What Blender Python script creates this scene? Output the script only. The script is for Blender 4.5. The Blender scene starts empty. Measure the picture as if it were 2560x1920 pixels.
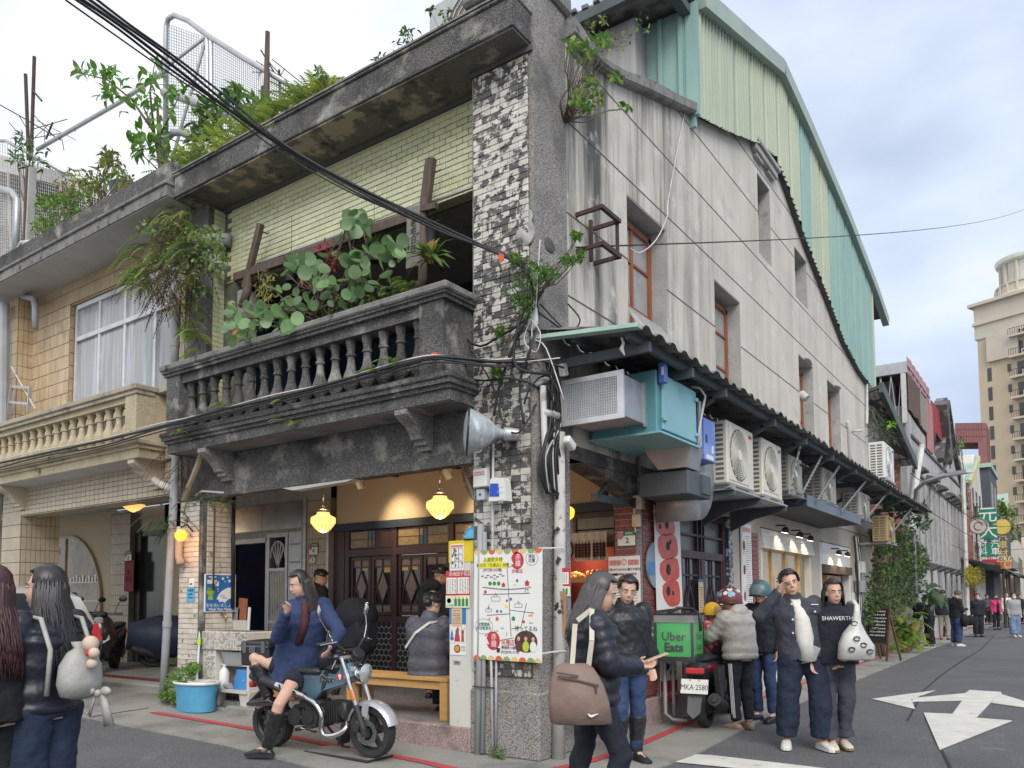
import bpy,bmesh,math,random
from mathutils import Vector as VT,Matrix,noise as NZ
random.seed(7)
SC=bpy.context.scene
COL=SC.collection
rad=math.radians
F_PX,CX,CY,PITCH,ROLL=1980.,1280.,1377.,rad(3.64),rad(-0.35)
YAW=rad(34.9)
fw=VT((-math.sin(YAW)*math.cos(PITCH),math.cos(YAW)*math.cos(PITCH),math.sin(PITCH)))
_r=VT((math.cos(YAW),math.sin(YAW),0));_u=_r.cross(fw)
RT=_r*math.cos(ROLL)+_u*math.sin(ROLL);UP=_u*math.cos(ROLL)-_r*math.sin(ROLL)
CAM=VT((3.962,-6.082,1.45))
cam_d=bpy.data.cameras.new('camera');cam=bpy.data.objects.new('camera',cam_d);COL.objects.link(cam)
mw=Matrix((RT,UP,-fw)).transposed().to_4x4();mw.translation=CAM
cam.matrix_world=mw
cam_d.sensor_width=36;cam_d.lens=F_PX/2560*36;cam_d.shift_y=(CY-960)/2560
cam_d.clip_start=.05;cam_d.clip_end=900
SC.camera=cam
def ray(px,py):return fw+RT*((px-CX)/F_PX)-UP*((py-CY)/F_PX)
def wx(px,py,x=0.):d=ray(px,py);return CAM+d*((x-CAM.x)/d.x)
def wy(px,py,y=0.):d=ray(px,py);return CAM+d*((y-CAM.y)/d.y)
def gh(x,y=0):return.028*min(9,max(0,-1-x))*max(0,min(1,(3.2-y)*.7))
def gz(px,py,z=0.):
 d=ray(px,py);h=0
 for _ in range(12):P=CAM+d*((z+h-CAM.z)/d.z);h=gh(P.x,P.y)
 return P
W=bpy.data.worlds.new('World');SC.world=W;W.use_nodes=True
nt=W.node_tree;nt.nodes.clear()
def wn(t,**k):
 n=nt.nodes.new(t)
 for a,b in k.items():setattr(n,a,b)
 return n
SUN_EL,SUN_AZ=rad(40.5),rad(135)
sky=wn('ShaderNodeTexSky',sky_type='NISHITA');sky.sun_disc=False;sky.sun_elevation=SUN_EL;sky.sun_rotation=SUN_AZ
sky.dust_density=2.0
bg1=wn('ShaderNodeBackground');bg1 .inputs['Strength'].default_value=0.13
nt.links.new(sky.outputs[0],bg1 .inputs['Color'])
tc=wn('ShaderNodeTexCoord');mp=wn('ShaderNodeMapping');mp.inputs['Scale'].default_value=(1,1,2.0)
nt.links.new(tc.outputs['Generated'],mp.inputs['Vector'])
n1=wn('ShaderNodeTexNoise');n1 .inputs['Scale'].default_value=2.6;n1 .inputs['Detail'].default_value=6;n1 .inputs['Roughness'].default_value=.48
nt.links.new(mp.outputs[0],n1 .inputs['Vector'])
cr=wn('ShaderNodeValToRGB');e=cr.color_ramp.elements
e[0].position=.26;e[0].color=(.37,.435,.56,1);e[1].position=.66;e[1].color=(.77,.785,.79,1)
x=e.new(.44);x.color=(.54,.605,.71,1)
bg2=wn('ShaderNodeBackground');nt.links.new(cr.outputs[0],bg2 .inputs['Color'])
LFT=-RT*.8-fw*.1+VT((0,0,.25))
dp=wn('ShaderNodeVectorMath',operation='DOT_PRODUCT');dp.inputs[1].default_value=LFT
nt.links.new(tc.outputs['Generated'],dp.inputs[0])
ma=wn('ShaderNodeMath',operation='MULTIPLY_ADD');ma.inputs[1].default_value=.34;nt.links.new(dp.outputs['Value'],ma.inputs[0]);nt.links.new(n1 .outputs['Fac'],ma.inputs[2]);nt.links.new(ma.outputs[0],cr.inputs['Fac'])
bg2 .inputs['Strength'].default_value=1.0
mx=wn('ShaderNodeMixShader');mx.inputs[0].default_value=.86
nt.links.new(bg1 .outputs[0],mx.inputs[1]);nt.links.new(bg2 .outputs[0],mx.inputs[2])
wo=wn('ShaderNodeOutputWorld');nt.links.new(mx.outputs[0],wo.inputs['Surface'])
sl=bpy.data.lights.new('sun','SUN');sl.energy=1.5;sl.angle=rad(35);sl.color=(1,.96,.90)
so=bpy.data.objects.new('sun',sl);COL.objects.link(so)
LSUN=VT((.62,-.62,.75)).normalized()
so.rotation_euler=LSUN.to_track_quat('Z','Y').to_euler();so.location=(0,0,40)
SC.view_settings.view_transform='Standard';SC.view_settings.look='None';SC.view_settings.gamma=1
SC.view_settings.exposure=.62
try:SC.view_settings.use_curve_mapping=False
except Exception:pass
SC.render.film_transparent=False
SC.cycles.max_bounces=6;SC.cycles.use_denoising=True
ORG={}
def tag(o,label=None,cat=None,group=None,kind=None):
 if label:o['label']=label
 if cat:o['category']=cat
 if group:o['group']=group
 if kind:o['kind']=kind
 return o
def TG(name,label,cat,loc=(0,0,0),group=None,rz=0,kind=None):
 o=bpy.data.objects.new(name,None);o.empty_display_size=.1;COL.objects.link(o)
 o.location=loc;o.rotation_euler.z=rz;ORG[o]=VT(loc)
 return tag(o,label,cat,group,kind)
def local(o):ORG[o]=VT((0,0,0));return o
def children(o):return list(o.children)
def copy_tree(o,parent=None):
 c=o.copy();COL.objects.link(c);c.parent=parent
 for ch in list(o.children):copy_tree(ch,c)
 return c
class MB:
 def __init__(s):s.v=[];s.f=[];s.m=None
 def add(s,vs,fs):
  b=len(s.v);s.v+=[tuple(v)for v in vs];s.f+=[tuple(i+b for i in f)for f in fs];return s
 def box(s,x0,x1,y0,y1,z0,z1,bev=0):
  if bev:
   b=min(bev,(x1-x0)*.4,(y1-y0)*.4,(z1-z0)*.4);vs=[]
   for z,q in((z0,1),(z0+b,0),(z1-b,0),(z1,1)):
    i=b if q else 0
    vs+=[(x0+b,y0+i,z),(x1-b,y0+i,z),(x1-i,y0+b,z),(x1-i,y1-b,z),(x1-b,y1-i,z),(x0+b,y1-i,z),(x0+i,y1-b,z),(x0+i,y0+b,z)]
   fs=[tuple(range(7,-1,-1)),tuple(range(24,32))]
   for k in range(3):
    for j in range(8):fs.append((k*8+j,k*8+(j+1)%8,k*8+8+(j+1)%8,k*8+8+j))
   return s.add(vs,fs)
  return s.add([(x0,y0,z0),(x1,y0,z0),(x1,y1,z0),(x0,y1,z0),(x0,y0,z1),(x1,y0,z1),(x1,y1,z1),(x0,y1,z1)],[(3,2,1,0),(4,5,6,7),(0,1,5,4),(1,2,6,5),(2,3,7,6),(3,0,4,7)])
 def obox(s,c,sz,mat=None,bev=0):
  t=MB();t.box(-sz[0]/2,sz[0]/2,-sz[1]/2,sz[1]/2,-sz[2]/2,sz[2]/2,bev);c=VT(c)
  return s.add([(c+(mat@VT(v)if mat else VT(v)))for v in t.v],t.f)
 def bar(s,a,b,w,h,up=(0,0,1)):
  a=VT(a);b=VT(b);d=(b-a);L=d.length;d.normalize();u=VT(up);sd_=d.cross(u)
  if sd_.length<1e-4:sd_=d.cross(VT((0,1,0)))
  sd_.normalize();u=sd_.cross(d)
  return s.obox((a+b)/2,(w,L,h),Matrix((sd_,d,u)).transposed())
 def tube(s,pts,r,seg=8,cap=True,ry=None):
  pts=[VT(p)for p in pts];n=len(pts);rs=list(r)if hasattr(r,'__len__')else[r]*n
  t=[(pts[min(i+1,n-1)]-pts[max(i-1,0)]).normalized()for i in range(n)]
  u=t[0].orthogonal().normalized();vs=[];fs=[]
  for i in range(n):
   u=(u-t[i]*u.dot(t[i]));u=u.normalized()if u.length>1e-6 else t[i].orthogonal().normalized()
   w=t[i].cross(u)
   for k in range(seg):
    a=2*math.pi*k/seg;vs.append(pts[i]+u*(math.cos(a)*rs[i])+w*(math.sin(a)*rs[i]))
  for i in range(n-1):
   for k in range(seg):fs.append((i*seg+k,i*seg+(k+1)%seg,(i+1)*seg+(k+1)%seg,(i+1)*seg+k))
  if cap:fs+=[tuple(range(seg-1,-1,-1)),tuple(range((n-1)*seg,n*seg))]
  return s.add(vs,fs)
 def cyl(s,a,b,r,seg=16):return s.tube([a,b],r,seg)
 def lathe(s,prof,c=(0,0,0),axis=(0,0,1),seg=20,cap=True):
  ax=VT(axis).normalized();u=ax.orthogonal().normalized();w=ax.cross(u);c=VT(c);vs=[];fs=[]
  for r,h in prof:
   for k in range(seg):
    a=2*math.pi*k/seg;vs.append(c+ax*h+u*(r*math.cos(a))+w*(r*math.sin(a)))
  for i in range(len(prof)-1):
   for k in range(seg):fs.append((i*seg+k,i*seg+(k+1)%seg,(i+1)*seg+(k+1)%seg,(i+1)*seg+k))
  if cap:fs+=[tuple(range(seg-1,-1,-1)),tuple(range((len(prof)-1)*seg,len(prof)*seg))]
  return s.add(vs,fs)
 def ell(s,c,r,seg=14,rings=9,mat=None):
  c=VT(c);r=r if hasattr(r,'__len__')else(r,r,r);vs=[];fs=[]
  for i in range(rings+1):
   a=math.pi*i/rings
   for k in range(seg):
    p=2*math.pi*k/seg;q=VT((r[0]*math.sin(a)*math.cos(p),r[1]*math.sin(a)*math.sin(p),r[2]*math.cos(a)))
    vs.append(c+(mat@q if mat else q))
  for i in range(rings):
   for k in range(seg):fs.append((i*seg+k,(i+1)*seg+k,(i+1)*seg+(k+1)%seg,i*seg+(k+1)%seg))
  return s.add(vs,fs)
 def loft(s,rings,closed=True,cap=True):
  n=len(rings[0]);vs=[];fs=[]
  for r in rings:vs+=[VT(p)for p in r]
  for i in range(len(rings)-1):
   for k in range(n if closed else n-1):fs.append((i*n+k,i*n+(k+1)%n,(i+1)*n+(k+1)%n,(i+1)*n+k))
  if cap and closed:fs+=[tuple(range(n-1,-1,-1)),tuple(range((len(rings)-1)*n,len(rings)*n))]
  return s.add(vs,fs)
 def prism(s,PY,d):
  n=len(PY);d=VT(d);p=[VT(q)for q in PY]
  return s.add(p+[q+d for q in p],[tuple(range(n-1,-1,-1)),tuple(range(n,2*n))]+[(i,(i+1)%n,n+(i+1)%n,n+i)for i in range(n)])
 def quad(s,*p):return s.add(p,[tuple(range(len(p)))])
 def xf(s,m):
  s.v=[tuple(m@VT(v))for v in s.v];return s
 def jit(s,amt,sc=3,seed=0):
  o=[]
  for v in s.v:
   n=NZ.noise_vector(VT(v)*sc+VT((seed,seed*2,0)));o.append(tuple(VT(v)+n*amt))
  s.v=o;return s
 def bd(s,name,mat,parent=None,smooth=False,org=None,kind=None,label=None,fix=True):
  me=bpy.data.meshes.new(name)
  o0=org if org is not None else(ORG.get(parent,VT())if parent else VT())
  o0=VT(o0)
  me.from_pydata([tuple(VT(v)-o0)for v in s.v],[],s.f)
  if fix:
   bm=bmesh.new();bm.from_mesh(me);bmesh.ops.recalc_face_normals(bm,faces=bm.faces);bm.to_mesh(me);bm.free()
  if mat:me.materials.append(mat)
  if smooth:
   for p in me.polygons:p.use_smooth=True
   if smooth=='auto' or smooth==1 or smooth is True:
    try:me.set_sharp_from_angle(angle=rad(42))
    except Exception:pass
  o=bpy.data.objects.new(name,me);COL.objects.link(o)
  if parent:o.parent=parent
  else:o.location=o0
  ORG[o]=o0
  if kind:o['kind']=kind
  if label:o['label']=label
  return o
def PC(name,me,mat,parent,loc,scale=None,rot=None):
 o=bpy.data.objects.new(name,me);COL.objects.link(o);o.parent=parent
 o.location=VT(loc)-ORG.get(parent,VT())
 if scale:o.scale=scale
 if rot:o.rotation_euler=rot
 ORG[o]=VT(loc)
 return o
def BX(name,sx,sy,sz,mat,bev=.003):
 me=bpy.data.meshes.new(name);t=MB();t.box(-sx/2,sx/2,-sy/2,sy/2,-sz/2,sz/2,bev);me.from_pydata(t.v,[],t.f)
 me.materials.append(mat);return me
def text(s,p,size,mat,parent,xdir=(1,0,0),up=(0,0,1),align='CENTER',depth=.0012,name='lettering',sx=1.,bold=0.,vertical=False,shear=0):
 cu=bpy.data.curves.new(name,'FONT');cu.body=s;cu.size=size;cu.align_x=align;cu.align_y='CENTER'
 cu.extrude=depth/2;cu.resolution_u=2;cu.offset=bold;cu.shear=shear
 t=bpy.data.objects.new('tmp',cu)
 me=bpy.data.meshes.new_from_object(t)
 bpy.data.objects.remove(t);bpy.data.curves.remove(cu)
 X=VT(xdir).normalized();Z=VT(up).normalized();N=X.cross(Z)
 M_=Matrix((X*sx,Z,N)).transposed().to_4x4()
 me.transform(M_);me.materials.clear();me.materials.append(mat);me.name=name
 o=bpy.data.objects.new(name,me);COL.objects.link(o)
 if parent:o.parent=parent
 o.location=VT(p)-(ORG.get(parent,VT())if parent else VT())
 return o
MATS={}
def M(name,col,col2=None,sc=5.,rough=.75,bump=0.,bsc=60.,metal=0.,streak=None,dirt=None,emit=None,rnd=0.,detail=5,lo=.35,hi=.7,bdist=.01,spec=None,alpha=None,coat=0,trans=0,sxyz=(1,1,1),speck=None):
 if name in MATS:return MATS[name]
 m=bpy.data.materials.new(name);m.use_nodes=True;t=m.node_tree;N=t.nodes;L=t.links;b=N['Principled BSDF']
 def nd(k,**a):
  n=N.new(k)
  for q,v in a.items():setattr(n,q,v)
  return n
 g=nd('ShaderNodeNewGeometry');mpn=nd('ShaderNodeMapping');mpn.inputs['Scale'].default_value=sxyz;L.new(g.outputs['Position'],mpn.inputs['Vector']);P=mpn.outputs[0]
 def nz(scale,det=detail,vec=P,rg=.55):
  n=nd('ShaderNodeTexNoise');n.inputs['Scale'].default_value=scale;n.inputs['Detail'].default_value=det;n.inputs['Roughness'].default_value=rg;L.new(vec,n.inputs['Vector']);return n.outputs['Fac']
 def rmp(fac,a,b_,va=0.,vb=1.):
  n=nd('ShaderNodeMapRange');n.inputs['From Min'].default_value=a;n.inputs['From Max'].default_value=b_;n.inputs['To Min'].default_value=va;n.inputs['To Max'].default_value=vb;L.new(fac,n.inputs['Value']);return n.outputs[0]
 def mixc(fac,a,c):
  n=nd('ShaderNodeMix',data_type='RGBA')
  if isinstance(fac,float):n.inputs[0].default_value=fac
  else:L.new(fac,n.inputs[0])
  for i,q in((6,a),(7,c)):
   if isinstance(q,tuple):n.inputs[i].default_value=(*q,1)
   else:L.new(q,n.inputs[i])
  return n.outputs[2]
 if col2 is None:col2=tuple(c*.8 for c in col)
 c=mixc(rmp(nz(sc),lo,hi),tuple(col),tuple(col2))
 if speck:
  for(ss,scol,th)in speck:
   v=nd('ShaderNodeTexVoronoi');v.inputs['Scale'].default_value=ss;L.new(P,v.inputs['Vector'])
   s_=nd('ShaderNodeSeparateColor');L.new(v.outputs['Color'],s_.inputs[0])
   c=mixc(rmp(s_.outputs[0],th,th+.06),c,tuple(scol))
 if streak:
  ms=nd('ShaderNodeMapping');ms.inputs['Scale'].default_value=(streak[2],streak[2],streak[2]*.07);L.new(g.outputs['Position'],ms.inputs['Vector'])
  f=rmp(nz(1.,6,ms.outputs[0],.65),.44,.68,0,streak[1]);f2=rmp(nz(.33,3),.40,.58)
  mu=nd('ShaderNodeMath',operation='MULTIPLY');L.new(f,mu.inputs[0]);L.new(f2,mu.inputs[1]);fo=mu.outputs[0]
  if len(streak)>3:
   sx=nd('ShaderNodeSeparateXYZ');L.new(g.outputs['Position'],sx.inputs[0]);m2_=nd('ShaderNodeMath',operation='MULTIPLY');L.new(f,m2_.inputs[0]);L.new(rmp(sx.outputs[1],streak[3],streak[4],1,.16),m2_.inputs[1]);fo=m2_.outputs[0]
  c=mixc(fo,c,tuple(streak[0]))
 if dirt:
  for d in(dirt if isinstance(dirt[0],(tuple,list))and isinstance(dirt[0][0],(tuple,list))else[dirt]):
   c=mixc(rmp(nz(d[1],7,rg=.62),d[2],d[3]),c,tuple(d[0]))
 if rnd:
  oi=nd('ShaderNodeObjectInfo');hs=nd('ShaderNodeHueSaturation');L.new(rmp(oi.outputs['Random'],0,1,1-rnd,1+rnd),hs.inputs['Value']);L.new(c,hs.inputs['Color']);c=hs.outputs[0]
 L.new(c,b.inputs['Base Color'])
 b.inputs['Roughness'].default_value=rough;b.inputs['Metallic'].default_value=metal
 if spec is not None:b.inputs['Specular IOR Level'].default_value=spec
 if coat:b.inputs['Coat Weight'].default_value=coat;b.inputs['Coat Roughness'].default_value=.1
 if trans:b.inputs['Transmission Weight'].default_value=trans
 if alpha is not None:b.inputs['Alpha'].default_value=alpha
 if emit:b.inputs['Emission Color'].default_value=(*emit[0],1);b.inputs['Emission Strength'].default_value=emit[1]
 if bump:
  bp=nd('ShaderNodeBump');bp.inputs['Strength'].default_value=bump;bp.inputs['Distance'].default_value=bdist;L.new(nz(bsc,4),bp.inputs['Height']);L.new(bp.outputs[0],b.inputs['Normal'])
 if any(k in name for k in('leaf','fern','maidenhair','bush','frond','petal')):
  tl=nd('ShaderNodeBsdfTranslucent');L.new(c,tl.inputs['Color']);ms_=nd('ShaderNodeMixShader');ms_.inputs[0].default_value=.42;L.new(b.outputs[0],ms_.inputs[1]);L.new(tl.outputs[0],ms_.inputs[2]);L.new(ms_.outputs[0],N['Material Output'].inputs['Surface'])
 MATS[name]=m;return m
def S(name,col,rough=.6,**k):return M(name,col,tuple(c*.86 for c in col),rough=rough,**k)
m_asphalt=M('asphalt',(.115,.118,.126),(.15,.152,.16),sc=1.2,rough=.85,bump=.9,bsc=160,speck=[(110,(.21,.21,.21),.86),(140,(.06,.06,.065),.82)],dirt=(((.085,.087,.095),.35,.5,.75),((.18,.18,.185),1.7,.60,.68),((.05,.05,.055),.9,.66,.72)))
m_verge=M('verge_concrete',(.30,.29,.265),(.22,.215,.2),sc=1.4,rough=.85,bump=.4,bsc=120,speck=[(150,(.38,.37,.34),.86)],dirt=((.13,.13,.125),1.1,.52,.72))
m_pave=M('paving_granite',(.23,.215,.21),(.16,.155,.15),sc=3,rough=.8,bump=.4,bsc=150,speck=[(110,(.4,.38,.36),.8),(130,(.06,.06,.06),.82)])
m_pinkstep=M('pink_granite',(.36,.25,.235),(.27,.2,.19),sc=5,rough=.8,bump=.3,bsc=150,speck=[(140,(.5,.42,.4),.8),(150,(.1,.08,.08),.86)],dirt=((.12,.11,.1),2.5,.56,.75))
m_red_line=M('red_road_paint',(.52,.055,.065),(.42,.07,.075),sc=4,rough=.75,bump=.3,bsc=150,dirt=((.24,.18,.17),9,.6,.72))
m_white_line=M('white_road_paint',(.72,.70,.64),(.58,.565,.52),sc=3,rough=.75,bump=.3,bsc=150,dirt=((.34,.335,.32),7,.58,.75))
m_crack=M('asphalt_seam',(.035,.035,.037),rough=.9)
m_wash=M('granite_wash',(.33,.315,.30),(.24,.23,.22),sc=2.2,rough=.9,bump=.8,bsc=70,speck=[(120,(.12,.115,.11),.68),(130,(.44,.42,.40),.84),(100,(.33,.27,.23),.9)],dirt=((.09,.088,.085),1.3,.5,.74),bdist=.02)
m4=M('soot_granite_wash',(.145,.14,.135),(.085,.085,.085),sc=2.4,rough=.92,bump=.9,bsc=70,speck=[(130,(.055,.054,.054),.62),(140,(.27,.265,.25),.88)],dirt=(((.032,.034,.032),1.4,.5,.7),((.38,.365,.33),2.4,.53,.68),((.075,.085,.05),2.1,.60,.72)),bdist=.02)
m_old_top=M('lichen_concrete',(.27,.265,.25),(.17,.168,.16),sc=4,rough=.92,bump=.8,bsc=60,dirt=((.05,.05,.05),7,.54,.68),bdist=.02)
m_soffit=M('flaking_soffit',(.20,.18,.15),(.115,.108,.10),sc=2.0,rough=.92,bump=.8,bsc=14,dirt=(((.42,.35,.26),1.55,.545,.585),((.05,.05,.052),2.6,.56,.68)),bdist=.05)
m_soffit_w=M('limewashed_soffit',(.56,.54,.52),(.46,.45,.44),sc=1.6,rough=.9,bump=.2,bsc=20,dirt=((.28,.26,.25),3.5,.64,.74))
m_soffit_b=M('balcony_soffit',(.27,.265,.26),(.18,.178,.175),sc=2.5,rough=.92,bump=.5,bsc=18,dirt=((.07,.07,.07),1.8,.56,.75))
m1=M('streaked_plaster',(.63,.59,.52),(.53,.495,.435),sc=1.0,rough=.9,bump=.5,bsc=24,streak=((.10,.097,.09),1.3,3.0,2.2,5.5),dirt=(((.68,.65,.6),2.3,.58,.72),((.34,.325,.295),.9,.6,.75),((.36,.34,.31),14,.66,.72)))
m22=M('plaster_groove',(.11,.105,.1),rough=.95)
m23=M('rough_reveal',(.42,.415,.40),(.33,.325,.315),sc=4,rough=.95,bump=.6,bsc=25,dirt=((.2,.195,.19),5,.6,.72))
m_yellow=M('yellow_glazed_tile',(.60,.61,.39),(.53,.54,.33),sc=3,rough=.22,rnd=.10,dirt=((.42,.41,.25),3.5,.6,.78),coat=.3)
m5=M('dark_grout',(.16,.16,.12),(.1,.1,.08),rough=.95)
m_white_tile=M('blotched_white_tile',(.60,.58,.53),(.48,.455,.41),sc=7,rough=.3,rnd=.12,dirt=(((.075,.072,.075),11,.52,.55),((.24,.19,.14),9,.61,.65)))
m_black_tile=M('blotched_dark_tile',(.54,.51,.45),(.42,.39,.34),sc=7,rough=.35,rnd=.15,dirt=(((.085,.08,.08),13,.44,.48),((.22,.17,.12),9,.60,.64)))
m_white_tile2=M('old_white_tile',(.62,.57,.50),(.50,.45,.39),sc=6,rough=.35,rnd=.12,dirt=((.10,.085,.07),11,.60,.66))
m_beige=M('beige_glazed_tile',(.55,.42,.27),(.45,.335,.21),sc=4,rough=.3,rnd=.14,dirt=((.62,.55,.43),2.2,.58,.75))
m_beige_pale=M('pale_beige_tile',(.50,.43,.32),(.40,.34,.25),sc=4,rough=.4,rnd=.14)
m_buff=M('buff_cement',(.47,.40,.27),(.36,.31,.21),sc=4,rough=.9,bump=.5,bsc=60,speck=[(110,(.6,.53,.4),.85)],dirt=((.11,.095,.075),3.1,.60,.72))
m_mosaic=M('pale_mosaic',(.62,.60,.55),(.50,.48,.43),sc=2,rough=.45,dirt=((.42,.36,.27),2.2,.55,.75))
m_mosaic_d=M('brown_mosaic',(.36,.33,.29),(.27,.24,.2),sc=2,rough=.45)
m_darkwood=M('dark_purple_wood',(.060,.030,.036),(.04,.022,.03),sc=3,rough=.45,sxyz=(3,3,.6))
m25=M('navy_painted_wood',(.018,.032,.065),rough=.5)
m_brownwood=M('weathered_timber',(.13,.092,.075),(.07,.052,.045),sc=7,rough=.85,sxyz=(3,3,.3),bump=.5,bsc=40)
m_redwood=M('orange_window_wood',(.33,.115,.05),(.22,.08,.04),sc=6,rough=.55,sxyz=(3,3,.5))
m_pine=M('honey_pine',(.62,.37,.13),(.52,.29,.095),sc=3,rough=.5,sxyz=(1,6,6))
m_ceilwood=M('mahogany_ceiling',(.15,.052,.036),(.10,.036,.028),sc=5,rough=.5)
m_cream=M('cream_plaster',(.62,.52,.40),(.58,.48,.37),sc=1,rough=.85)
m12=M('dark_window_glass',(.035,.04,.045),rough=.06,spec=.7)
m_glass_r=M('ribbed_glass',(.17,.16,.15),(.11,.11,.11),sc=40,rough=.22,bump=.5,bsc=60,spec=.6)
m_glass_p=M('frosted_pane',(.38,.38,.37),(.30,.30,.30),sc=5,rough=.25,spec=.5)
m_alu=M('pale_aluminium',(.70,.71,.73),rough=.4,metal=.35)
m11=M('galvanised_steel',(.50,.51,.525),(.40,.41,.42),sc=6,rough=.45,metal=.55)
m_steel=M('stainless_steel',(.42,.42,.43),(.3,.3,.31),sc=3,rough=.28,metal=.9)
m19=M('rusty_iron',(.05,.035,.032),(.09,.05,.04),sc=9,rough=.85)
m14=M('grey_pvc',(.36,.37,.39),(.29,.30,.31),sc=3,rough=.55)
m13=M('white_pvc',(.62,.61,.59),(.45,.44,.43),sc=3,rough=.55,dirt=((.2,.19,.18),6,.6,.72))
m_pole=M('flyposted_pole',(.52,.51,.48),(.40,.39,.36),sc=4,rough=.8,dirt=((.10,.1,.1),12,.63,.68))
m18=M('black_cable',(.02,.021,.024),rough=.55)
m2=M('black_plastic',(.018,.019,.021),(.028,.029,.031),sc=5,rough=.42)
m_rubber=M('tyre_rubber',(.022,.022,.024),(.035,.035,.036),sc=8,rough=.8,bump=.5,bsc=90)
m3=M('white_enamel',(.74,.73,.70),(.66,.65,.62),sc=2,rough=.45)
m_cabinet=M('ivory_cabinet',(.66,.655,.60),(.58,.575,.53),sc=2,rough=.5,dirt=((.42,.41,.38),6,.66,.76))
m_acw=M('air_conditioner_cream',(.68,.65,.56),(.60,.57,.49),sc=2,rough=.5,dirt=((.36,.33,.28),2.6,.58,.8))
m_acg=M('air_conditioner_grille',(.16,.155,.145),rough=.6)
m_teal=M('teal_enamel',(.10,.31,.34),(.085,.26,.29),sc=2,rough=.45,streak=((.20,.42,.46),.6,6))
m_teal_d=M('teal_door',(.24,.48,.52),(.21,.43,.47),sc=2,rough=.45,streak=((.15,.34,.37),.5,5))
m_blue=M('blue_enamel',(.085,.17,.52),(.10,.21,.58),sc=3,rough=.4)
m_deck=M('awning_corrugated',(.24,.235,.23),(.13,.125,.12),sc=4,rough=.8,dirt=((.055,.045,.04),3.2,.5,.66))
m20=M('dark_slate_steel',(.085,.10,.11),(.06,.075,.085),sc=3,rough=.6)
m_mint=M('mint_flashing',(.40,.56,.48),(.33,.47,.41),sc=2,rough=.45,streak=((.12,.1,.08),.4,5))
m_grn_y=M('pale_green_sheet',(.43,.48,.36),(.385,.44,.335),sc=1.2,rough=.5,streak=((.30,.38,.32),.8,7),dirt=((.44,.36,.26),3,.68,.8))
m_grn_b=M('teal_green_sheet',(.27,.42,.38),(.23,.37,.34),sc=1.2,rough=.5,streak=((.16,.33,.33),.7,7))
m_redbrick=M('glazed_red_brick',(.23,.055,.045),(.17,.045,.042),sc=5,rough=.4,rnd=.2)
m_mortar=M('pale_mortar',(.5,.43,.4),rough=.95)
m_brick=M('weathered_brick',(.34,.15,.11),(.26,.13,.1),sc=6,rough=.9,rnd=.25,dirt=((.5,.47,.44),5,.56,.68))
m_skin=M('skin',(.62,.39,.29),(.57,.34,.25),sc=9,rough=.5)
m17=M('black_hair',(.018,.016,.018),(.035,.032,.036),sc=30,rough=.38,sxyz=(6,6,.5))
m_hairbr=M('dark_brown_hair',(.055,.032,.03),(.035,.022,.022),sc=30,rough=.4,sxyz=(6,6,.5))
m_hairg=M('ash_grey_hair',(.085,.08,.082),(.05,.047,.05),sc=30,rough=.4,sxyz=(6,6,.5))
m_eye=S('eye_dark',(.015,.012,.012),.2)
m_lip=S('lip',(.42,.16,.15),.5)
m7=M('poster_paper',(.78,.775,.75),(.72,.715,.69),sc=2,rough=.7)
m6=S('black_print',(.03,.03,.03),.7)
m21=S('red_print',(.55,.035,.045),.6)
m_lamp=M('glowing_lamp_glass',(.95,.72,.33),rough=.3,emit=((1,.66,.20),.85))
m_lampo=M('glowing_orange_lamp',(.9,.35,.05),rough=.3,emit=((1,.33,.02),1.6))
m_led=M('lit_bulb',(1,.9,.7),emit=((1,.82,.5),6.))
m24=M('leaf_green',(.17,.29,.07),(.10,.20,.045),sc=5,rough=.45,rnd=.25,spec=.4)
m8=M('leaf_dark',(.08,.14,.055),(.045,.09,.035),sc=4,rough=.45,spec=.4)
m15=M('leaf_yellow_green',(.34,.42,.10),(.20,.31,.07),sc=4,rough=.5)
m_leaf_g=M('leaf_sea_grape',(.24,.37,.17),(.12,.25,.09),sc=3,rough=.35,rnd=.3,spec=.6)
m_fern=M('fern_green',(.25,.34,.09),(.15,.24,.06),sc=4,rough=.55)
m_dry=M('dry_fern',(.22,.13,.055),(.13,.08,.045),sc=5,rough=.8)
m_stem=M('woody_stem',(.15,.12,.085),(.1,.08,.06),sc=8,rough=.85)
def C(r,g,b):return tuple(((c/255)/12.92 if c/255<=.04045 else((c/255+.055)/1.055)**2.4)for c in(r,g,b))
g=MB();g.quad((-300,-60,-.03),(300,-60,-.03),(300,500,-.03),(-300,500,-.03))
tag(g.bd('ground',m_asphalt),kind='structure')
r=MB();nx,ny=72,120
for i in range(nx+1):
 for j in range(ny+1):
  X=-26+i*36/nx;Y=-14+j*104/ny;r.v.append((X,Y,-.012+gh(X,Y)+.006*NZ.noise((X*.4,Y*.4,3))))
for i in range(nx):
 for j in range(ny):a=i*(ny+1)+j;r.f.append((a,a+ny+1,a+ny+2,a+1))
tag(r.bd('road',m_asphalt,smooth='all'),kind='structure')
def sheet(name,pts,mat,z=.002,parent=None,kind='structure',th=.004):
 q=MB();q.prism([(p[0],p[1],z-th+gh(p[0],p[1]))for p in pts],(0,0,th));return tag(q.bd(name,mat,parent),kind=kind)
A_out=[gz(*p)for p in((0,1755),(174,1785),(340,1818),(557,1860),(791,1920),(900,1950))]
vo=[(-26,A_out[0].y)]+[(p.x,p.y)for p in A_out]+[(-.3,-1.25),(.4,-1.0),(.95,-.3),(1.05,1.0),(.85,4.0),(.80,12),(.72,20),(.7,60)]
vi=[(-26,2.9)]+[(p.x,2.9)for p in A_out]+[(-.3,2.9),(-.2,2.0),(-.2,2),(-.2,2.2),(-.2,4),(-.2,12),(-.2,20),(-.2,60)]
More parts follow.
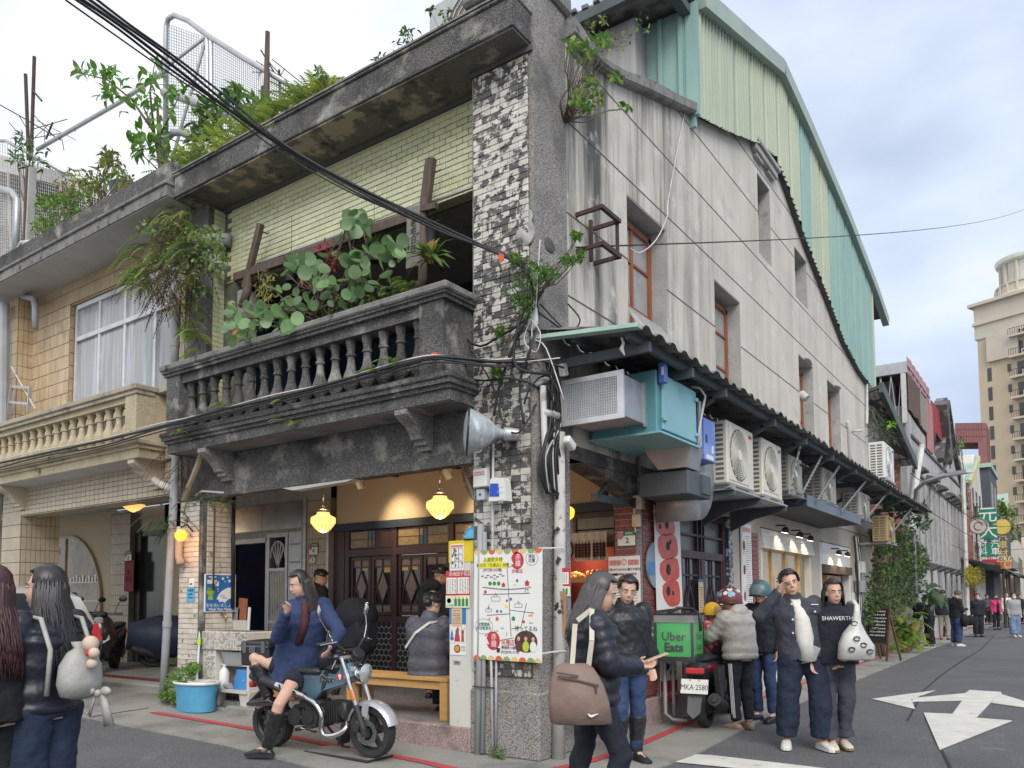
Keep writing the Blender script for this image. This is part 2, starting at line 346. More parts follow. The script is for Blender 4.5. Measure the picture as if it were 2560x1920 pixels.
v=MB()
for k,(a,b)in enumerate(zip(vo,vi)):v.v+=[(a[0],a[1],.006+gh(*a)),(b[0],b[1],.012+gh(a[0],a[1])),(a[0],a[1],-.05+gh(*a))]
for k in range(len(vo)-1):a=k*3;v.f+=[(a,a+3,a+4,a+1),(a,a+2,a+5,a+3)]
tag(v.bd('pavement',m_verge),kind='structure')
sheet('concrete_slab',[gz(*p)for p in((145,1740),(250,1718),(372,1772),(225,1795))],m_white_line if False else m_verge,.018)
def strip(name,pts,w,mat,z,kind='structure'):
 q=MB();P=[VT((p[0],p[1],0))for p in pts];n=len(P)
 for i in range(n):
  d=(P[min(i+1,n-1)]-P[max(i-1,0)]).normalized();s_=VT((-d.y,d.x,0))*w/2
  q.v+=[tuple(P[i]+s_+VT((0,0,z+gh(P[i].x,P[i].y)))),tuple(P[i]-s_+VT((0,0,z+gh(P[i].x,P[i].y))))]
 for i in range(n-1):q.f.append((2*i,2*i+1,2*i+3,2*i+2))
 return tag(q.bd(name,mat),kind=kind)
strip('road_marking',[gz(383,1783),gz(520,1806),gz(637,1826),gz(800,1860)],.11,m_red_line,.0145)
strip('road_marking',[gz(800,1860),gz(870,1874),gz(990,1895),gz(1060,1908),gz(1150,1930)],.11,m_red_line,.0145)
strip('road_marking',[gz(1390,1925),gz(1480,1905),gz(1606,1861),gz(1732,1806),gz(1860,1762),gz(1980,1720),gz(2126,1668),gz(2300,1610),gz(2445,1564),gz(2520,1537)],.10,m_red_line,.0145)
def ground_poly(name,px,mat,z=.0035):return sheet(name,[gz(*p)for p in px],mat,z,th=.003)
aw=MB()
def ap(px):
 z_=len(aw.v)*.00006;aw.prism([(p.x,p.y,-.004)for p in[gz(*q)for q in px]],(0,0,.006+z_))
ap([(2180,1747),(2338,1726),(2278,1748),(2288,1773)])
ap([(2282,1745),(2413,1733),(2424,1725),(2418,1744),(2405,1751),(2280,1754)])
ap([(2424,1725),(2502,1730),(2440,1795),(2368,1803),(2405,1752)])
ap([(2502,1730),(2505,1736),(2570,1756),(2620,1762),(2620,1775),(2560,1769),(2478,1757)])
ap([(2309,1782),(2400,1786),(2368,1803),(2440,1795),(2530,1802),(2349,1874)])
tag(aw.bd('road_marking',m_white_line),kind='structure')
ground_poly('road_marking',[(1715,1885),(1780,1888),(2140,1930),(2090,1945),(1670,1903)],m_white_line,.002)
strip('road_seam',[gz(2490,1585),gz(2450,1625),(gz(2400,1655)),gz(2350,1690),gz(2310,1725),gz(2270,1800)],.02,m_crack,.0018)
strip('road_seam',[gz(2355,1875),gz(2380,1925)],.02,m_crack,.0018)
strip('road_seam',[gz(1640,1895),gz(1560,1925)],.02,m_crack,.0015)
gt=TG('drain_grate','dark steel drain grate in the pavement under the motorbike front wheel','drain grate',gz(870,1888))
c=gz(870,1888);fr=MB()
def gp(u,v_,z):return(c.x+u,c.y+v_,z)
fr.box(c.x-.42,c.x+.42,c.y-.17,c.y+.17,.008+c.z,.022+c.z);fr.bd('frame',m_crack,gt)
bars=MB()
for i in range(26):xx=c.x-.40+i*.032;bars.box(xx,xx+.012,c.y-.15,c.y+.15,.022+c.z,.03+c.z)
for i in range(7):yy=c.y-.15+i*.047;bars.box(c.x-.4,c.x+.41,yy,yy+.01,.023+c.z,.028+c.z)
bars.bd('grating',m11,gt)
gt2=TG('drain_grate','distant steel drain grate in the road near the woman with the dark coat','drain grate',gz(2455,1590))
c=gz(2455,1590);q=MB();q.box(c.x-.5,c.x+.9,c.y-.35,c.y+.35,.0,.008);q.bd('frame',m_verge,gt2)
q=MB()
for i in range(12):q.box(c.x-.3+i*.06,c.x-.27+i*.06,c.y-.25,c.y+.25,.008,.014)
q.bd('grating',m_crack,gt2)
pf=MB();pf.box(-5.05,-.76,.1,2.75,.012,.225);pf.box(-.76,-.1,.68,2.75,.012,.225);tag(pf.bd('arcade_floor',m_pave),kind='structure')
st=MB();st.box(-2.9,-.765,-.03,.1,.0,.24,.012);st.jit(.004,4);tag(st.bd('step_edge',m_pinkstep),kind='structure')
st=MB();st.box(-4.6,-2.93,-.02,.1,.0,.19,.02);st.box(-4.9,-4.62,-.0,.1,.0,.15,.02);st.jit(.015,5);tag(st.bd('step_edge',m_verge),kind='structure')
st=MB();st.box(-.095,-.01,.68,2.1,.0,.24,.01);tag(st.bd('step_edge',m_pinkstep),kind='structure')
st=MB();st.box(-.2,.03,2.13,6.2,.0,.33,.01);tag(st.bd('plinth',m_pinkstep),kind='structure')
pf=MB();pf.box(-26,-5.66,.72,2.9,.012,.28);tag(pf.bd('arcade_floor',m_pave),kind='structure')
st=MB();st.box(-10.1,-5.75,.42,.70,.0,.275,.03);st.jit(.012,4);tag(st.bd('step_edge',m_verge),kind='structure')
st=MB();st.box(-10.1,-5.75,.70,.9,.25,.286);tag(st.bd('step_edge',m_redbrick),kind='structure')
H=TG('corner_house','old two storey corner shophouse with grey gable wall, dark balcony and yellow tiled upper front','building',(0,0,0))
def hb(name,mat,*boxes,bev=0,jit=0,parent=H,smooth=False):
 q=MB()
 for b in boxes:q.box(*b,bev)
 if jit:q.jit(jit,3)
 return q.bd(name,mat,parent,smooth)
pil=hb('corner_pillar',m_wash,(-.735,0,.0,.60,.62,7.42))
cp=MB();cp.box(-.80,.05,-.10,.66,7.43,7.62,.03);cp.jit(.012,4);cp.bd('pillar_cap',m_old_top,pil)
b=MB();b.box(-.765,.03,-.035,.665,.0,.62,.02);b.jit(.006,4);b.bd('pillar_base',m_wash,pil)
TILE_W,TILE_H=.1095,.0645
me_w=BX('tile',TILE_W-.005,.018,TILE_H-.005,m_white_tile,.003)
me_b=BX('tile',TILE_W-.005,.018,TILE_H-.005,m_black_tile,.003)
rest=[MB(),MB()]
back=MB();back.box(-.715,-.055,-.006,.05,.74,6.74);back.bd('tile_bed',m5,pil)
cnt=0;rows=int((6.72-.75)/TILE_H);R=random.Random(3)
for r in range(rows-1,-1,-1):
 z=.755+(r+.5)*TILE_H
 for c in range(6):
  x=-.712+(c+.5)*TILE_W
  n=NZ.noise((x*2.2,z*1.1,5));f=.16 if z>4.9 else(.62 if z<3.2 else.5)
  dark=(R.random()<f+n*.5)
  if R.random()<.012:continue
  if z>6.35 and R.random()<.5:dark=True
  y=-.011-R.random()*.004
  if cnt<300:PC('tile',me_b if dark else me_w,None,pil,(x,y,z),rot=(R.uniform(-.02,.02),0,R.uniform(-.02,.02)));cnt+=1
  else:rest[dark].box(x-TILE_W/2+.0025,x+TILE_W/2-.0025,y-.009,y+.009,z-TILE_H/2+.0025,z+TILE_H/2-.0025)
rest[0].bd('pillar_tiling',m_white_tile,pil,kind='stuff');rest[1].bd('pillar_tiling',m_black_tile,pil,kind='stuff')
q=MB();q.ell((-.10,-.012,4.98),(.10,.010,.20),18,12);q.jit(.035,9);q.bd('cement_patch',m23,pil,'all')
q=MB();q.ell((.004,.26,4.88),(.014,.10,.07),10,6);q.ell((.004,.30,4.05),(.012,.07,.06),8,5);q.jit(.012,12);q.bd('hole',m22,pil,kind='stuff')
lp=hb('side_pillar',m4,(-5.66,-5.16,.0,.46,.0,6.8))
hb('tile_bed',m5,(-5.635,-5.21,-.008,.05,.3,2.75),(-5.2,-5.152,.05,.455,.3,2.8),parent=lp)
me_s=BX('tile',.100,.016,.0615,m_white_tile2,.003)
me_s2=BX('tile',.016,.0945,.0615,m_white_tile2,.003)
rs=MB();k=0
for r in range(37):
 z=.32+(r+.5)*.0665
 for c in range(4):
  x=-5.63+(c+.5)*.1055
  if k<298:PC('tile',me_s,None,lp,(x,-.012-R.random()*.004,z));k+=1
 for c in range(4):
  y=.055+(c+.5)*.1
  if k<298:PC('tile',me_s2,None,lp,(-5.146+R.random()*.004,y,z));k+=1
hb('arcade_beam',m4,(-5.16,-.735,.0,.30,2.86,3.34),(-5.16,-.735,-.004,.1,2.80,2.861),jit=.012)
hb('side_beam',m4,(-.28,-.004,.60,2.3,2.86,3.30),jit=.006)
q=MB();q.prism([(-.27,.6,2.86),(-.27,2.2,2.86),(-.27,2.2,2.62),(-.27,1.6,2.74),(-.27,.9,2.86)],(.25,0,0));q.bd('side_beam',m4,H)
q=MB();q.prism([(-3.6,-.001,2.802),(-2.4,-.001,2.802),(-2.5,-.001,2.78),(-3.4,-.001,2.76)],(0,.12,0));q.bd('flaked_plaster',m_soffit_w,H)
bal=TG('tmp','x','x');bpy.data.objects.remove(bal)
slab=MB()
slab.box(-5.34,-.70,-.40,.24,3.345,3.46);slab.box(-5.36,-.68,-.43,.24,3.46,3.50);slab.box(-5.385,-.655,-.465,.24,3.50,3.545);slab.box(-5.40,-.64,-.49,.24,3.545,3.60,.012)
slab.jit(.006,5);BAL=slab.bd('balcony',m4,H)
hb('soffit',m_soffit_b,(-5.2,-.72,-.38,.0,3.339,3.346),parent=BAL)
hb('flaked_patch',m_soffit,(-1.55,-.73,-.37,-.02,3.335,3.3395),parent=BAL)
for b_ in((-5.30,-5.02,-.455,-.20,3.60,4.31),(-1.04,-.74,-.455,-.01,3.60,4.31),(-.89,-.742,-.008,.2,3.60,4.31)):q=MB();q.box(*b_);q.jit(.003,5);q.bd('railing_post',m4,BAL)
q=MB();q.box(-5.34,-.70,-.475,-.19,4.31,4.35);q.box(-.93,-.70,-.20,.24,4.31,4.35);q.box(-5.36,-.68,-.495,-.17,4.35,4.38);q.box(-.95,-.68,-.17,.24,4.35,4.38);q.bd('railing_moulding',m4,BAL)
q=MB();q.box(-5.385,-.655,-.52,-.14,4.38,4.455,.015);q.box(-.97,-.655,-.139,.24,4.38,4.455,.015);q.jit(.006,6);q.bd('coping',m_old_top,BAL)
q=MB();q.box(-5.02,-1.04,-.42,-.24,4.20,4.311);q.box(-5.02,-1.04,-.42,-.24,3.60,3.63);q.jit(.004,5);q.bd('railing_beam',m4,BAL)
bprof=[(.040,0),(.045,.03),(.06,.05),(.085,.09),(.09,.14),(.075,.20),(.05,.27),(.04,.34),(.038,.40),(.052,.405),(.052,.43),(.04,.435),(.046,.50),(.06,.545),(.06,.575)]
bm_=MB();bm_.lathe(bprof,seg=12);bo=bm_.bd('baluster',m4,BAL,True)
for i in range(17):
 o=bo if i==0 else bo.copy()
 if i:COL.objects.link(o)
 o.parent=BAL;o.location=(-4.94+i*(3.86/16.3),-.33,3.625);ORG[o]=VT()
def bracket(x,parent,mat,w=.16,dep=.40,h=.36,top=3.34,y0=0.):
 q=MB();pr=[(0,0),(-dep,0),(-dep,-.05),(-dep*.86,-.09),(-dep*.62,-.14),(-dep*.45,-.22),(-dep*.40,-h*.72),(-dep*.28,-h*.74),(-dep*.28,-h*.86),(-dep*.15,-h*.88),(-dep*.15,-h),(0,-h)]
 q.prism([(x-w/2,y0+p[0],top+p[1])for p in pr],(w,0,0));return q.bd('bracket',mat,parent)
bracket(-1.33,BAL,m_wash);bracket(-4.62,BAL,m_wash)
YW=hb('upper_wall',m5,(-5.16,-.735,.262,.45,5.74,6.76),(-5.16,-4.93,.262,.45,3.6,5.74),(-.83,-.735,.262,.45,3.6,5.74),(-5.168,-5.155,.08,.26,3.6,6.76))
tw,th_=.158,.0665
my=BX('glazed_tile',tw-.007,.014,th_-.007,m_yellow,.003)
rest=MB();k=0
for r in range(15):
 z=5.745+(r+.5)*th_;off=(r%2)*.5
 for c in range(-1,29):
  x=-.745-(c+off+.5)*tw
  if x<-5.15+tw/2 or x>-.74-tw/2:continue
  y=.258-R.random()*.003
  if r<14 and k<300 and c<25:PC('glazed_tile',my,None,YW,(x,y,z));k+=1
  else:rest.box(x-tw/2+.003,x+tw/2-.003,y-.007,y+.007,z-th_/2+.003,z+th_/2-.003)
for r in range(46):
 z=3.65+(r+.5)*th_
 for s_ in range(2):rest.box(-5.155,-5.148,.085+s_*.085+.003*(r%2),.165+s_*.085,z-.03,z+.03)
 if z<5.72:rest.box(-.825,-.74,.252,.262,z-.03,z+.03)
for c in range(58):rest.box(-.90-(c+1)*.0725,-.90-c*.0725-.007,.25,.40,5.722,5.738)
rest.bd('wall_tiling',m_yellow,YW,kind='stuff')
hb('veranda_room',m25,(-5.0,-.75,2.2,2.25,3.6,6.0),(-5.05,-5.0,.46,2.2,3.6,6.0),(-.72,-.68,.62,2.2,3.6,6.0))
hb('veranda_ceiling',m23,(-5.0,-.7,.45,2.2,5.78,5.9))
hb('veranda_door',m_brownwood,(-2.6,-2.5,2.1,2.19,3.6,5.3),(-1.7,-1.6,2.1,2.19,3.6,5.3),(-4.9,-.8,2.1,2.19,5.3,5.4),(-2.6,-.8,2.12,2.19,4.5,4.58),(-1.0,-.9,2.1,2.19,3.6,5.3))
hb('jamb',m23,(-4.93,-4.78,.30,.5,3.6,5.60))
tm=TG('timber_post','weathered timber post tied upright in front of yellow tiles, left one','timber',wy(632,640,.1))
q=MB();q.bar(wy(612,720,.05),wy(652,560,.05),.085,.06,(0,1,0));q.jit(.006,6);q.bd('plank',m_brownwood,tm)
q=MB();q.tube([wy(655,578,.0),wy(668,585,.1),wy(672,582,.2)],.008,5);q.bd('tie_wire',m19,tm)
tm=TG('timber_post','weathered timber post tied upright above the carved board, right one','timber',wy(1070,450,.1))
q=MB();q.bar(wy(1062,520,.05),wy(1078,398,.05),.11,.06,(0,1,0));q.jit(.006,6);q.bd('plank',m_brownwood,tm)
q=MB();q.bar(wy(1055,524,.0),wy(1092,515,.0),.06,.06);q.jit(.006,6);q.bd('crossbar',m_brownwood,tm)
q=MB();q.tube([wy(1082,430,.0),wy(1095,428,.1),wy(1102,424,.2)],.008,5);q.bd('tie_wire',m19,tm)
tm=TG('timber_rail','long weathered timber rail across the veranda opening under yellow tiles','timber',wy(800,600,.1))
q=MB();q.bar(wy(588,694,.05),wy(1070,528,.05),.06,.10);q.jit(.006,6);q.bd('rail',m_brownwood,tm)
q=MB();q.tube([wy(640,660,.15),wy(1180,468,.15)],.012,6);q.bd('curtain_pipe',m11,tm)
tm=TG('timber_prop','rough driftwood prop leaning behind the sea grape leaves','timber',wy(615,740,.0))
q=MB();q.tube([wy(605,770,0),wy(618,730,0),wy(622,700,.05),wy(628,680,.05)],[.05,.06,.045,.05],8);q.jit(.012,9);q.bd('trunk',m_brownwood,tm,'all')
cb=TG('carved_board','grey carved wooden signboard hanging upright at the balcony','sign',wy(1030,590,.0))
q=MB();q.prism([wy(1017,520,0),wy(1052,510,0),wy(1050,662,0),wy(1015,672,0)],(0,.03,0));q.jit(.003,6);q.bd('board',M('grey_board',(.24,.225,.21),(.17,.16,.15),sc=5,sxyz=(4,4,.5),rough=.9),cb)
text('老\n宅\n日\n在',wy(1033,590,-.006),.09,m6,cb,name='carved_letters')
q=MB();q.tube([wy(1062,500,.02),wy(1055,700,.05),wy(1040,740,.05)],[.04,.05,.06],8);q.jit(.015,7);q.bd('driftwood_stem',m_brownwood,cb,'all')
CR=MB()
CR.box(-5.46,-.02,-.31,.5,6.83,7.06);CR.box(-5.47,-.01,-.335,.5,7.06,7.10,.01);CR.box(-5.465,-.015,-.325,.5,6.775,6.83,.008)
CR.jit(.010,5);CR=CR.bd('cornice',m4,H)
hb('soffit',m_soffit,(-5.44,-.03,-.30,.30,6.755,6.776),parent=CR)
q=MB();q.box(-5.47,-.01,-.34,-.20,7.10,7.125);q.jit(.012,9);q.bd('lichen_edge',m_old_top,CR)
hb('cove',m22,(-5.16,-.735,.22,.262,6.70,6.756),(-.74,-.0,-.03,.0,6.70,6.757),parent=CR)
XW=0.
top=[(.60,7.19),(1.25,7.22),(1.75,7.33),(2.4,7.56),(3.6,8.0),(4.0,8.14),(5.12,8.50),(6.75,9.16),(7.7,9.40),(8.34,9.07),(9.48,8.53),(11.27,7.86),(12.66,7.32),(14.29,7.02),(15.3,6.95)]
def ztop(y):
 for(a,b),(c,d)in zip(top,top[1:]):
  if a<=y<=c:return b+(d-b)*(y-a)/(c-a)
 return top[-1][1]
WINS=[(1.95,3.05,4.45,6.13),(4.72,5.83,4.45,6.06),(9.11,10.16,4.45,6.09),(11.31,12.46,4.45,6.11),(6.86,7.56,7.22,8.62),(9.04,9.91,7.18,8.16)]
ys=sorted({.60,15.3}|{t[0]for t in top}|{w[0]for w in WINS}|{w[1]for w in WINS})
gw=MB()
for a,b_ in zip(ys,ys[1:]):
 cuts=sorted([(w[2],w[3])for w in WINS if w[0]<=a+1e-6 and w[1]>=b_-1e-6]);z0=3.0
 for lo,hi in cuts+[(None,None)]:
  za,zb=(lo,lo)if lo is not None else(ztop(a),ztop(b_))
  gw.prism([(XW-.38,a,z0),(XW-.38,b_,z0),(XW-.38,b_,zb),(XW-.38,a,za)],(.38,0,0))
  if lo is not None:z0=hi
GW=gw.bd('gable_wall',m1,H)
hb('end_wall',m1,(-5,-.002,15.3,15.45,0,6.9),parent=GW)
q=MB()
for z,a,b_ in((4.50,.6,1.9),(5.355,.6,1.95),(5.355,3.05,4.72),(5.355,5.83,9.11),(5.355,10.16,11.31),(5.355,12.46,15.2),(6.32,.6,15.2),(7.10,.6,15.1),(7.93,3.5,6.86),(7.93,7.56,9.04),(7.93,9.91,11.0),(8.70,5.7,9.0),(4.5,3.05,4.72),(4.5,5.83,9.11)):
 n=max(1,int((b_-a)/.5))
 for i in range(n):q.box(-.02,.0025,a+(b_-a)*i/n,a+(b_-a)*(i+1)/n-.0005,z-.008,z+.010)
q.bd('plaster_groove',m22,GW,kind='stuff')
cpy=[(.60,7.19,7.34),(.85,7.19,7.31),(1.25,7.22,7.26),(1.25,7.22,7.27),(1.75,7.33,7.42),(2.4,7.56,7.68),(3.3,7.86,7.97),(3.95,8.09,8.20)]
q=MB();rr=[[(-.45,y,a),(.09,y,a),(.12,y,a+.03),(.12,y,b_+.03),(-.45,y,b_+.06)]for y,a,b_ in cpy];q.loft(rr);q.jit(.006,4);q.bd('gable_coping',m_old_top,GW)
def gwin(y0,y1,z0,z1,wood=True,tilt=False):
 f=MB();X=-.27
 for b in((X,X+.07,y0+.02,y0+.09,z0,z1-.09),(X,X+.07,y1-.09,y1-.02,z0,z1-.09),(X,X+.07,y0+.02,y1-.02,z1-.16,z1-.09),(X,X+.07,y0+.02,y1-.02,z0+.0,z0+.08)):f.box(*b)
 if wood:
  f.box(X+.01,X+.06,(y0+y1)/2-.03,(y0+y1)/2+.03,z0+.08,z1-.16)
  for t in(.33,.66):f.box(X+.02,X+.055,y0+.09,y1-.09,z0+(z1-z0)*t-.015,z0+(z1-z0)*t+.015)
 fo=f.bd('window',m_redwood if wood else m23,GW)
 p=MB();p.box(X+.025,X+.035,y0+.09,y1-.09,z0+.05,z1-.16);p.bd('pane',m_glass_p if wood else m12,fo)
 return fo
for i,w in enumerate(WINS):
 gwin(*w,wood=i<4)
 hb('reveal',m23,(-.379,-.005,w[0],w[0]+.012,w[2],w[3]),(-.379,-.005,w[1]-.012,w[1],w[2],w[3]),(-.379,-.005,w[0]+.012,w[1]-.012,w[3]-.015,w[3]),parent=GW)
q=MB();A1=VT((.0,2.0,4.78));q.obox((.10,2.5,4.62),(.03,1.0,.62),Matrix.Rotation(rad(-38),3,'Y'));sash=q.bd('tilted_sash',m_alu,GW)
q=MB();q.obox((.113,2.5,4.63),(.02,.92,.54),Matrix.Rotation(rad(-38),3,'Y'));q.bd('pane',m_glass_p,sash)
q=MB();q.box(.0,.10,6.55,7.75,8.86,8.98,.01);q.box(.0,.14,6.5,7.8,8.98,9.06,.01);q.box(.0,.07,6.65,7.0,8.80,8.86);q.box(.0,.07,7.3,7.66,8.80,8.86);q.jit(.01,6);q.bd('window_lintel',m23,GW)
q=MB();q.ell((.0,9.8,6.12),(.06,.3,.035),8,5);q.ell((.0,12.2,6.14),(.06,.25,.03),8,5);q.jit(.03,7);q.bd('broken_plaster',m23,GW)
q=MB()
for(a,b_),(c,d)in zip(top[8:],top[9:]):q.bar((.03,a,b_-.03),(.03,c,d-.03),.12,.07)
q.bd('roof_edge',m22,H)
AT=TG('tmp2','x','x');bpy.data.objects.remove(AT)
gt_=[(3.97,9.62),(7.89,10.85),(9.71,10.66),(13.06,10.17),(16.2,9.50)]
gb_=[(3.97,8.10),(5.12,8.46),(6.75,9.05),(7.6,9.24),(8.34,9.02),(9.48,8.48),(11.27,7.82),(12.66,7.28),(14.29,6.98),(15.7,6.92),(16.2,6.92)]
def lin(t,y):
 for(a,b_),(c,d)in zip(t,t[1:]):
  if a<=y<=c:return b_+(d-b_)*(y-a)/(c-a)
 return t[-1][1]if y>t[-1][0]else t[0][1]
ATT=hb('attic',m22,(-4,-.2,4.1,16.1,8.2,9.45))
def corr(name,y0,y1,mat,pitch=.125,dep=.035):
 q=MB();n=int((y1-y0)/pitch);pr=[]
 for i in range(n):
  a=y0+i*pitch
  for t,o in((0,0),(.55,0),(.65,1),(.9,1)):pr.append((a+t*pitch,o*dep))
 pr.append((y1,0));X=.10
 for y,o in pr:q.v+=[(X+o,y,lin(gb_,y)-.03-.03*R.random()*(o>0)),(X+o,y,lin(gt_,y)+.02),(X+o-.004,y,lin(gb_,y)-.03),(X+o-.004,y,lin(gt_,y)+.02)]
 for i in range(len(pr)-1):a=i*4;q.f+=[(a,a+4,a+5,a+1),(a+2,a+3,a+7,a+6)]
 return q.bd(name,mat,ATT)
pan=[(3.98,m_grn_y),(4.75,m_grn_y),(5.5,m_grn_y),(6.25,m_grn_y),(7.0,m_grn_y),(7.75,m_grn_y),(8.5,m_grn_y),(9.25,m_grn_b),(9.95,m_grn_y),(10.7,m_grn_y),(11.45,m_grn_b),(12.2,m_grn_b),(12.95,m_grn_b),(13.7,m_grn_b),(14.45,m_grn_b),(15.2,m_grn_b),(15.95,m_grn_y),(16.2,None)]
for(a,m_),(b_,_)in zip(pan,pan[1:]):corr('sheet_panel',a,b_-.006,m_)
q=MB();
for(a,b_),(c,d)in zip(gt_,gt_[1:]):q.bar((.16,a,b_+.11),(.16,c,d+.11),.16,.26)
q.bar((.16,16.2,9.61),(.16,17.7,9.17),.16,.26)
q.bd('roof_fascia',M('fascia_green',(.36,.44,.38),(.30,.37,.33),sc=2,rough=.55),ATT)
q=MB();q.box(-4.2,.09,3.9,3.96,7.9,9.62);q.bd('front_sheet',m_grn_b,ATT)
q=MB()
for i in range(9):q.box(-.12-i*.30,-.06-i*.30,3.85,3.904,8.2,9.6)
q.box(-.025,.145,3.885,3.965,8.05,9.66);q.bd('sheet_rib',m_grn_b,ATT)
q=MB();q.prism([(.1,3.2,9.60),(.1,4.0,9.72),(.1,4.0,9.86),(.1,3.2,9.72)],(-4.3,0,0));q.bd('roof_sheet',m_deck,ATT)
rf=MB();rr=[[(.22,y,z+.22),(-5,y,z+.30),(-5,y,z+.36),(.22,y,z+.26)]for y,z in gt_+[(17.7,9.06)]];rf.loft(rr);rf.bd('roof_sheet',m_deck,ATT)
q=MB()
for k in range(24):
 yy=3.25;q.box(.12-k*.18-.09,.12-k*.18,yy-.12-.05*R.random(),yy+.25,9.66+.02*R.random(),9.71)
q.jit(.02,6);q.bd('loose_roof_edge',m_deck,ATT)
q=MB();q.box(-2.2,-.62,3.55,3.88,7.6,9.55);q.bd('lean_to',M('stained_boards',(.42,.42,.41),(.3,.29,.28),sc=2,sxyz=(4,4,.4),rough=.9),ATT)
q=MB();q.box(-2.2,.05,3.14,3.24,9.50,9.64);q.box(-.08,.06,3.2,3.96,9.50,9.62);q.bd('rafter',m20,ATT)
hb('roof_deck',m_old_top,(-5.4,-.4,.5,3.9,6.9,7.0))
hb('arcade_ceiling',m_ceilwood,(-5.6,-.01,.3,2.74,3.36,3.42))
q=MB()
for i in range(5):q.box(-5.5+i*1.2,-5.44+i*1.2,.31,2.7,3.335,3.362)
for y in(.9,1.5,2.1):q.box(-5.6,-.02,y,y+.05,3.345,3.358)
q.bd('ceiling_batten',M('ceiling_batten',(.085,.03,.024),rough=.6),H)
SF=hb('shop_front',m_cream,(-5.62,-.10,2.72,2.85,2.68,3.38))
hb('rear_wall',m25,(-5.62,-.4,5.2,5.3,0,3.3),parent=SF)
hb('head_beam',m25,(-5.62,-.34,2.62,2.84,2.57,2.685),parent=SF)
fr=MB();fr.box(-5.62,-5.38,2.66,2.8,.22,2.57)
X0,X1=-5.38,-.55
muls=[X0+.0,-4.33,-3.22,-2.1,-1.62]
for x in(-5.38,-4.36,-3.26,-2.14):fr.box(x,x+.10,2.67,2.79,.22,2.57)
fr.box(-5.38,-1.6,2.665,2.795,2.16,2.27);fr.box(-5.38,-1.6,2.665,2.795,1.14,1.24);fr.box(-1.7,-1.6,2.66,2.8,.22,2.57)
fr.bd('timber_frame',m_darkwood,SF)
for a,b_ in((-5.28,-4.36),(-4.26,-3.26),(-3.16,-2.14),(-2.04,-1.70)):
 n=2;w=(b_-a)/n
 for i in range(n):
  s=MB();x0,x1=a+i*w+.01,a+(i+1)*w-.01;zA,zB=1.25,2.15
  s.box(x0,x0+.05,2.70,2.76,zA,zB);s.box(x1-.05,x1,2.70,2.76,zA,zB);s.box(x0+.05,x1-.05,2.70,2.76,zA,zA+.05);s.box(x0+.05,x1-.05,2.70,2.76,zB-.05,zB)
  xm=(x0+x1)/2;zm=1.68;y=2.715;dx,dz=(x1-x0)*.27,.26
  for p,q_ in(((xm-dx,zm),(xm,zm+dz)),((xm,zm+dz),(xm+dx,zm)),((xm+dx,zm),(xm,zm-dz)),((xm,zm-dz),(xm-dx,zm)),((xm,zm+dz),(xm,zB)),((xm,zA),(xm,zm-dz)),((x0+.05,zm),(xm-dx,zm)),((xm+dx,zm),(x1-.05,zm)),((x0+.05,zB-.16),(x1-.05,zB-.16)),((x0+.05,zA+.16),(x1-.05,zA+.16)),((xm-dx,zm),(x0+.06,zA+.16)),((xm+dx,zm),(x1-.06,zA+.16))):
   s.bar((p[0],y,p[1]),(q_[0],y,q_[1]),.016,.016,(0,1,0))
  so_=s.bd('window_sash',m_darkwood,SF)
  p=MB();p.box(x0+.04,x1-.04,2.735,2.742,zA+.03,zB-.03);p.bd('pane',m12,so_)
  p=MB();p.prism([(xm-dx,2.722,zm),(xm,2.722,zm+dz),(xm+dx,2.722,zm),(xm,2.722,zm-dz)],(0,.01,0));p.bd('diamond_pane',M('rose_ribbed_glass',(.24,.19,.19),(.15,.12,.13),sc=50,rough=.25,bump=.5,bsc=80),so_)
  for z0,z1 in((zB-.155,zB-.05),(zA+.05,zA+.155)):p=MB();p.box(x0+.05,x1-.05,2.724,2.73,z0,z1);p.bd('ribbed_pane',M('plum_glass',(.16,.10,.12),(.22,.2,.16),sc=6,rough=.25,bump=.4,bsc=80),so_)
 t=MB();t.box(a,b_,2.69,2.77,2.28,2.56);t.bd('transom_frame',m_darkwood,SF)
 k=a+.03
 for j,ww in enumerate((.40,.06,.05,.38)):
  ww*=(b_-a)/1.0
  if k+ww>b_:break
  for zz in((2.30,2.415),(2.43,2.545)):
   p=MB();p.box(k,k+ww,2.683,2.692,*zz);p.bd('transom_pane',[m_glass_r,M('amber_glass',(.30,.22,.13),(.2,.15,.09),sc=30,rough=.25,bump=.4,bsc=90),M('blue_glass',(.04,.10,.17),rough=.2)][1 if(ww>.2 and random.random()<.55)else(2 if ww<.2 and random.random()<.4 else 0)],SF)
  k+=ww+.025
hb('panel',M('hex_joint',(.45,.47,.5),rough=.8),(-5.36,-1.62,2.69,2.78,.225,1.135),parent=SF)
hx=MB();hm=bpy.data.meshes.new('hex_tile');t=MB();hr=.047
hexp=[(hr*math.cos(rad(60*i+30)),hr*math.sin(rad(60*i+30)))for i in range(6)]
t.prism([(p[0],-.006,p[1])for p in hexp],(0,.012,0));hm.from_pydata(t.v,[],t.f);hm.materials.append(M('dark_hex_tile',(.022,.026,.032),rough=.3))
hk=0;rest=MB();pw=.0965
for r in range(11):
 for c in range(38):
  x=-5.3+c*pw+(r%2)*pw/2;z=.27+r*.0836
  if x>-1.66:continue
  if hk<300 and c>6:PC('hex_tile',hm,None,SF,(x,2.686,z));hk+=1
  else:rest.prism([(x+p[0],2.680,z+p[1])for p in hexp],(0,.012,0))
rest.bd('hex_tiling',M('dark_hex_tile',(.02,.02,.02)),SF,kind='stuff')
cd=MB()
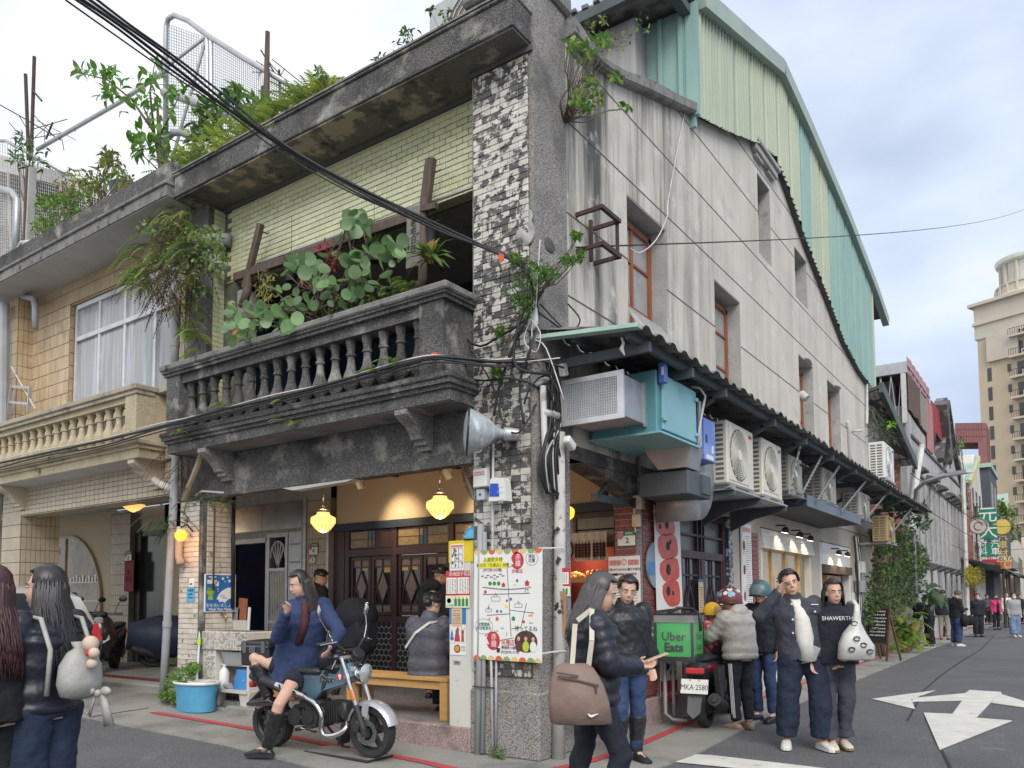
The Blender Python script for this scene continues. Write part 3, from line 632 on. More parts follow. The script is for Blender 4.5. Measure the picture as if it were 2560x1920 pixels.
for x,z,w,h in((-4.98,2.02,.13,.16),(-4.82,1.98,.12,.22),(-4.5,2.0,.14,.2),(-4.15,2.02,.15,.2),(-3.95,2.02,.14,.18),(-3.05,1.95,.16,.22),(-2.8,1.93,.15,.24),(-2.05,1.55,.22,.3)):cd.box(x-w/2,x+w/2,2.728,2.733,z-h/2,z+h/2)
cd.bd('taped_card',M('kraft_card',(.62,.46,.24),(.5,.36,.18),sc=20,rough=.8),SF)
hb('entry_transom',m_darkwood,(-1.6,-.42,2.69,2.78,2.12,2.18),(-1.6,-.42,2.69,2.78,2.50,2.57),(-1.6,-1.55,2.69,2.78,.22,2.57),(-.58,-.42,2.69,2.78,.22,2.57),(-1.2,-1.16,2.70,2.77,2.18,2.5),parent=SF)
hb('transom_pane',m_glass_r,(-1.55,-1.2,2.72,2.73,2.18,2.5),parent=SF);hb('transom_pane',m_glass_r,(-1.16,-.58,2.72,2.73,2.18,2.34),parent=SF);hb('transom_pane',m_glass_r,(-1.16,-.58,2.72,2.73,2.36,2.5),parent=SF)
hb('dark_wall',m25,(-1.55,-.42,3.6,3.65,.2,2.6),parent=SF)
P2=hb('brick_pillar',m4,(-.34,-.012,2.17,2.56,.33,3.3))
def bricks(parent,o,du,nrow,ncol,bw,bh,nrm,mat,name='brick',stretch=True,maxn=300):
 "courses of bricks from corner o along du (horizontal) and +z"
 du=VT(du);nrm=VT(nrm);k=0
 ang=math.atan2(du.y,du.x);me=BX(name,bw-.012,.02,bh-.012,mat,.003);me2=BX(name,bw/2-.012,.02,bh-.012,mat,.003)
 for r in range(nrow):
  off=(r%2)*.5 if stretch else 0
  for c in range(ncol+1):
   u=(c-off+.5)*bw
   m_=me
   if c==0 and off:m_=me2;u=bw*.25
   if c==ncol:
    if not off:continue
    m_=me2;u=ncol*bw-bw*.25
   p=VT(o)+du*u+VT((0,0,(r+.5)*bh))+nrm*.004
   PC(name,m_,None,parent,p,rot=(0,0,ang))
hb('mortar',m_mortar,(-.32,-.05,2.160,2.20,.36,2.72),(-.03,-.006,2.2,2.55,.36,2.72),parent=P2)
bricks(P2,(-.32,2.158,.36),(1,0,0),35,2,.135,.0675,(0,-1,0),m_redbrick)
bricks(P2,(-.003,2.20,.36),(0,1,0),35,2,.175,.0675,(1,0,0),m_redbrick)
hb('corner_trim',m_wash,(-.045,.004,2.15,2.198,.33,3.0),parent=P2)
GF=hb('ground_floor_wall',M('shop_beige',(.50,.45,.37),(.44,.39,.32),sc=1.5,rough=.85,dirt=((.3,.28,.24),1.6,.6,.75)),(-.30,-.02,2.56,3.34,.33,3.0),(-.30,-.02,5.28,6.6,.0,3.0),(-.30,-.02,9.7,10.35,.0,3.0),(-.30,-.02,13.05,15.3,.0,3.0),(-.30,-.02,3.34,5.28,2.66,3.0),(-.30,-.02,6.6,9.7,2.62,3.0),(-.30,-.02,10.35,13.05,2.62,3.0))
hb('upper_band',m25,(-.28,-.004,2.30,15.2,3.0,3.02),(-.31,-.05,2.3,15.2,3.0,4.4))
W1=MB();
for b in((-.18,-.06,3.34,3.44,.33,2.62),(-.18,-.06,5.0,5.12,.33,2.62),(-.18,-.06,4.16,4.26,.33,2.05),(-.18,-.055,3.44,5.0,2.0,2.10),(-.18,-.055,3.44,5.0,2.54,2.62),(-.18,-.055,3.44,5.0,.33,.5),(-.17,-.07,4.05,4.08,2.1,2.54),(-.17,-.07,4.2,4.23,2.1,2.54),(-.17,-.07,4.3,4.33,2.1,2.54),(-.17,-.07,3.44,5.0,2.3,2.33),(-.17,-.07,3.5,3.54,.5,2.0),(-.17,-.07,4.1,4.16,.5,2.0),(-.17,-.07,4.26,4.32,.5,2.0),(-.17,-.07,4.94,5.0,.5,2.0)):W1 .box(*b)
for ya,yb in((3.54,4.1),(4.32,4.94)):
 ym=(ya+yb)/2
 for p,q_ in(((ym-.2,1.2),(ym,1.65)),((ym,1.65),(ym+.2,1.2)),((ym+.2,1.2),(ym,.75)),((ym,.75),(ym-.2,1.2)),((ym,1.65),(ym,2.0)),((ya,1.78),(yb,1.78)),((ya,1.2),(ym-.2,1.2)),((ym+.2,1.2),(yb,1.2))):W1 .bar((-.10,p[0],p[1]),(-.10,q_[0],q_[1]),.025,.025,(1,0,0))
W1=W1 .bd('shop_window',m_darkwood,H)
hb('pane',m12,(-.13,-.12,3.5,5.0,.5,2.0),parent=W1);hb('pane',m_glass_r,(-.13,-.12,3.44,5.0,2.1,2.54),parent=W1)
hb('hex_jamb',M('hex_jamb',(.06,.07,.085),(.5,.52,.55),sc=22,detail=0,lo=.55,hi=.6,rough=.4),(-.2,-.015,5.12,5.28,.3,2.62))
P3=hb('brick_pier',m_mortar,(-.2,-.012,6.1,6.42,.0,2.6))
bricks(P3,(-.008,6.1,.0),(0,1,0),34,2,.16,.0735,(1,0,0),m_redbrick)
S2=MB()
for b in((-.25,-.03,6.6,6.72,.0,2.6),(-.25,-.03,9.58,9.7,.0,2.6),(-.25,-.03,6.72,9.58,.0,.55)):S2 .box(*b)
S2=S2 .bd('shop_window',m_cabinet,H)
q=MB()
for i in range(5):q.box(-.24,-.01+.012*(4-i),6.6,9.7,2.28+i*.065,2.34+i*.065)
q.bd('shutter_box',m_cabinet,S2)
hb('pane',M('warm_shop_glass',(.30,.23,.13),(.42,.33,.2),sc=1.1,rough=.08,sxyz=(1,2.2,.5),dirt=((.06,.06,.05),1.7,.5,.6),emit=((1,.72,.4),.06)),(-.14,-.13,6.72,9.58,.55,2.28),parent=S2)  # warm light of the lit interior put into the pane colour and glow
hb('timber_post',m_pine,(-.2,-.1,8.2,8.3,.55,2.28),(-.2,-.1,9.0,9.16,.55,2.28),(-.18,-.1,7.4,7.46,.55,2.28),parent=S2)
S3=MB()
for b in((-.25,-.03,10.35,10.5,.0,2.6),(-.25,-.03,12.9,13.05,.0,2.6),(-.25,-.02,10.5,12.9,2.16,2.6)):S3 .box(*b)
S3=S3 .bd('shop_window',m3,H)
hb('awning_head',m_brownwood,(-.22,.05,10.5,12.9,1.98,2.15),parent=S3)
hb('pane',m12,(-.18,-.17,10.5,12.9,.0,1.98),parent=S3)
for y0 in(11.1,11.75):
 q=MB()
 for b in((-.16,-.08,y0,y0+.08,.1,1.95),(-.16,-.08,y0+.5,y0+.58,.1,1.95),(-.16,-.08,y0+.08,y0+.5,.1,.5),(-.16,-.08,y0+.08,y0+.5,1.87,1.95),(-.16,-.08,y0+.08,y0+.5,1.1,1.2),(-.15,-.09,y0+.27,y0+.31,.5,1.87)):q.box(*b)
 q.bd('door_leaf',m_pine,S3)
hb('ledge',m_brownwood,(-.22,.1,12.35,12.9,.0,.8),parent=S3)
hb('white_brick',m3,(-.22,.0,13.1,14.0,.0,1.6))
LB=TG('tiled_house','neighbouring shophouse faced with beige tiles, pale balcony and aluminium window','building',(-5.66,0,0))
def lb(name,mat,*boxes,bev=0,jit=0,parent=LB):
 q=MB()
 for b in boxes:q.box(*b,bev)
 if jit:q.jit(jit,3)
 return q.bd(name,mat,parent)
LX0,LX1=-10.95,-5.66
WL=lb('upper_wall',m5,(-11.6,-9.42,.305,.5,3.6,6.9),(-6.30,LX1,.305,.5,3.6,6.9),(-9.42,-6.30,.305,.5,6.42,6.9),(-9.42,-6.30,.305,.5,3.6,4.5))
mt=BX('tile',.056,.016,.205,m_beige,.003);rest=MB();k=0
for r in range(16):
 z=3.65+(r+.5)*.213
 for c in range(92):
  x=-11.4+(c+.5)*.0622
  if x>LX1-.03:continue
  inwin=-9.44<x<-6.28 and 4.5<z<6.45
  if inwin:continue
  y=.300-R.random()*.003
  if z>4.4 and k<300 and x<-6.3:PC('tile',mt,None,WL,(x,y,z));k+=1
  elif z>4.3:rest.box(x-.028,x+.028,y-.008,y+.008,z-.102,z+.102)
rest.bd('wall_tiling',m_beige,WL,kind='stuff')
q=MB()
for r in range(9):
 z=4.55+r*.213
 for c in range(2):q.box(-9.425,-9.415,.31+c*.075,.375+c*.075,z,z+.2)
for c in range(15):q.box(-9.4+c*.207,-9.2+c*.207,.31,.46,6.405,6.418)
q.bd('reveal_tiling',m_beige,WL,kind='stuff')
ps=lb('pilaster',m5,(-11.25,-10.72,.06,.3,3.6,6.8));q=MB()
for r in range(15):
 z=3.65+r*.213
 for c in range(8):q.box(-11.245+c*.066,-11.185+c*.066,.046,.06,z,z+.205)
 for c in range(3):q.box(-10.722,-10.706,.07+c*.078,.142+c*.078,z,z+.205)
q.bd('pilaster_tiling',m_beige,ps,kind='stuff')
wf=MB();y0,y1=.36,.42;xa,xb,za,zb=-9.36,-6.32,4.4,6.38
for x in(xa,-8.62,-7.86,-7.02,xb-.07):wf.box(x,x+.06,y0,y1,za,zb)
for z in(za,5.78,zb-.06):wf.box(xa+.06,xb-.07,y0-.01,y1,z,z+.07)
wf=wf.bd('window',m_alu,LB)
for a,b_ in((xa+.06,-8.62),(-8.56,-7.86),(-7.80,-7.02),(-6.96,xb-.07)):
 for z0,z1 in((za+.07,5.78),(5.85,zb-.06)):
  p=MB();p.box(a,b_,.395,.40,z0,z1);p.bd('pane',M('curtain_pane',(.42,.44,.46),(.30,.31,.325),sc=7,sxyz=(4,1,.15),rough=.12,lo=.4,hi=.6,dirt=((.52,.56,.62),.9,.56,.6)),wf)
bs=MB();bs.box(-12.5,-5.98,-.42,.3,3.38,3.50);bs.box(-12.5,-5.95,-.45,.3,3.50,3.55);bs.box(-12.5,-5.92,-.50,.3,3.55,3.62,.01);bs.jit(.005,5)
BB=bs.bd('balcony',m_buff,LB)
lb('soffit',m_soffit_w,(-12.4,-6.05,-.4,.0,3.372,3.381),parent=BB)
q=MB();q.box(-6.24,-5.97,-.47,.0,3.62,4.26);q.jit(.004,5);q.bd('railing_post',m_buff,BB)
q=MB();q.box(-5.985,-5.70,-.05,.25,3.40,4.26);q.bd('railing_post',m_buff,BB)
q=MB();q.box(-12.5,-5.95,-.49,-.22,4.22,4.27);q.box(-12.5,-5.93,-.52,-.19,4.27,4.345,.012);q.box(-6.24,-5.70,-.188,.26,4.27,4.345,.01);q.jit(.006,5);q.bd('coping',M('buff_coping',(.40,.36,.27),(.27,.245,.19),sc=5,rough=.9,dirt=((.10,.09,.075),5,.57,.7)),BB)
q=MB();q.box(-12.5,-6.24,-.44,-.26,4.14,4.22);q.box(-12.5,-6.24,-.44,-.26,3.62,3.65);q.bd('railing_beam',m_buff,BB)
b2=MB();b2 .lathe([(r,h*.87)for r,h in bprof],seg=12);b2o=b2 .bd('baluster',m_buff,BB,True)
for i in range(17):
 o=b2o if i==0 else b2o.copy()
 if i:COL.objects.link(o)
 o.parent=BB;o.location=(-6.36-i*.248,-.35,3.645)
q=MB();q.box(-12.6,-5.5,-.40,.5,6.80,6.95);q.box(-12.6,-5.48,-.43,.5,6.95,7.0,.01);q.jit(.008,5);rs_=q.bd('roof_slab',m_old_top,LB)
lb('soffit',m_soffit_w,(-12.5,-5.52,-.38,.30,6.79,6.801),parent=rs_)
q=MB();q.box(-10.55,-5.5,-.33,-.20,7.0,7.30);q.jit(.006,4);q.bd('parapet',m4,rs_)
lb('arcade_beam',m5,(-11,LX1,.01,.3,2.92,3.38));q=MB()
for r in range(6):
 for c in range(40):q.box(-10.9+c*.131,-10.9+c*.131+.122,-.002,.01,2.93+r*.075,2.93+r*.075+.067)
q.bd('beam_tiling',m_beige_pale,LB,kind='stuff')
lb('beam_soffit',m_beige_pale,(-11,LX1,.01,.3,2.912,2.919))
bracket(-10.15,BB,m_beige_pale,top=3.37,y0=.0);bracket(-6.2,BB,m_beige_pale,top=3.37,y0=.0)
lpB=lb('side_pillar',m5,(-10.92,-10.24,.01,.62,.0,2.92));q=MB()
for r in range(14):
 z=.05+r*.21
 for c in range(10):q.box(-10.91+c*.067,-10.91+c*.067+.06,-.003,.01,z,z+.2)
 for c in range(8):q.box(-10.24,-10.226,.02+c*.075,.088+c*.075,z,z+.2)
q.bd('pillar_tiling',m_beige_pale,lpB,kind='stuff')
lb('arcade_ceiling',m_soffit_w,(-20,LX1,.3,2.7,3.40,3.45))
lb('rear_wall',m22,(-21,-8.4,3.2,3.3,0,3.5))
lb('shop_front',M('stone_cream',(.50,.42,.28),(.45,.37,.25),sc=2,rough=.7),(-20,-12.25,2.7,2.85,.15,3.4),(-11.35,-8.35,2.75,2.85,2.85,3.4),(-10.55,-8.35,2.75,2.85,.15,3.4))
lb('tile_pier',m5,(-12.25,-11.5,2.60,2.8,.15,3.3));q=MB()
for r in range(15):
 for c in range(9):q.box(-12.22+c*.08,-12.22+c*.08+.07,2.588,2.60,.17+r*.208,.17+r*.208+.198)
q.bd('pier_tiling',m_beige_pale,LB,kind='stuff')
q=MB();arc=[(-15.9,2.66,.6),(-15.9,2.66,2.95)]+[(-14.2+1.5*math.sin(rad(a)),2.66,1.45+1.5*math.cos(rad(a)))for a in range(0,91,10)]+[(-12.7,2.66,.6)]
q.prism(arc,(0,.05,0));aw_=q.bd('arch_window',M('arch_glass',(.15,.115,.07),(.25,.2,.14),sc=.8,rough=.06,dirt=((.05,.045,.04),1.5,.5,.6)),LB)
q=MB()
for i in range(len(arc)-1):q.bar(arc[i],arc[i+1],.05,.06,(0,1,0))
q.box(-14.25,-14.2,2.63,2.66,.6,2.9);q.bd('arch_frame',M('brass_frame',(.42,.33,.2),rough=.4),aw_)
q=MB()
for z in(1.5,1.9):q.box(-14.1,-12.8,2.64,2.655,z,z+.02)
for i in range(9):q.box(-14.0+i*.13,-13.93+i*.13,2.645,2.655,1.92,1.99+.08*R.random())
q.bd('shop_shelf',m3,aw_)
text('55-255',(-14.75,2.655,2.62),.2,M('etched',(.3,.26,.2)),aw_)
dr=lb('door',M('dark_glass_door',(.035,.042,.043),rough=.15),(-11.3,-10.6,2.78,2.82,.16,2.85))
lb('frame',m2,(-11.5,-11.3,2.7,2.84,.15,2.9),(-11.3,-10.55,2.72,2.84,2.8,2.9),parent=dr)
lb('inner_wall',m5,(-6.2,-5.64,2.62,2.85,.16,3.35));q=MB()
for r in range(15):
 for c in range(8):q.box(-6.19+c*.068,-6.19+c*.068+.06,2.606,2.62,.17+r*.21,.17+r*.21+.2)
q.bd('pier_tiling',m_beige_pale,LB,kind='stuff')
lb('door_post',m11,(-5.66,-5.62,2.55,2.7,.2,2.7),(-6.28,-6.2,2.58,2.7,.16,3.2))
lb('dark_hall',m25,(-8.3,-6.2,4.6,4.7,.16,3.2),(-8.35,-8.28,2.8,4.7,.16,3.2),(-6.2,-6.1,2.86,4.7,.16,3.2))
lb('steel_fascia',m_steel,(-8.35,-7.3,2.56,2.6,2.68,3.12),(-7.29,-6.28,2.56,2.6,2.68,3.12))
lb('lintel',m23,(-8.35,-6.28,2.6,2.8,2.56,2.68),(-8.35,-5.64,2.6,2.8,3.13,3.38))
lb('door_frame',m11,(-8.35,-8.26,2.6,2.75,.16,2.56),(-8.26,-7.2,2.6,2.75,2.48,2.56),(-7.24,-7.16,2.6,2.75,.16,2.56))
g_=lb('iron_gate',m11,(-7.16,-7.09,2.56,2.60,.3,2.62),(-6.68,-6.62,2.56,2.60,.3,2.62),(-7.09,-6.68,2.56,2.60,2.55,2.62),(-7.09,-6.68,2.56,2.60,1.98,2.03),(-7.09,-6.68,2.56,2.60,.3,.38),(-7.09,-6.68,2.56,2.60,1.1,1.15))
q=MB()
for i in range(9):q.box(-7.07+i*.043,-7.05+i*.043,2.57,2.59,.38,1.98)
q.bd('gate_bars',m13,g_)
q=MB();cx=-6.885
for a in range(0,180,15):q.bar((cx+.19*math.cos(rad(a)),2.58,2.2+.28*math.sin(rad(a))),(cx+.19*math.cos(rad(a+15)),2.58,2.2+.28*math.sin(rad(a+15))),.022,.022,(0,1,0))
for a in(40,65,90,115,140):q.bar((cx,2.58,2.03),(cx+.19*math.cos(rad(a)),2.58,2.2+.28*math.sin(rad(a))),.018,.018,(0,1,0))
q.bd('fan_grille',m13,g_)
lb('door_panel',m11,(-6.6,-6.28,2.565,2.6,.3,2.62),parent=LB);q=MB()
for z in(.7,1.05,1.4,1.75,2.1,2.4):q.box(-6.57,-6.31,2.556,2.565,z,z+.03)
q.bd('door_latch',m14,LB)
lb('altar_shelf',M('altar_wood',(.09,.03,.03),rough=.6),(-8.0,-6.6,4.2,4.55,1.75,1.82),(-8.0,-7.92,4.2,4.55,.2,2.3),(-7.55,-6.8,4.3,4.5,1.82,2.15))
rl=TG('altar_lamp','small red glowing altar lamp on the shelf in the dim hall','lamp',(-7.72,3.9,1.85))
q=MB();q.lathe([(.0,.27),(.05,.22),(.075,.16),(.05,.1),(.02,.1)],(-7.72,3.9,1.85));q.bd('shade',M('red_lamp',(.6,.02,.02),emit=((1,.03,.03),1.6)),rl,True)
q=MB();q.lathe([(.045,0),(.045,.02),(.015,.03),(.015,.1)],(-7.72,3.9,1.85));q.bd('stand',m2,rl)
fn=TG('mesh_fence','tall rooftop mesh screen with rounded pipe corner standing above the fern covered cornice','fence',(-5,1.2,7))
FY=1.4
def fp(px,py):return wy(px,py,FY)
fpts=[fp(413,420),fp(415,70),fp(420,48),fp(436,38),fp(470,52),fp(515,86),fp(600,140),fp(770,240)]
q=MB();q.tube(fpts,.045,8);q.bd('frame',m11,fn,'all')
for a,b_ in(((517,86),(519,330)),((527,92),(529,330))):
 q=MB();q.tube([fp(*a),fp(*b_)],.03,6);q.bd('post',m11,fn)
for a,b_ in(((516,92),(420,165)),((514,100),(430,400)),((660,180),(664,300))):
 q=MB();q.tube([fp(*a),fp(*b_)],.028,6);q.bd('brace',m11,fn)
def MP(c,nu,nv,parent,mat,name='wire_mesh',r=.007):
 q=MB();a,b_,c_,d=[VT(v)for v in c]
 for i in range(nu+1):t=i/nu;q.bar(a.lerp(b_,t),d.lerp(c_,t),r,r)
 for j in range(nv+1):t=j/nv;q.bar(a.lerp(d,t),b_.lerp(c_,t),r,r)
 return q.bd(name,mat,parent,kind='stuff')
MP((fp(418,60),fp(516,95),fp(518,330),fp(415,330)),16,36,fn,m14)
MP((fp(528,95),fp(768,245),fp(768,330),fp(529,330)),44,30,fn,m14)
pp=TG('conduit_pipe','long grey slanting pipe rising to the rooftop mesh screen over the left house','pipe',wy(95,372,1.2))
q=MB();q.tube([wy(93,374,1.2),wy(300,255,1.2),wy(420,172,1.3)],.04,8);q.bd('tube',m11,pp)
pp=TG('drain_elbow','fat grey ventilation pipe bending behind the ferns on the roof','pipe',wy(480,240,1.0))
q=MB();q.tube([wy(410,232,1.0),wy(452,243,1.0),wy(515,268,1.0),wy(560,290,1.0)],.07,10);q.bd('tube',m14,pp,'all')
q=MB();q.tube([wy(402,400,.6),wy(412,352,.6),wy(432,332,.6),wy(455,332,.6),wy(490,350,.6)],.05,10);q.bd('elbow',m14,pp,'all')
for n_,(a,b_)in enumerate((((64,186),(72,400)),((86,142),(78,400)))):
 pl=TG('aerial_pole',('shorter' if n_==0 else 'taller')+' dark weathered pole of the pair standing on the far left roof','pole',wy(b_[0],b_[1],1))
 q=MB();q.tube([wy(*b_,1),wy(*a,1)],.035,7);q.bd('shaft',m19,pl)
 if n_:q=MB();q.tube([wy(80,224,1),wy(104,252,.9)],.02,5);q.bd('arm',m19,pl)
def antenna(name,label,boom,els,mast,y):
 t=TG(name,label,'aerial',wy(*boom[0],y))
 q=MB();q.tube([wy(*p,y)for p in boom],.013,5);q.bd('boom',m19,t)
 q=MB()
 for a,b_ in els:q.tube([wy(*a,y),wy(*b_,y+.3)],.008,4)
 q.bd('elements',m19,t,kind='stuff')
 if mast:q=MB();q.tube([wy(*p,y+.02)for p in mast],.02,5);q.bd('mast',m19,t)
antenna('tv_aerial','dark fishbone television aerial beside the paired poles',[(0,262),(50,290),(110,325),(152,350)],[((22,306),(62,350)),((48,290),(66,320)),((85,322),(168,298)),((83,348),(120,312)),((85,288),(140,346)),((84,345),(190,327)),((90,300),(190,350)),((110,322),(112,362)),((155,348),(160,376))],[(132,306),(115,348)],1.2)
antenna('tv_aerial','television aerial with coiled wire on a timber mast behind the mesh screen',[(652,125),(700,205)],[((640,152),(758,226)),((680,148),(765,216)),((632,180),(672,182)),((645,200),(655,160)),((668,150),(720,210)),((700,190),(712,172))],[(698,175),(700,275)],1.6)
pl=TG('timber_mast','weathered timber mast standing upright in front of the mesh screen','pole',wy(668,280,1.3))
q=MB();q.tube([wy(664,290,1.3),wy(669,80,1.3)],[.05,.035],7);q.bd('shaft',m_brownwood,pl)
q=MB();q.tube([wy(655,290,1.3),wy(658,216,1.3)],.03,6);q.bd('batten',m_brownwood,pl)
vp=TG('vent_pipe','grey rooftop vent cowl peeping over the ferns','pipe',wy(800,225,.8))
q=MB();q.tube([wy(770,262,.8),wy(782,236,.8),wy(800,226,.8),wy(818,236,.8)],.10,9);q.bd('cowl',m14,vp,'all')
q=MB();q.box(-3.2,-2.3,.9,1.6,7.3,7.42);q.bd('hood',m11,vp)
sh=TG('rooftop_shed','dim rooftop shed with wire mesh walls and pale sheet roof on the left house','shed',(-11,1.2,7))
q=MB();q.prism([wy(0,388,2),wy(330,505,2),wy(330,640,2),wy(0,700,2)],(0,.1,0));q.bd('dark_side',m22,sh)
q=MB();q.prism([wy(0,388,1.6),wy(150,430,1.6),wy(340,520,1.6),wy(345,535,1.6),wy(150,462,1.6),wy(0,428,1.6)],(0,2.2,.1));q.bd('roof_sheet',m_soffit_w,sh)
MP((wy(0,425,1.3),wy(330,520,1.3),wy(330,640,1.3),wy(0,700,1.3)),60,26,sh,m13)
for px in(20,55,150,215):q=MB();q.bar(wy(px,425+px*.25,1.25),wy(px+6,620,1.25),.04,.04);q.bd('slat',m_soffit_w,sh)
MP((wy(0,352,1.0),wy(170,430,1.0),wy(170,470,1.0),wy(0,420,1.0)),24,8,fn,m14)
q=MB();q.tube([wy(0,352,1.0),wy(14,351,1.0),wy(170,437,1.0)],.035,7);q.bd('frame',m11,fn,'all')
gp_=TG('gate_frame','white pipe gate frame with rounded corner at the far left roof edge','gate',wy(40,600,.3))
q=MB();q.tube([wy(0,472,.2),wy(30,480,.2),wy(43,500,.2),wy(38,660,.2)],.06,8);q.bd('frame',m11,gp_,'all')
MP((wy(0,480,.25),wy(36,490,.25),wy(33,660,.25),wy(0,680,.25)),9,30,gp_,m13)
for px in(60,72):
 t=TG('roof_post','grey timber post at the left roof edge, '+('thinner' if px==60 else 'thicker')+' of two','post',wy(px,640,.0))
 q=MB();q.bar(wy(px,640,0),wy(px+10,420,0),.06 if px==60 else.11,.06);q.jit(.01,6);q.bd('timber',m_brownwood if px==60 else m23,t)
t=TG('drain_pipes','pair of white bent drain pipes at the left roof edge','pipe',wy(50,640,-.2))
for k in(0,10):
 q=MB();q.tube([wy(44+k,660,-.15),wy(46+k,618,-.15),wy(54+k,606,-.15),wy(72+k*.5,604,-.12)],.03,8);q.bd('pipe',m13,t,'all')
tk=TG('roof_tank','teal plastic bin half hidden on the left roof','tank',wy(305,480,1.0))
q=MB();c=wy(315,490,.9);q.lathe([(.20,-.2),(.24,.0),(.27,.14),(.28,.15),(.25,.17)],c);q.bd('body',M('grey_teal',(.22,.30,.28),rough=.6),tk,True)
dp_=TG('drain_pipe','grey bent drain pipe below the left roof slab','pipe',wy(80,780,.1))
q=MB();q.tube([wy(0,722,.1),wy(60,742,.1),wy(85,748,.05),wy(88,770,.05),wy(88,822,.05)],.05,9);q.bd('pipe',m14,dp_,'all')
dp_=TG('drain_pipe','large blue grey downpipe at the left edge of the photo','pipe',wy(5,900,.0))
q=MB();q.tube([wy(6,1060,-.1),wy(8,760,-.1)],.10,10);q.bd('pipe',m14,dp_)
q=MB();q.prism([wy(12,1050,.25),wy(26,1050,.25),wy(30,755,.25),wy(16,755,.25)],(0,.2,0));q.bd('red_tile_strip',m_brick,LB)
ld=TG('step_ladder','grey aluminium ladder leaning on the left balcony','ladder',wy(40,1000,.0))
for a,b_ in(((18,1040),(30,962)),((70,1030),(76,966))):q=MB();q.bar(wy(*a,-.05),wy(*b_,-.05),.05,.03);q.bd('rail',m11,ld)
for a,b_ in(((28,966),(76,970)),((24,1005),(72,1010))):q=MB();q.bar(wy(*a,-.05),wy(*b_,-.05),.03,.04);q.bd('rung',m11,ld)
q=MB();q.tube([wy(28,916,-.05),wy(88,1022,-.05)],.012,5);q.bd('stick',m13,ld)
HD=TG('weathered_house','long grey weathered gabled house with slot windows and pink roof sheets','building',(0,21.5,0))
def hd(name,mat,*boxes,bev=0,parent=HD,jit=0):
 q=MB()
 for b in boxes:q.box(*b,bev)
 if jit:q.jit(jit,2)
 return q.bd(name,mat,parent)
pf_=[(21.5,0),(21.5,7.6),(24,7.4),(27.2,7.3),(29.3,6.9),(32.5,9.9),(35.2,7.8),(39.0,6.3),(39.3,0)]
q=MB();q.prism([(-.3,y,z)for y,z in pf_],(.3,0,0));dw=q.bd('gable_wall',M('far_plaster',(.50,.49,.48),(.36,.355,.35),sc=.9,rough=.9,streak=((.13,.13,.135),.85,2.2)),HD)
q=MB()
for a,b_ in zip(pf_[4:7],pf_[5:8]):q.bar((.02,a[0],a[1]+.05),(.02,b_[0],b_[1]+.05),.35,.22)
q.jit(.05,2);q.bd('gable_coping',m4,HD)
hd('side_wall',m_old_top,(-6,-.3,21.6,22,0,7.2));hd('roof_mass',m22,(-6,-.4,22.1,31,6.9,8.6))
sl_=[(23.2+i*1.35)for i in range(11)]
for i,y in enumerate(sl_):
 w_=MB();w_.box(-.05,.012,y,y+.42,2.9,5.5);wo_=w_.bd('window',m12,HD)
 q=MB();q.box(-.02,.05,y-.06,y,2.85,5.55);q.box(-.02,.05,y+.42,y+.48,2.85,5.55);q.bd('frame',m23,wo_)
 if i%2==0 or i>6:
  q=MB();q.prism([(.0,y-.15,5.92),(.34,y-.15,5.8),(.36,y-.15,5.72),(.1,y-.15,5.64),(.0,y-.15,5.6)],(0,.75,0));q.jit(.04,3);q.bd('window_hood',m4,HD)
for i in range(6):
 y=26+i*2.0;w_=MB();w_.box(-.05,.012,y,y+.4,.6,2.5);w_.bd('window',m12,HD)
 q=MB();q.prism([(.0,y-.2,2.75),(.35,y-.2,2.62),(.0,y-.2,2.45)],(0,.8,0));q.bd('window_hood',m4,HD)
for y,z0,z1 in((31.2,7.0,8.4),(33.2,7.2,8.3)):w_=MB();w_.box(-.05,.012,y,y+.5,z0,z1);w_.bd('window',m12,HD)
q=MB()
for z in(2.65,5.62,6.75):q.box(.0,.05,22.5,38.5,z,z+.1)
q.bd('string_course',m4,HD)
q=MB();q.bar((.1,31.3,7.2),(.1,30.0,9.5),.5,.9);q.jit(.12,1.5);q.bd('broken_wall',m4,HD)
for y0,y1,z0,z1,c in((22.0,26.9,8.75,9.3,1),(22.0,24.4,7.55,8.75,2),(24.4,26.0,7.5,8.7,3),(26.0,27.6,6.9,8.75,1),(27.4,30.2,7.9,9.0,4)):
 q=MB();n=12
 for i in range(n):a=y0+(y1-y0)*i/n;b_=y0+(y1-y0)*(i+1)/n;q.box(.04+.02*(i%2),.06+.02*(i%2),a,b_,z0-.08*NZ.noise((i*.3,y0,1)),z1)
 q.bd('roof_cladding',[None,M('faded_pink_sheet',(.50,.25,.25),(.42,.21,.2),sc=1,rough=.7,streak=((.25,.14,.13),.8,4)),M('brown_sheet',(.16,.105,.095),(.11,.08,.07),sc=2,rough=.8),M('grey_sheet',(.30,.29,.25),rough=.8),M('crimson_sheet',(.34,.04,.05),(.28,.04,.05),sc=2,rough=.6)][c],HD)
q=MB();q.box(-6,.12,21.35,21.5,8.62,8.92);q.box(-6,.1,21.5,27,8.95,9.02);q.bd('roof_fascia',m11,HD)
q=MB()
for i in range(7):q.bar((-2+i*.3,21.4,7.0),(-1.85+i*.3,21.4,8.6),.025,.025);q.bar((-1.7+i*.3,21.4,7.0),(-1.85+i*.3,21.4,8.6),.025,.025)
q.bd('window_grille',m14,HD);hd('downpipe',m13,(-.05,.08,21.3,21.45,7.0,8.6))
q=MB();q.tube([wx(2305,1115,.2),wx(2285,1240,.2)],.09,8);q.tube([wx(2285,1240,.2),wx(2278,1330,.2)],.1,8);q.bd('downpipe',m13,HD)
LW=TG('lean_to_house','low brick annex with steep tiled canopy between the grey houses','building',(0,16,0))
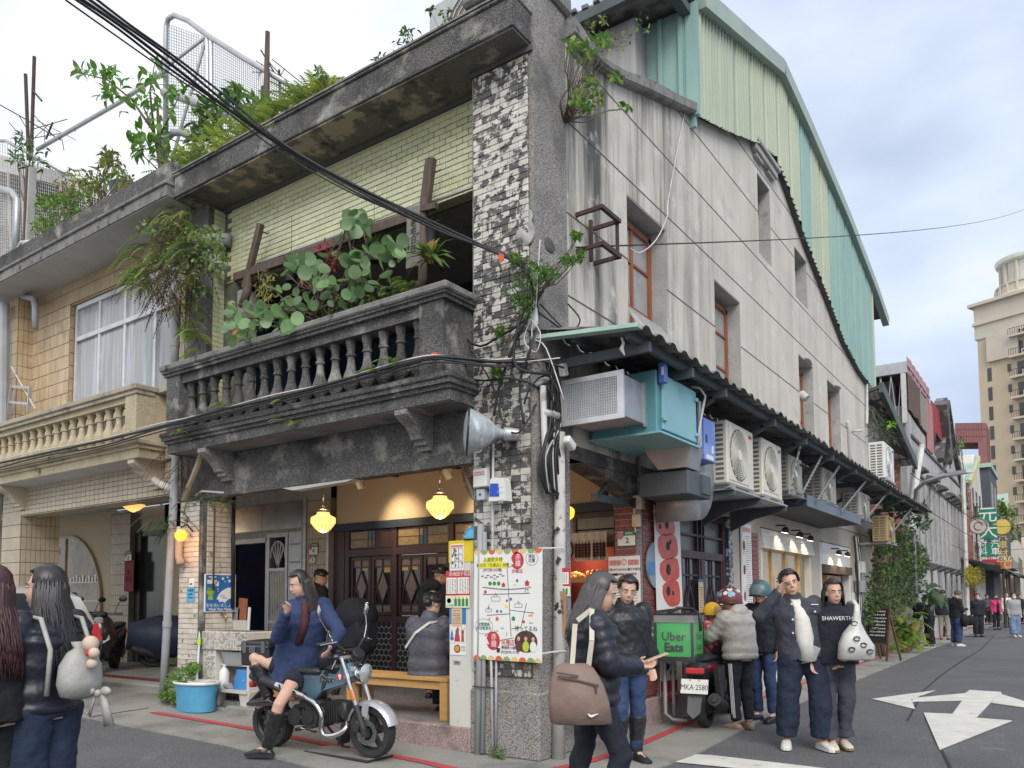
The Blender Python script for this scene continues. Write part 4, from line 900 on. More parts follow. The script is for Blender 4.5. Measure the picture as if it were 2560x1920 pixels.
bw=MB();bw.box(-2,-.02,20.2,20.4,2.5,6.2);bw.bd('wall',m_brick,LW)
hm_=BX('brick',.21,.02,.07,m_brick,0)
for r in range(26):
 for c in range(5):PC('brick',hm_,None,LW,(-.2-c*.225-(r%2)*.11,20.195-.004*R.random(),4.0+r*.08))
a_,b_=wx(2203,968,.35),wx(2290,1163,.35);c_,d_=wy(2160,985,a_.y),wy(2225,1168,b_.y)
q=MB();q.prism([a_,b_,d_,c_],(.0,.0,.08));cn=q.bd('canopy',m22,LW)
n1,n2=9,4
for i in range(n1):
 for j in range(n2):
  P_=lambda s,t:a_.lerp(b_,s).lerp(c_.lerp(d_,s),t)
  e=.012;s0,s1,t0,t1=i/n1+e,(i+1)/n1-e,j/n2+.02,(j+1)/n2-.02
  q=MB();q.prism([P_(s0,t0)-VT((0,0,.012)),P_(s1,t0)-VT((0,0,.012)),P_(s1,t1)-VT((0,0,.012)),P_(s0,t1)-VT((0,0,.012))],(0,0,.01));q.bd('canopy_panel',m_soffit_w,cn)
q=MB();q.bar(a_,b_,.1,.28);q.bd('edge_trim',M('dark_green_trim',(.07,.10,.095),rough=.5),cn)
q=MB();q.tube([wx(2170,700,.1),wx(2167,900,.05),wx(2167,1060,.05)],.035,7);q.bd('downpipe',m13,LW)
GH=TG('green_roof_house','pale gabled house with mint green sheet roof and yellow trim beyond the grey house','building',(0,40,0))
q=MB();q.box(-5,.2,40.3,47,0,7.4);q.prism([(.2,40.3,7.4),(.2,47,7.4),(.2,46,9.0),(.2,43.5,9.3)],(-5,0,0));q.bd('wall',m1,GH)
q=MB();RP=[wy(2380,1153,43.5),wy(2448,1146,43.5),wy(2426,1206,39.8),wy(2390,1210,39.8)];q.prism(RP,(0,0,.1))
for i in range(9):t_=i/8;q.bar(RP[0].lerp(RP[1],t_)+VT((0,0,.12)),RP[3].lerp(RP[2],t_)+VT((0,0,.12)),.05,.06)
q.bd('roof',M('mint_roof',(.36,.46,.40),(.31,.41,.36),sc=2,rough=.5),GH)
q=MB();q.bar(RP[1],RP[2],.12,.25);q.bd('gable_trim',M('yellow_trim',(.62,.52,.2),rough=.6),GH)
for z in(3.2,6.0):
 for y in(41,43,45):q=MB();q.box(.15,.22,y,y+.8,z,z+1.2);q.bd('window',m12,GH)
q=MB();q.prism([(.2,40.6,5.9),(.8,40.6,5.8),(.8,40.6,5.65),(.2,40.6,5.6)],(0,4,0));q.bd('window_hood',m4,GH)
q=MB();q.box(-.1,.22,40.0,40.3,.5,7.0);q.bd('brick_corner',m_brick,GH)
DH=TG('dark_house','dark slate clad house with flat green eave behind the green sign','building',(0,49,0))
q=MB();q.box(-4,.5,49,55,0,9.3);q.bd('wall',M('slate_cladding',(.07,.08,.095),(.05,.058,.07),sc=1,rough=.6),DH)
q=MB();q.box(-4.2,.62,48.8,55.2,9.3,9.55);q.bd('eave',m_mint,DH)
for y in(50,52.5):
 for z in(4.5,7):q=MB();q.box(.45,.53,y,y+1,z,z+1.5);q.bd('window',m_glass_p,DH)
FH=TG('planted_house','far house with small mint roof and overgrown balconies','building',(0,58,0))
q=MB();q.box(-4,.45,58.5,68,0,7.2);q.bd('wall',m_buff,FH)
q=MB();q.prism([wy(2482,1241,59.5),wy(2520,1236,59.5),wy(2524,1290,58),wy(2488,1291,58)],(0,0,.1));q.bd('roof',M('mint_roof',(.36,.46,.40)),FH)
q=MB()
for z in(3.5,5.9):q.box(.45,1.1,58.5,66,z,z+.6)
q.bd('balcony',m_wash,FH)
for z in(2.2,4.4):
 for y in(59,62,65):q=MB();q.box(.42,.5,y,y+1.4,z,z+1.1);q.bd('window',m12,FH)
EH=TG('end_house','hazy cream house closing the view at the end of the street','building',(5,95,0))
q=MB();q.box(-3,12,95,100,0,6.5);q.bd('wall',m_buff,EH)
for i in range(6):
 for z in(2.5,5.5):q=MB();q.box(-1.5+i*2.1,-.5+i*2.1,94.95,95.02,z,z+1.5);q.bd('window',m12,EH)
for i,(y,x,h,mt_)in enumerate(((70,.9,6.5,m1),(80,1.1,7,m_cream))):
 t=TG('row_house',('nearer grey' if i==0 else 'farther cream')+' row house past the planted balconies','building',(0,y,0))
 q=MB();q.box(-5,x,y,y+9,0,h);q.bd('wall',mt_,t)
 for z in(3.5,6.2):
  for k in range(3):q=MB();q.box(x-.03,x+.05,y+1+k*2.6,y+2.2+k*2.6,z,z+1.3);q.bd('window',m12,t)
SA=TG('street_canopy','sagging dark canopy with a torn red sheet over the far shops','canopy',(0,38,3))
q=MB();q.prism([(0,36,3.35),(1.6,36,2.95),(1.6,36,2.88),(0,36,3.25)],(0,18,-.1));q.jit(.08,.6);q.bd('roof',m_deck,SA)
q=MB();q.prism([(.8,37,3.2),(1.5,37,3.02),(1.5,37,3.2),(1.2,37,3.75)],(0,.4,0));q.bd('red_sheet',m21,SA)
for y in(39.5,45,50):q=MB();q.cyl((1.5,y,0),(1.5,y,2.9),.05,6);q.bd('post',m19,SA)
SA=TG('street_canopy','dark drooping tarpaulin canopy at the end of the far shops','canopy',(0,56,3))
q=MB();q.prism([(.6,56,3.4),(2.6,56,2.7),(2.6,56,2.6),(.6,56,3.3)],(0,16,-.1));q.jit(.15,.7);q.bd('roof',m20,SA)
for y in(56.3,64):q=MB();q.cyl((2.5,y,0),(2.5,y,2.7),.05,6);q.bd('post',m19,SA)
def at(px,py,d):return CAM+ray(px,py)*d
TW=TG('apartment_tower','tall beige apartment tower with round louvred crown and black balcony rails','building',(-5.8,136.3,0))
tb=VT((-5.8,136.3,0));tv=VT((.93,-.37,0)).normalized();tn=VT((-tv.y,tv.x,0))*-1
tn=VT((-.37,-.93,0)).normalized()
def tw(u,n,z):return tb+tv*u+tn*n+VT((0,0,z))
def tbox(q,u0,u1,n0,n1,z0,z1):
 p=[tw(u0,n0,z0),tw(u1,n0,z0),tw(u1,n1,z0),tw(u0,n1,z0)];q.prism(p,(0,0,z1-z0))
m_tw=M('tower_tan_tile',(.52,.43,.31),(.48,.39,.28),sc=.6,rough=.7);m_tws=M('tower_stone',(.55,.50,.42),(.50,.45,.38),sc=.5,rough=.75)
q=MB();tbox(q,0,30,-12,0,0,42);q.bd('wall',m_tw,TW)
q=MB();tbox(q,-.3,30,-12,.2,42,47.2);tbox(q,-.9,30,-12,.9,47.2,47.7);tbox(q,-.5,30,-12,.5,44.2,44.6);tbox(q,1.5,6,0,.5,38,42);q.bd('stone_top',m_tws,TW)
q=MB()
for i in range(15):tbox(q,-.05,.5,-1.2-.0,.06,2+i*2.0,3.6+i*2.0)if False else None
for i in range(13):tbox(q,1.3,1.9,-.3,.05,1.5+i*3.05,3.6+i*3.05)
q.bd('stair_window',m12,TW,kind='stuff')
for i in range(14):
 z=.2+i*3.15;st=i>11
 f=MB();tbox(f,5.0,30,.0,1.3,z-.35,z-.05);tbox(f,9,30,.0,1.7,z-.35,z-.06);fo=f.bd('balcony_slab',m_tws,TW)
 q=MB();tbox(q,5.0,9,1.24,1.28,z+.88,z+.95);tbox(q,9,30,1.64,1.68,z+.88,z+.95)
 for k in range(60):u=5.0+k*.32;n_=1.24 if u<9 else 1.64;tbox(q,u,u+.05,n_,n_+.04,z,z+.9)
 q.bd('balcony_rail',m2,fo)
 for u0 in(5.6,9.3,11.6):q=MB();tbox(q,u0,u0+.95,-.1,.05,z,z+2.25);q.bd('window',m12,fo)
 for u0 in(4.2,):q=MB();tbox(q,u0,u0+.5,-.1,.05,z+1,z+2.2);q.bd('window',m12,fo)
 for k,u0 in enumerate((6.6,8.0,10.4,12.0)):
  q=MB();tbox(q,u0,u0+.9,.3,.8,z,z+.75);q.bd('condenser',m3,fo)
  q=MB();q.lathe([(.28,0),(.28,.03)],tw(u0+.45,.8,z+.38),tn,10);q.bd('fan',m_acg,fo)
cw=tw(5.6,-5,0)
q=MB();q.lathe([(5.0,47.6),(5.0,48.1),(4.5,48.5),(4.4,49.6),(4.6,49.7),(4.6,49.9),(4.0,50.0)],cw,seg=36);q.bd('crown_base',m_tws,TW,True)
q=MB()
for i in range(20):a=rad(18*i);p=cw+VT((4.5*math.cos(a),4.5*math.sin(a),0));q.cyl(p+VT((0,0,48.4)),p+VT((0,0,49.7)),.2,6)
q.bd('crown_post',m_tws,TW,kind='stuff')
q=MB()
for i in range(17):q.lathe([(3.5,50+i*.2),(3.6,50.03+i*.2),(3.5,50.19+i*.2)],cw,seg=36)
q.bd('crown_louvre',m3,TW)
for i in range(12):a=rad(30*i+8);p=cw+VT((3.7*math.cos(a),3.7*math.sin(a),0));q=MB();q.cyl(p+VT((0,0,50)),p+VT((0,0,53.4)),.26,8);q.bd('crown_column',m_tws,TW)
q=MB();q.lathe([(3.9,53.3),(4.3,53.5),(4.45,53.9),(4.45,54.1),(2,54.6),(.1,54.7)],cw,seg=36);q.bd('crown_roof',m3,TW,True)
q=MB();q.cyl(cw+VT((0,0,54.6)),cw+VT((0,0,57.6)),.1,6);q.bd('mast',m14,TW)
RB=TG('red_building','red tiled building with an open frame gap next to the apartment tower','building',(-5,96,0))
m_rb=M('red_wall_tile',(.22,.085,.085),(.19,.075,.075),sc=.5,rough=.6);m_rbj=S('red_tile_joint',(.14,.05,.05))
A_,B_=at(2388,1080,92),at(2452,1057,92);q=MB()
def rbp(s,z):p=A_.lerp(B_,s);return VT((p.x,p.y,z))
for z0,z1,s0,s1 in((19.5,21.8,0,1.2),(6,16.4,0.02,1.2),(16.4,19.5,.86,1.2)):q.prism([rbp(s0,z0),rbp(s1,z0),rbp(s1,z1),rbp(s0,z1)],(0,5,0))
q.bd('wall',m_rb,RB);q=MB()
for z in(13.5,15,20.2,21):q.prism([rbp(0,z),rbp(1.2,z),rbp(1.2,z+.06),rbp(0,z+.06)],(0,-.04,0))
for i in range(11):s=.02+i*.1;q.prism([rbp(s,19.5),rbp(s+.008,19.5),rbp(s+.008,21.8),rbp(s,21.8)],(0,-.04,0));q.prism([rbp(s,12),rbp(s+.008,12),rbp(s+.008,16.4),rbp(s,16.4)],(0,-.04,0))
q.bd('tile_joint',m_rbj,RB)
q=MB();q.prism([rbp(-.12,6),rbp(.01,6),rbp(.01,21.3),rbp(-.12,21.3)],(0,4,0));q.bd('white_edge',m1,RB)
AW=TG('corrugated_awning','long rusty corrugated awning on slate beams along the side street wall','awning',(0,.05,4))
def aw_z(x):return 4.02-.19*x
q=MB();n=260;ya,yb=.06,18.3
for i in range(n+1):
 y=ya+(yb-ya)*i/n;o=.022*(1 if i%4 in(1,2)else-1);e=1.06+.05*NZ.noise((y*2.3,2,2))
 for x in(.004,.5,e):q.v.append((x,y,aw_z(x)+o+.01*NZ.noise((x*2,y*2,0))))
for i in range(n):
 for k in range(2):a=i*3+k;q.f.append((a,a+3,a+4,a+1))
q.bd('sheet',m_deck,AW)
q=MB();q.bar((.90,.1,3.80),(.90,18.2,3.80),.05,.11);q.bd('edge_beam',m20,AW)
q=MB();q.bar((.35,.1,3.86),(.35,18.2,3.86),.05,.06);q.bd('inner_beam',m20,AW)
for i,y in enumerate((.35,1.35,2.3,4.1,5.6,7.2,8.9,10.6,12.3,14,16)):
 q=MB();q.bar((.0,y,3.72),(1.0,y,3.72),.05,.09);q.bd('bracket',m20,AW)
 if y>2:q=MB();q.bar((.0,y,3.25),(.85,y,3.68),.05,.06);q.bd('strut',m20,AW)
q=MB();q.bar((-.10,.04,3.915),(1.06,.02,3.80),.03,.10,(0,1,0));q.bar((-.10,.02,3.93),(1.06,.0,3.815),.02,.035,(0,1,0));q.bd('end_flashing',m_mint,AW)
q=MB();q.tube([(.82,.15,3.78),(.85,.12,3.72),(.84,.10,3.66),(.87,.1,3.60)],[.015,.012,.02,.004],5);q.bd('rag',m_soffit_w,AW)
def hanger(a,b_,parent=None):
 t=TG('angle_hanger','x','bracket',a)
 q=MB();A_,B_=VT(a),VT(b_);q.bar(A_,B_,.045,.012,(1,0,0));L_=(B_-A_).length
 q.bd('angle_iron',m14,t)
 h=MB();k=int(L_/.09)
 for i in range(k):p=A_.lerp(B_,(i+.5)/k);h.bar(p-(B_-A_).normalized()*.02,p+(B_-A_).normalized()*.02,.02,.03,(1,0,0))
 h.bd('slots',m22,t,kind='stuff')
 return t
hl=[((.88,5.75,3.75),(.80,5.35,2.95),'perforated steel hanger beside the second white condenser'),((.88,7.0,3.75),(.8,6.0,3.0),'perforated steel hanger crossing the third condenser'),((.88,8.2,3.75),(.8,6.9,3.0),'perforated steel hanger between third and fourth condensers'),((.88,10.4,3.75),(.8,8.6,3.0),'perforated steel hanger just past the fourth condenser'),((.88,12.6,3.75),(.8,10.6,3.0),'perforated steel hanger in front of the fifth condenser'),((.88,16.0,3.75),(.8,13.4,2.9),'perforated steel hanger at the last condenser')]
for a,b_,l in hl:t=hanger(a,b_);t['label']=l;t['group']='perforated hangers below the awning'
def CD(label,x,y0,y1,z0,z1,dep=.33,side=True,grille=False,mat=None):
 t=TG('air_conditioner',label,'air conditioner',(x-dep/2,(y0+y1)/2,z0),'outdoor air conditioner units');mat=mat or m_acw
 q=MB();q.box(x-dep,x,y0,y1,z0,z1,.018);q.bd('case',mat,t)
 c=(x,y0+(y1-y0)*.40,(z0+z1)/2);r=min((y1-y0)*.36,(z1-z0)*.42)
 q=MB();q.box(x,x+.008,c[1]-r*1.04,c[1]+r*1.04,c[2]-r*1.04,c[2]+r*1.04,.004);q.bd('grille_frame',mat,t)
 q=MB();q.lathe([(r,0),(r,.003)],(x+.008,c[1],c[2]),(1,0,0),28);q.bd('fan_recess',m_acg,t)
 q=MB();R_=random.Random(2)
 for i in range(9):rr=r*(.22+.085*i);q.tube([(x+.016,c[1]+rr*math.cos(rad(a)),c[2]+rr*math.sin(rad(a)))for a in range(0,361,15)],.006,4,cap=False)
 for i in range(16):
  q.tube([(x+.014,c[1]+r*s*math.cos(rad(22.5*i+40*s)),c[2]+r*s*math.sin(rad(22.5*i+40*s)))for s in(.15,.45,.75,1)],.005,4)
 q.bd('fan_guard',mat,t,kind='stuff')
 q=MB();q.lathe([(r*.2,0),(r*.2,.012)],(x+.014,c[1],c[2]),(1,0,0),16);q.bd('hub_cap',m3,t)
 q=MB();yy=y0+(y1-y0)*.86;q.box(x,x+.004,yy-.05,yy+.06,z1-.11,z1-.07);q.bd('badge',m21 if mat is m_acw else m6,t)
 q=MB();q.box(x,x+.003,yy-.1,yy-.095,z0+.03,z1-.03);q.bd('panel_seam',m_acg,t)
 q=MB();ns=int((z1-z0)/.06)
 for i in range(ns):
  z=z0+.05+i*.058
  if z>z1-.06:break
  for k in range(2):q.box(x-dep+.05+k*.13,x-dep+.15+k*.13,y0-.003,y0+.002,z,z+.032,.001)
 q.bd('side_vent',m_acg,t,kind='stuff')
 q=MB()
 for yy in(y0+.12,y1-.12):q.box(x-dep-.3,x+.04,yy-.02,yy+.02,z0-.05,z0-.002);
 q.box(x-.02,x+.05,y0-.05,y1+.05,z0-.06,z0-.052);q.bd('foot_rail',m14,t)
 return t
CD('cream condenser right of the blue meter box, nearest of the big pair',.74,3.02,3.98,2.83,3.60)
CD('cream condenser, second of the big pair under the awning',.74,4.36,5.22,2.83,3.61)
CD('dusty condenser partly behind crossing hangers, third from the corner',.70,5.75,6.45,3.05,3.60,mat=M('dusty_case',(.40,.385,.34),(.33,.32,.28),sc=3,rough=.6))
CD('dusty square condenser above the dark fabric canopy, fourth from the corner',.70,7.75,8.65,3.10,3.68,mat=M('dusty_case',(.4,.385,.34)))
CD('condenser with black side louvres, fifth from the corner',.72,10.5,11.5,3.08,3.58,mat=M('dusty_case',(.4,.385,.34)))
CD('yellowed condenser at the far end of the awning above the big shrub',.72,13.4,14.4,2.75,3.35,mat=M('yellowed_case',(.42,.30,.14),rough=.6))
CD('white condenser standing on top of the awning beside the hanging plant',.95,12.0,13.1,4.0,4.78,mat=m3)
sb=TG('condenser_shelf','dark steel bracket shelf under the pair of cream condensers','bracket',(.3,4,2.7))
for y in(3.05,4.05,5.15):
 q=MB();q.prism([(-.0,y,2.75),(.80,y,2.75),(.80,y,2.69),(.35,y,2.60),(-.0,y,2.44)],(0,.05,0));o=q.bd('bracket',m20,sb)
 q=MB()
 for x,z in((.12,2.58),(.25,2.62)):q.lathe([(.022,0),(.022,.006)],(x,y-.005,z),(0,1,0),10)
 q.bd('bolt_hole',m22,sb,kind='stuff')
q=MB();q.box(.02,.80,3.0,5.25,2.752,2.765);q.bd('tray',m11,sb)
EX=TG('exhaust_box','teal kitchen exhaust box with silver grille duct under the awning corner','exhaust unit',(.4,1.4,3.1))
q=MB();q.box(.06,.78,.95,1.92,3.08,3.70,.01);q.bd('case',m_teal,EX)
q=MB();q.box(.78,.805,1.04,1.90,3.12,3.67,.006);dr=q.bd('access_door',m_teal_d,EX)
q=MB()
for y,z in((1.06,3.62),(1.06,3.22),(1.88,3.58),(1.88,3.2)):q.obox((.815,y,z),(.03,.07,.04),None,.005)
q.bd('latch',m_teal_d,EX,kind='stuff')
q=MB();q.box(.04,.83,.92,1.94,3.065,3.085);q.bd('base_flange',m_teal_d,EX)
du=MB();du.box(.06,.66,.42,.95,3.17,3.56);du=du.bd('duct',m11,EX)
q=MB();q.box(.03,.70,.40,.425,3.13,3.18);q.box(.03,.70,.40,.425,3.53,3.58);q.box(.03,.09,.40,.425,3.18,3.53);q.box(.635,.70,.40,.425,3.18,3.53);q.bd('grille_frame',m_alu,EX)
q=MB()
for i in range(22):x=.10+i*.0247;q.box(x,x+.0055,.405,.418,3.18,3.53)
for i in range(13):z=3.195+i*.027;q.box(.09,.635,.412,.421,z,z+.005)
q.bd('grille',m_alu,EX,kind='stuff')
q=MB();q.box(.09,.635,.425,.43,3.18,3.53);q.bd('grille_dark',m18,EX)
q=MB();q.box(.655,.675,.90,.952,3.14,3.58);q.bd('duct_flange',m11,EX)
q=MB();q.obox((.83,1.0,3.66),(.07,.08,.2),None,.008);q.bd('control_box',m_blue,EX);q=MB();q.obox((.845,.955,3.67),(.02,.02,.08));q.bd('switch',m3,EX)
q=MB();q.prism([(.25,1.75,3.08),(.80,1.75,3.08),(.72,1.80,2.86),(.40,1.80,2.86)],(0,.35,0));q.bd('hopper',m11,EX)
q=MB();q.box(.15,.72,1.84,2.5,2.58,2.84,.01);q.box(.72,.74,2.2,2.45,2.62,2.82);q.bd('fan_housing',m20,EX)
q=MB();rr=[]
for k in range(9):
 a=rad(-90+k*17);cx_,cz_=2.35,2.86;r0=.52
 y=2.35+.55*math.cos(a);z=2.86+.52*math.sin(a)
 rr.append([(.12,y-.02,z),(.62,y-.02,z),(.62,2.35+.1*math.cos(a),2.86+.1*math.sin(a)),(.12,2.35+.1*math.cos(a),2.86+.1*math.sin(a))])
q.loft(rr);q.bd('elbow_duct',m11,EX,'all')
mb_=TG('meter_cabinet','bright blue steel control cabinet with painted cloud reflection next to the condensers','cabinet',(.6,2.4,3.0))
q=MB();q.box(.50,.735,2.24,2.60,3.0,3.48,.006);q.bd('case',m_blue,mb_)
q=MB();q.box(.735,.75,2.245,2.595,3.005,3.475,.004);d_=q.bd('door',M('blue_door',(.11,.20,.60),(.20,.30,.66),sc=2.3,rough=.3,lo=.45,hi=.6),mb_)  # paler patches paint a cloud reflection into the door colour
q=MB();q.box(.75,.758,2.30,2.34,3.2,3.29,.003);q.bd('lock',m2,mb_);q=MB();q.box(.75,.754,2.31,2.52,3.02,3.07);q.box(.75,.754,2.48,2.53,3.10,3.19);q.bd('label_plate',m7,mb_)
gc=TG('grey_conduit','grey flexible conduit looping beside the teal box','conduit',(.8,1.98,3.2))
q=MB();q.tube([(.78,1.98,3.05),(.80,1.99,3.3),(.83,2.02,3.5),(.84,2.08,3.66),(.82,1.98,3.73),(.75,1.9,3.74)],.014,7);q.bd('conduit',m13,gc,'all')
q=MB();q.box(.78,.80,2.0,2.06,3.1,3.6);q.bd('terminal_strip',m11,gc)
FC=TG('fabric_canopy','dark navy canopy with grey front valance over the second shop','canopy',(.4,8.3,3))
q=MB();q.prism([(0,6.5,3.22),(.74,6.5,3.06),(.74,6.5,2.90),(.0,6.5,2.86)],(0,3.9,0));q.bd('canopy',M('navy_canvas',(.035,.05,.075),rough=.7),FC)
q=MB();q.box(.742,.75,6.5,10.4,2.89,3.07);q.bd('valance',M('slate_valance',(.16,.19,.23),(.13,.16,.2),sc=3,rough=.6),FC)
for k,(y,z,lab)in enumerate(((7.4,2.62,'first'),(8.3,2.60,'second'),(9.0,2.58,'third'),(11.2,2.42,'fourth'),(12.0,2.42,'fifth'))):
 t=TG('spot_lamp',lab+' black spot lamp in the row above the cafe windows, counted from the corner','lamp',(.1,y,z),'spot lamps over the cafe windows')
 q=MB();q.lathe([(.055,0),(.062,.05),(.04,.08),(.02,.10)],(.14,y,z-.05),(.25,0,1),12);q.bd('shade',m2,t,True)
 q=MB();q.lathe([(.052,0),(.052,.005)],(.139,y,z-.056),(.25,0,1),12);q.bd('bulb',m_led,t)
 q=MB();q.bar((0,y,z+.08),(.16,y,z+.07),.025,.025);q.bd('arm',m2,t)
 l_=bpy.data.lights.new('spot_lamp_light','SPOT');l_.energy=8;l_.color=(1,.72,.4);l_.spot_size=rad(110);l_.shadow_soft_size=.05
 lo_=bpy.data.objects.new('spot_lamp_light',l_);COL.objects.link(lo_);lo_.location=VT((.15,y,z-.08))-ORG[t];lo_.rotation_euler=(0,rad(25),0);lo_.parent=t
def point(t,p,e,col=(1,.66,.3),r=.06):
 l_=bpy.data.lights.new('lamp_light','POINT');l_.energy=e;l_.color=col;l_.shadow_soft_size=r
 o=bpy.data.objects.new('lamp_light',l_);COL.objects.link(o);o.parent=t;o.location=VT(p)-ORG[t]
for px,py,lab in((808,1302,'left'),(1100,1264,'right')):
 c=wy(px,py,1.3);t=TG('pendant_lamp',lab+' glowing amber glass pendant lamp hanging on a chain in the arcade','lamp',c,'pendant lamps in the arcade')
 s=1.0
 q=MB();q.lathe([(.005,-.165),(.05,-.15),(.10,-.11),(.145,-.06),(.150,-.045),(.165,-.04),(.17,-.01),(.168,.035),(.155,.05),(.10,.075),(.085,.10),(.083,.12)],c,seg=28);sh=q.bd('glass_shade',m_lamp,t,True)
 q=MB()
 for i in range(14):a=rad(360/14*i);q.tube([c+VT((.052*math.cos(a),.052*math.sin(a),-.152)),c+VT((.104*math.cos(a),.104*math.sin(a),-.112)),c+VT((.146*math.cos(a),.146*math.sin(a),-.062))],.004,4)
 q.bd('shade_rib',M('amber_rib',(.8,.45,.12),emit=((1,.5,.1),.35)),t,kind='stuff')
 q=MB();q.lathe([(.088,.115),(.08,.14),(.04,.16),(.03,.165),(.03,.20),(.01,.205)],c,seg=20);q.bd('cap',m11,t,True)
 q=MB();zt=3.35;n=int((zt-c.z-.2)/.035)
 for i in range(n):z=c.z+.205+i*.035;ang=(i%2)*math.pi/2;q.tube([(c.x+.010*math.cos(a)*math.cos(ang),c.y+.010*math.cos(a)*math.sin(ang),z+.02+.022*math.sin(a))for a in[k*math.pi/4 for k in range(9)]],.0035,4)
 q.bd('chain',m2,t,kind='stuff')
 point(t,c+VT((0,0,-.23)),5);point(t,c+VT((.0,.0,.3)),3)
for px,py,y,lab,e in((452,1337,-.25,'orange wall lamp glowing among ferns on the left pillar',3),(1418,1281,.9,'orange wall lamp glowing beside the noren curtain',4)):
 c=wy(px,py,y);t=TG('wall_lamp',lab,'lamp',c)
 q=MB();q.lathe([(.01,-.08),(.05,-.065),(.075,-.02),(.078,.01),(.06,.04),(.03,.06)],c,(-.2,-.3,1),18);q.bd('shade',m_lampo,t,True)
 q=MB();q.lathe([(.032,.05),(.03,.1),(.01,.11)],c,(-.2,-.3,1),12);q.bd('socket',m3,t)
 q=MB();q.tube([c+VT((0,0,.1)),c+VT((-.05,.12,.14)),c+VT((-.10,.25,.05))],.01,6);q.bd('arm',m2,t)
 point(t,c+VT((.0,-.05,-.12)),e,(1,.4,.08))
c=wy(333,1262,1.5);t=TG('ceiling_lamp','orange glowing bowl lamp on the ceiling of the left arcade','lamp',c)
q=MB();q.lathe([(.02,-.13),(.10,-.09),(.19,-.02),(.20,.0),(.05,.03)],c,seg=20);q.bd('shade',M('amber_bowl',(.9,.45,.2),emit=((1,.42,.12),.9)),t,True);point(t,c+VT((0,0,-.35)),2)
for px,py,lab in((898,1205,'white track spotlight above the left shop windows'),(1118,1180,'white track spotlight partly behind the right pendant chain')):
 c=wy(px,py,1.9);t=TG('track_light',lab,'lamp',c)
 q=MB();q.box(c.x-.07,c.x+.07,c.y-.03,c.y+.03,c.z+.10,c.z+.16);q.bd('mount',m3,t)
 q=MB();q.lathe([(.055,-.10),(.06,.02),(.03,.07)],c,(-.3,-.3,1),14);q.bd('head',m3,t,True);q=MB();q.tube([c+VT((-.06,0,0)),c+VT((-.06,0,.1)),c+VT((.06,0,.1)),c+VT((.06,0,0))],.008,5);q.bd('yoke',m3,t)
 l_=bpy.data.lights.new('track_light_beam','SPOT');l_.energy=40;l_.color=(1,.74,.42);l_.spot_size=rad(70);l_.spot_blend=.9;l_.shadow_soft_size=.06
 lo_=bpy.data.objects.new('track_light_beam',l_);COL.objects.link(lo_);lo_.location=VT((-.0,.05,-.12));d_=VT((.1,.85,-.45));lo_.rotation_euler=(-d_).to_track_quat('Z','Y').to_euler();lo_.parent=t
hs=TG('horn_speaker','weathered grey horn loudspeaker with dark rim on the corner pillar','loudspeaker',wy(1200,1080,-.3))
ca=wy(1172,1078,-.35);axd=(VT((-.62,-.52,.05))).normalized()
q=MB();q.lathe([(.04,-.33),(.05,-.27),(.085,-.23),(.125,-.19),(.16,-.13),(.19,-.06),(.21,.0),(.215,.012),(.205,.02),(.16,.035),(.08,.048),(.0,.05)],ca,axd,28,cap=False);q.bd('horn',M('weathered_horn',(.42,.46,.47),(.26,.30,.32),sc=7,rough=.35,sxyz=(3,3,.8),dirt=((.62,.66,.69),4,.55,.65)),hs,True)
q=MB();q.tube([ca+axd*.012+(axd.orthogonal().normalized()*math.cos(a)+axd.cross(axd.orthogonal().normalized())*math.sin(a))*.213 for a in[k*math.pi/14 for k in range(29)]],.011,6,cap=False);q.bd('rim',m2,hs)
q=MB();q.lathe([(.06,-.46),(.065,-.34),(.05,-.32)],ca,axd,14);q.bd('driver',m11,hs,True)
q=MB();q.tube([ca-axd*.3,ca-axd*.35+VT((.03,.15,.12)),ca-axd*.35+VT((.02,.3,.15))],.022,6);q.bd('bracket',m19,hs)
jb=TG('junction_box','pale grey junction box with red stencilled writing on the pillar','box',wy(1205,1190,-.05))
q=MB();a=wy(1190,1221,-.06);b_=wy(1223,1171,-.06);q.box(a.x,b_.x,-.11,-.02,a.z,b_.z,.008);q.bd('case',m3,jb);text('JPHONE_88\nCHUNGHWA',((a.x+b_.x)/2,-.1125,a.z+.13),.022,m21,jb)
q=MB();a2=wy(1195,1252,-.05);b2_=wy(1215,1222,-.05);q.box(a2 .x,b2_.x,-.08,-.02,a2 .z,b2_.z,.005);q.bd('lower_case',M('pale_blue_box',(.55,.6,.66),rough=.5),jb)
q=MB();q.lathe([(.012,0),(.012,.004)],((a2 .x+b2_.x)/2,-.085,(a2 .z+b2_.z)/2),(0,1,0),8);q.bd('lock',m6,jb)
sb2=TG('smart_meter','white domed telecom box with blue printed label on the pillar','box',wy(1258,1228,-.06))
p=[wy(1237,1256,-.05),wy(1281,1254,-.05),wy(1276,1202,-.05),wy(1270,1197,-.05),wy(1246,1197,-.05),wy(1241,1202,-.05)]
q=MB();q.prism(p,(0,-.10,0));q.bd('case',m3,sb2);q=MB();q.prism([x+VT((0,-.102,0))for x in(wy(1239,1244,-.05),wy(1264,1244,-.05),wy(1262,1212,-.05),wy(1242,1212,-.05))],(0,-.003,0));q.bd('label',M('label_blue',C(30,80,190),rough=.5),sb2)
for k,(s,z)in enumerate((('08-42',0),('D 2040',-.05),('(02)-54',-.12),('10-94',-.15))):text(s,wy(1251,1216,-.157)+VT((0,0,z)),.024,m7,sb2)
fanT=TG('wall_fan','grey caged wall fan half hidden behind the pillar under the arcade ceiling','fan',wy(1175,1200,.9))
c=wy(1176,1205,.9);ax=VT((-.75,-.45,-.28)).normalized();u=ax.orthogonal().normalized();w=ax.cross(u)
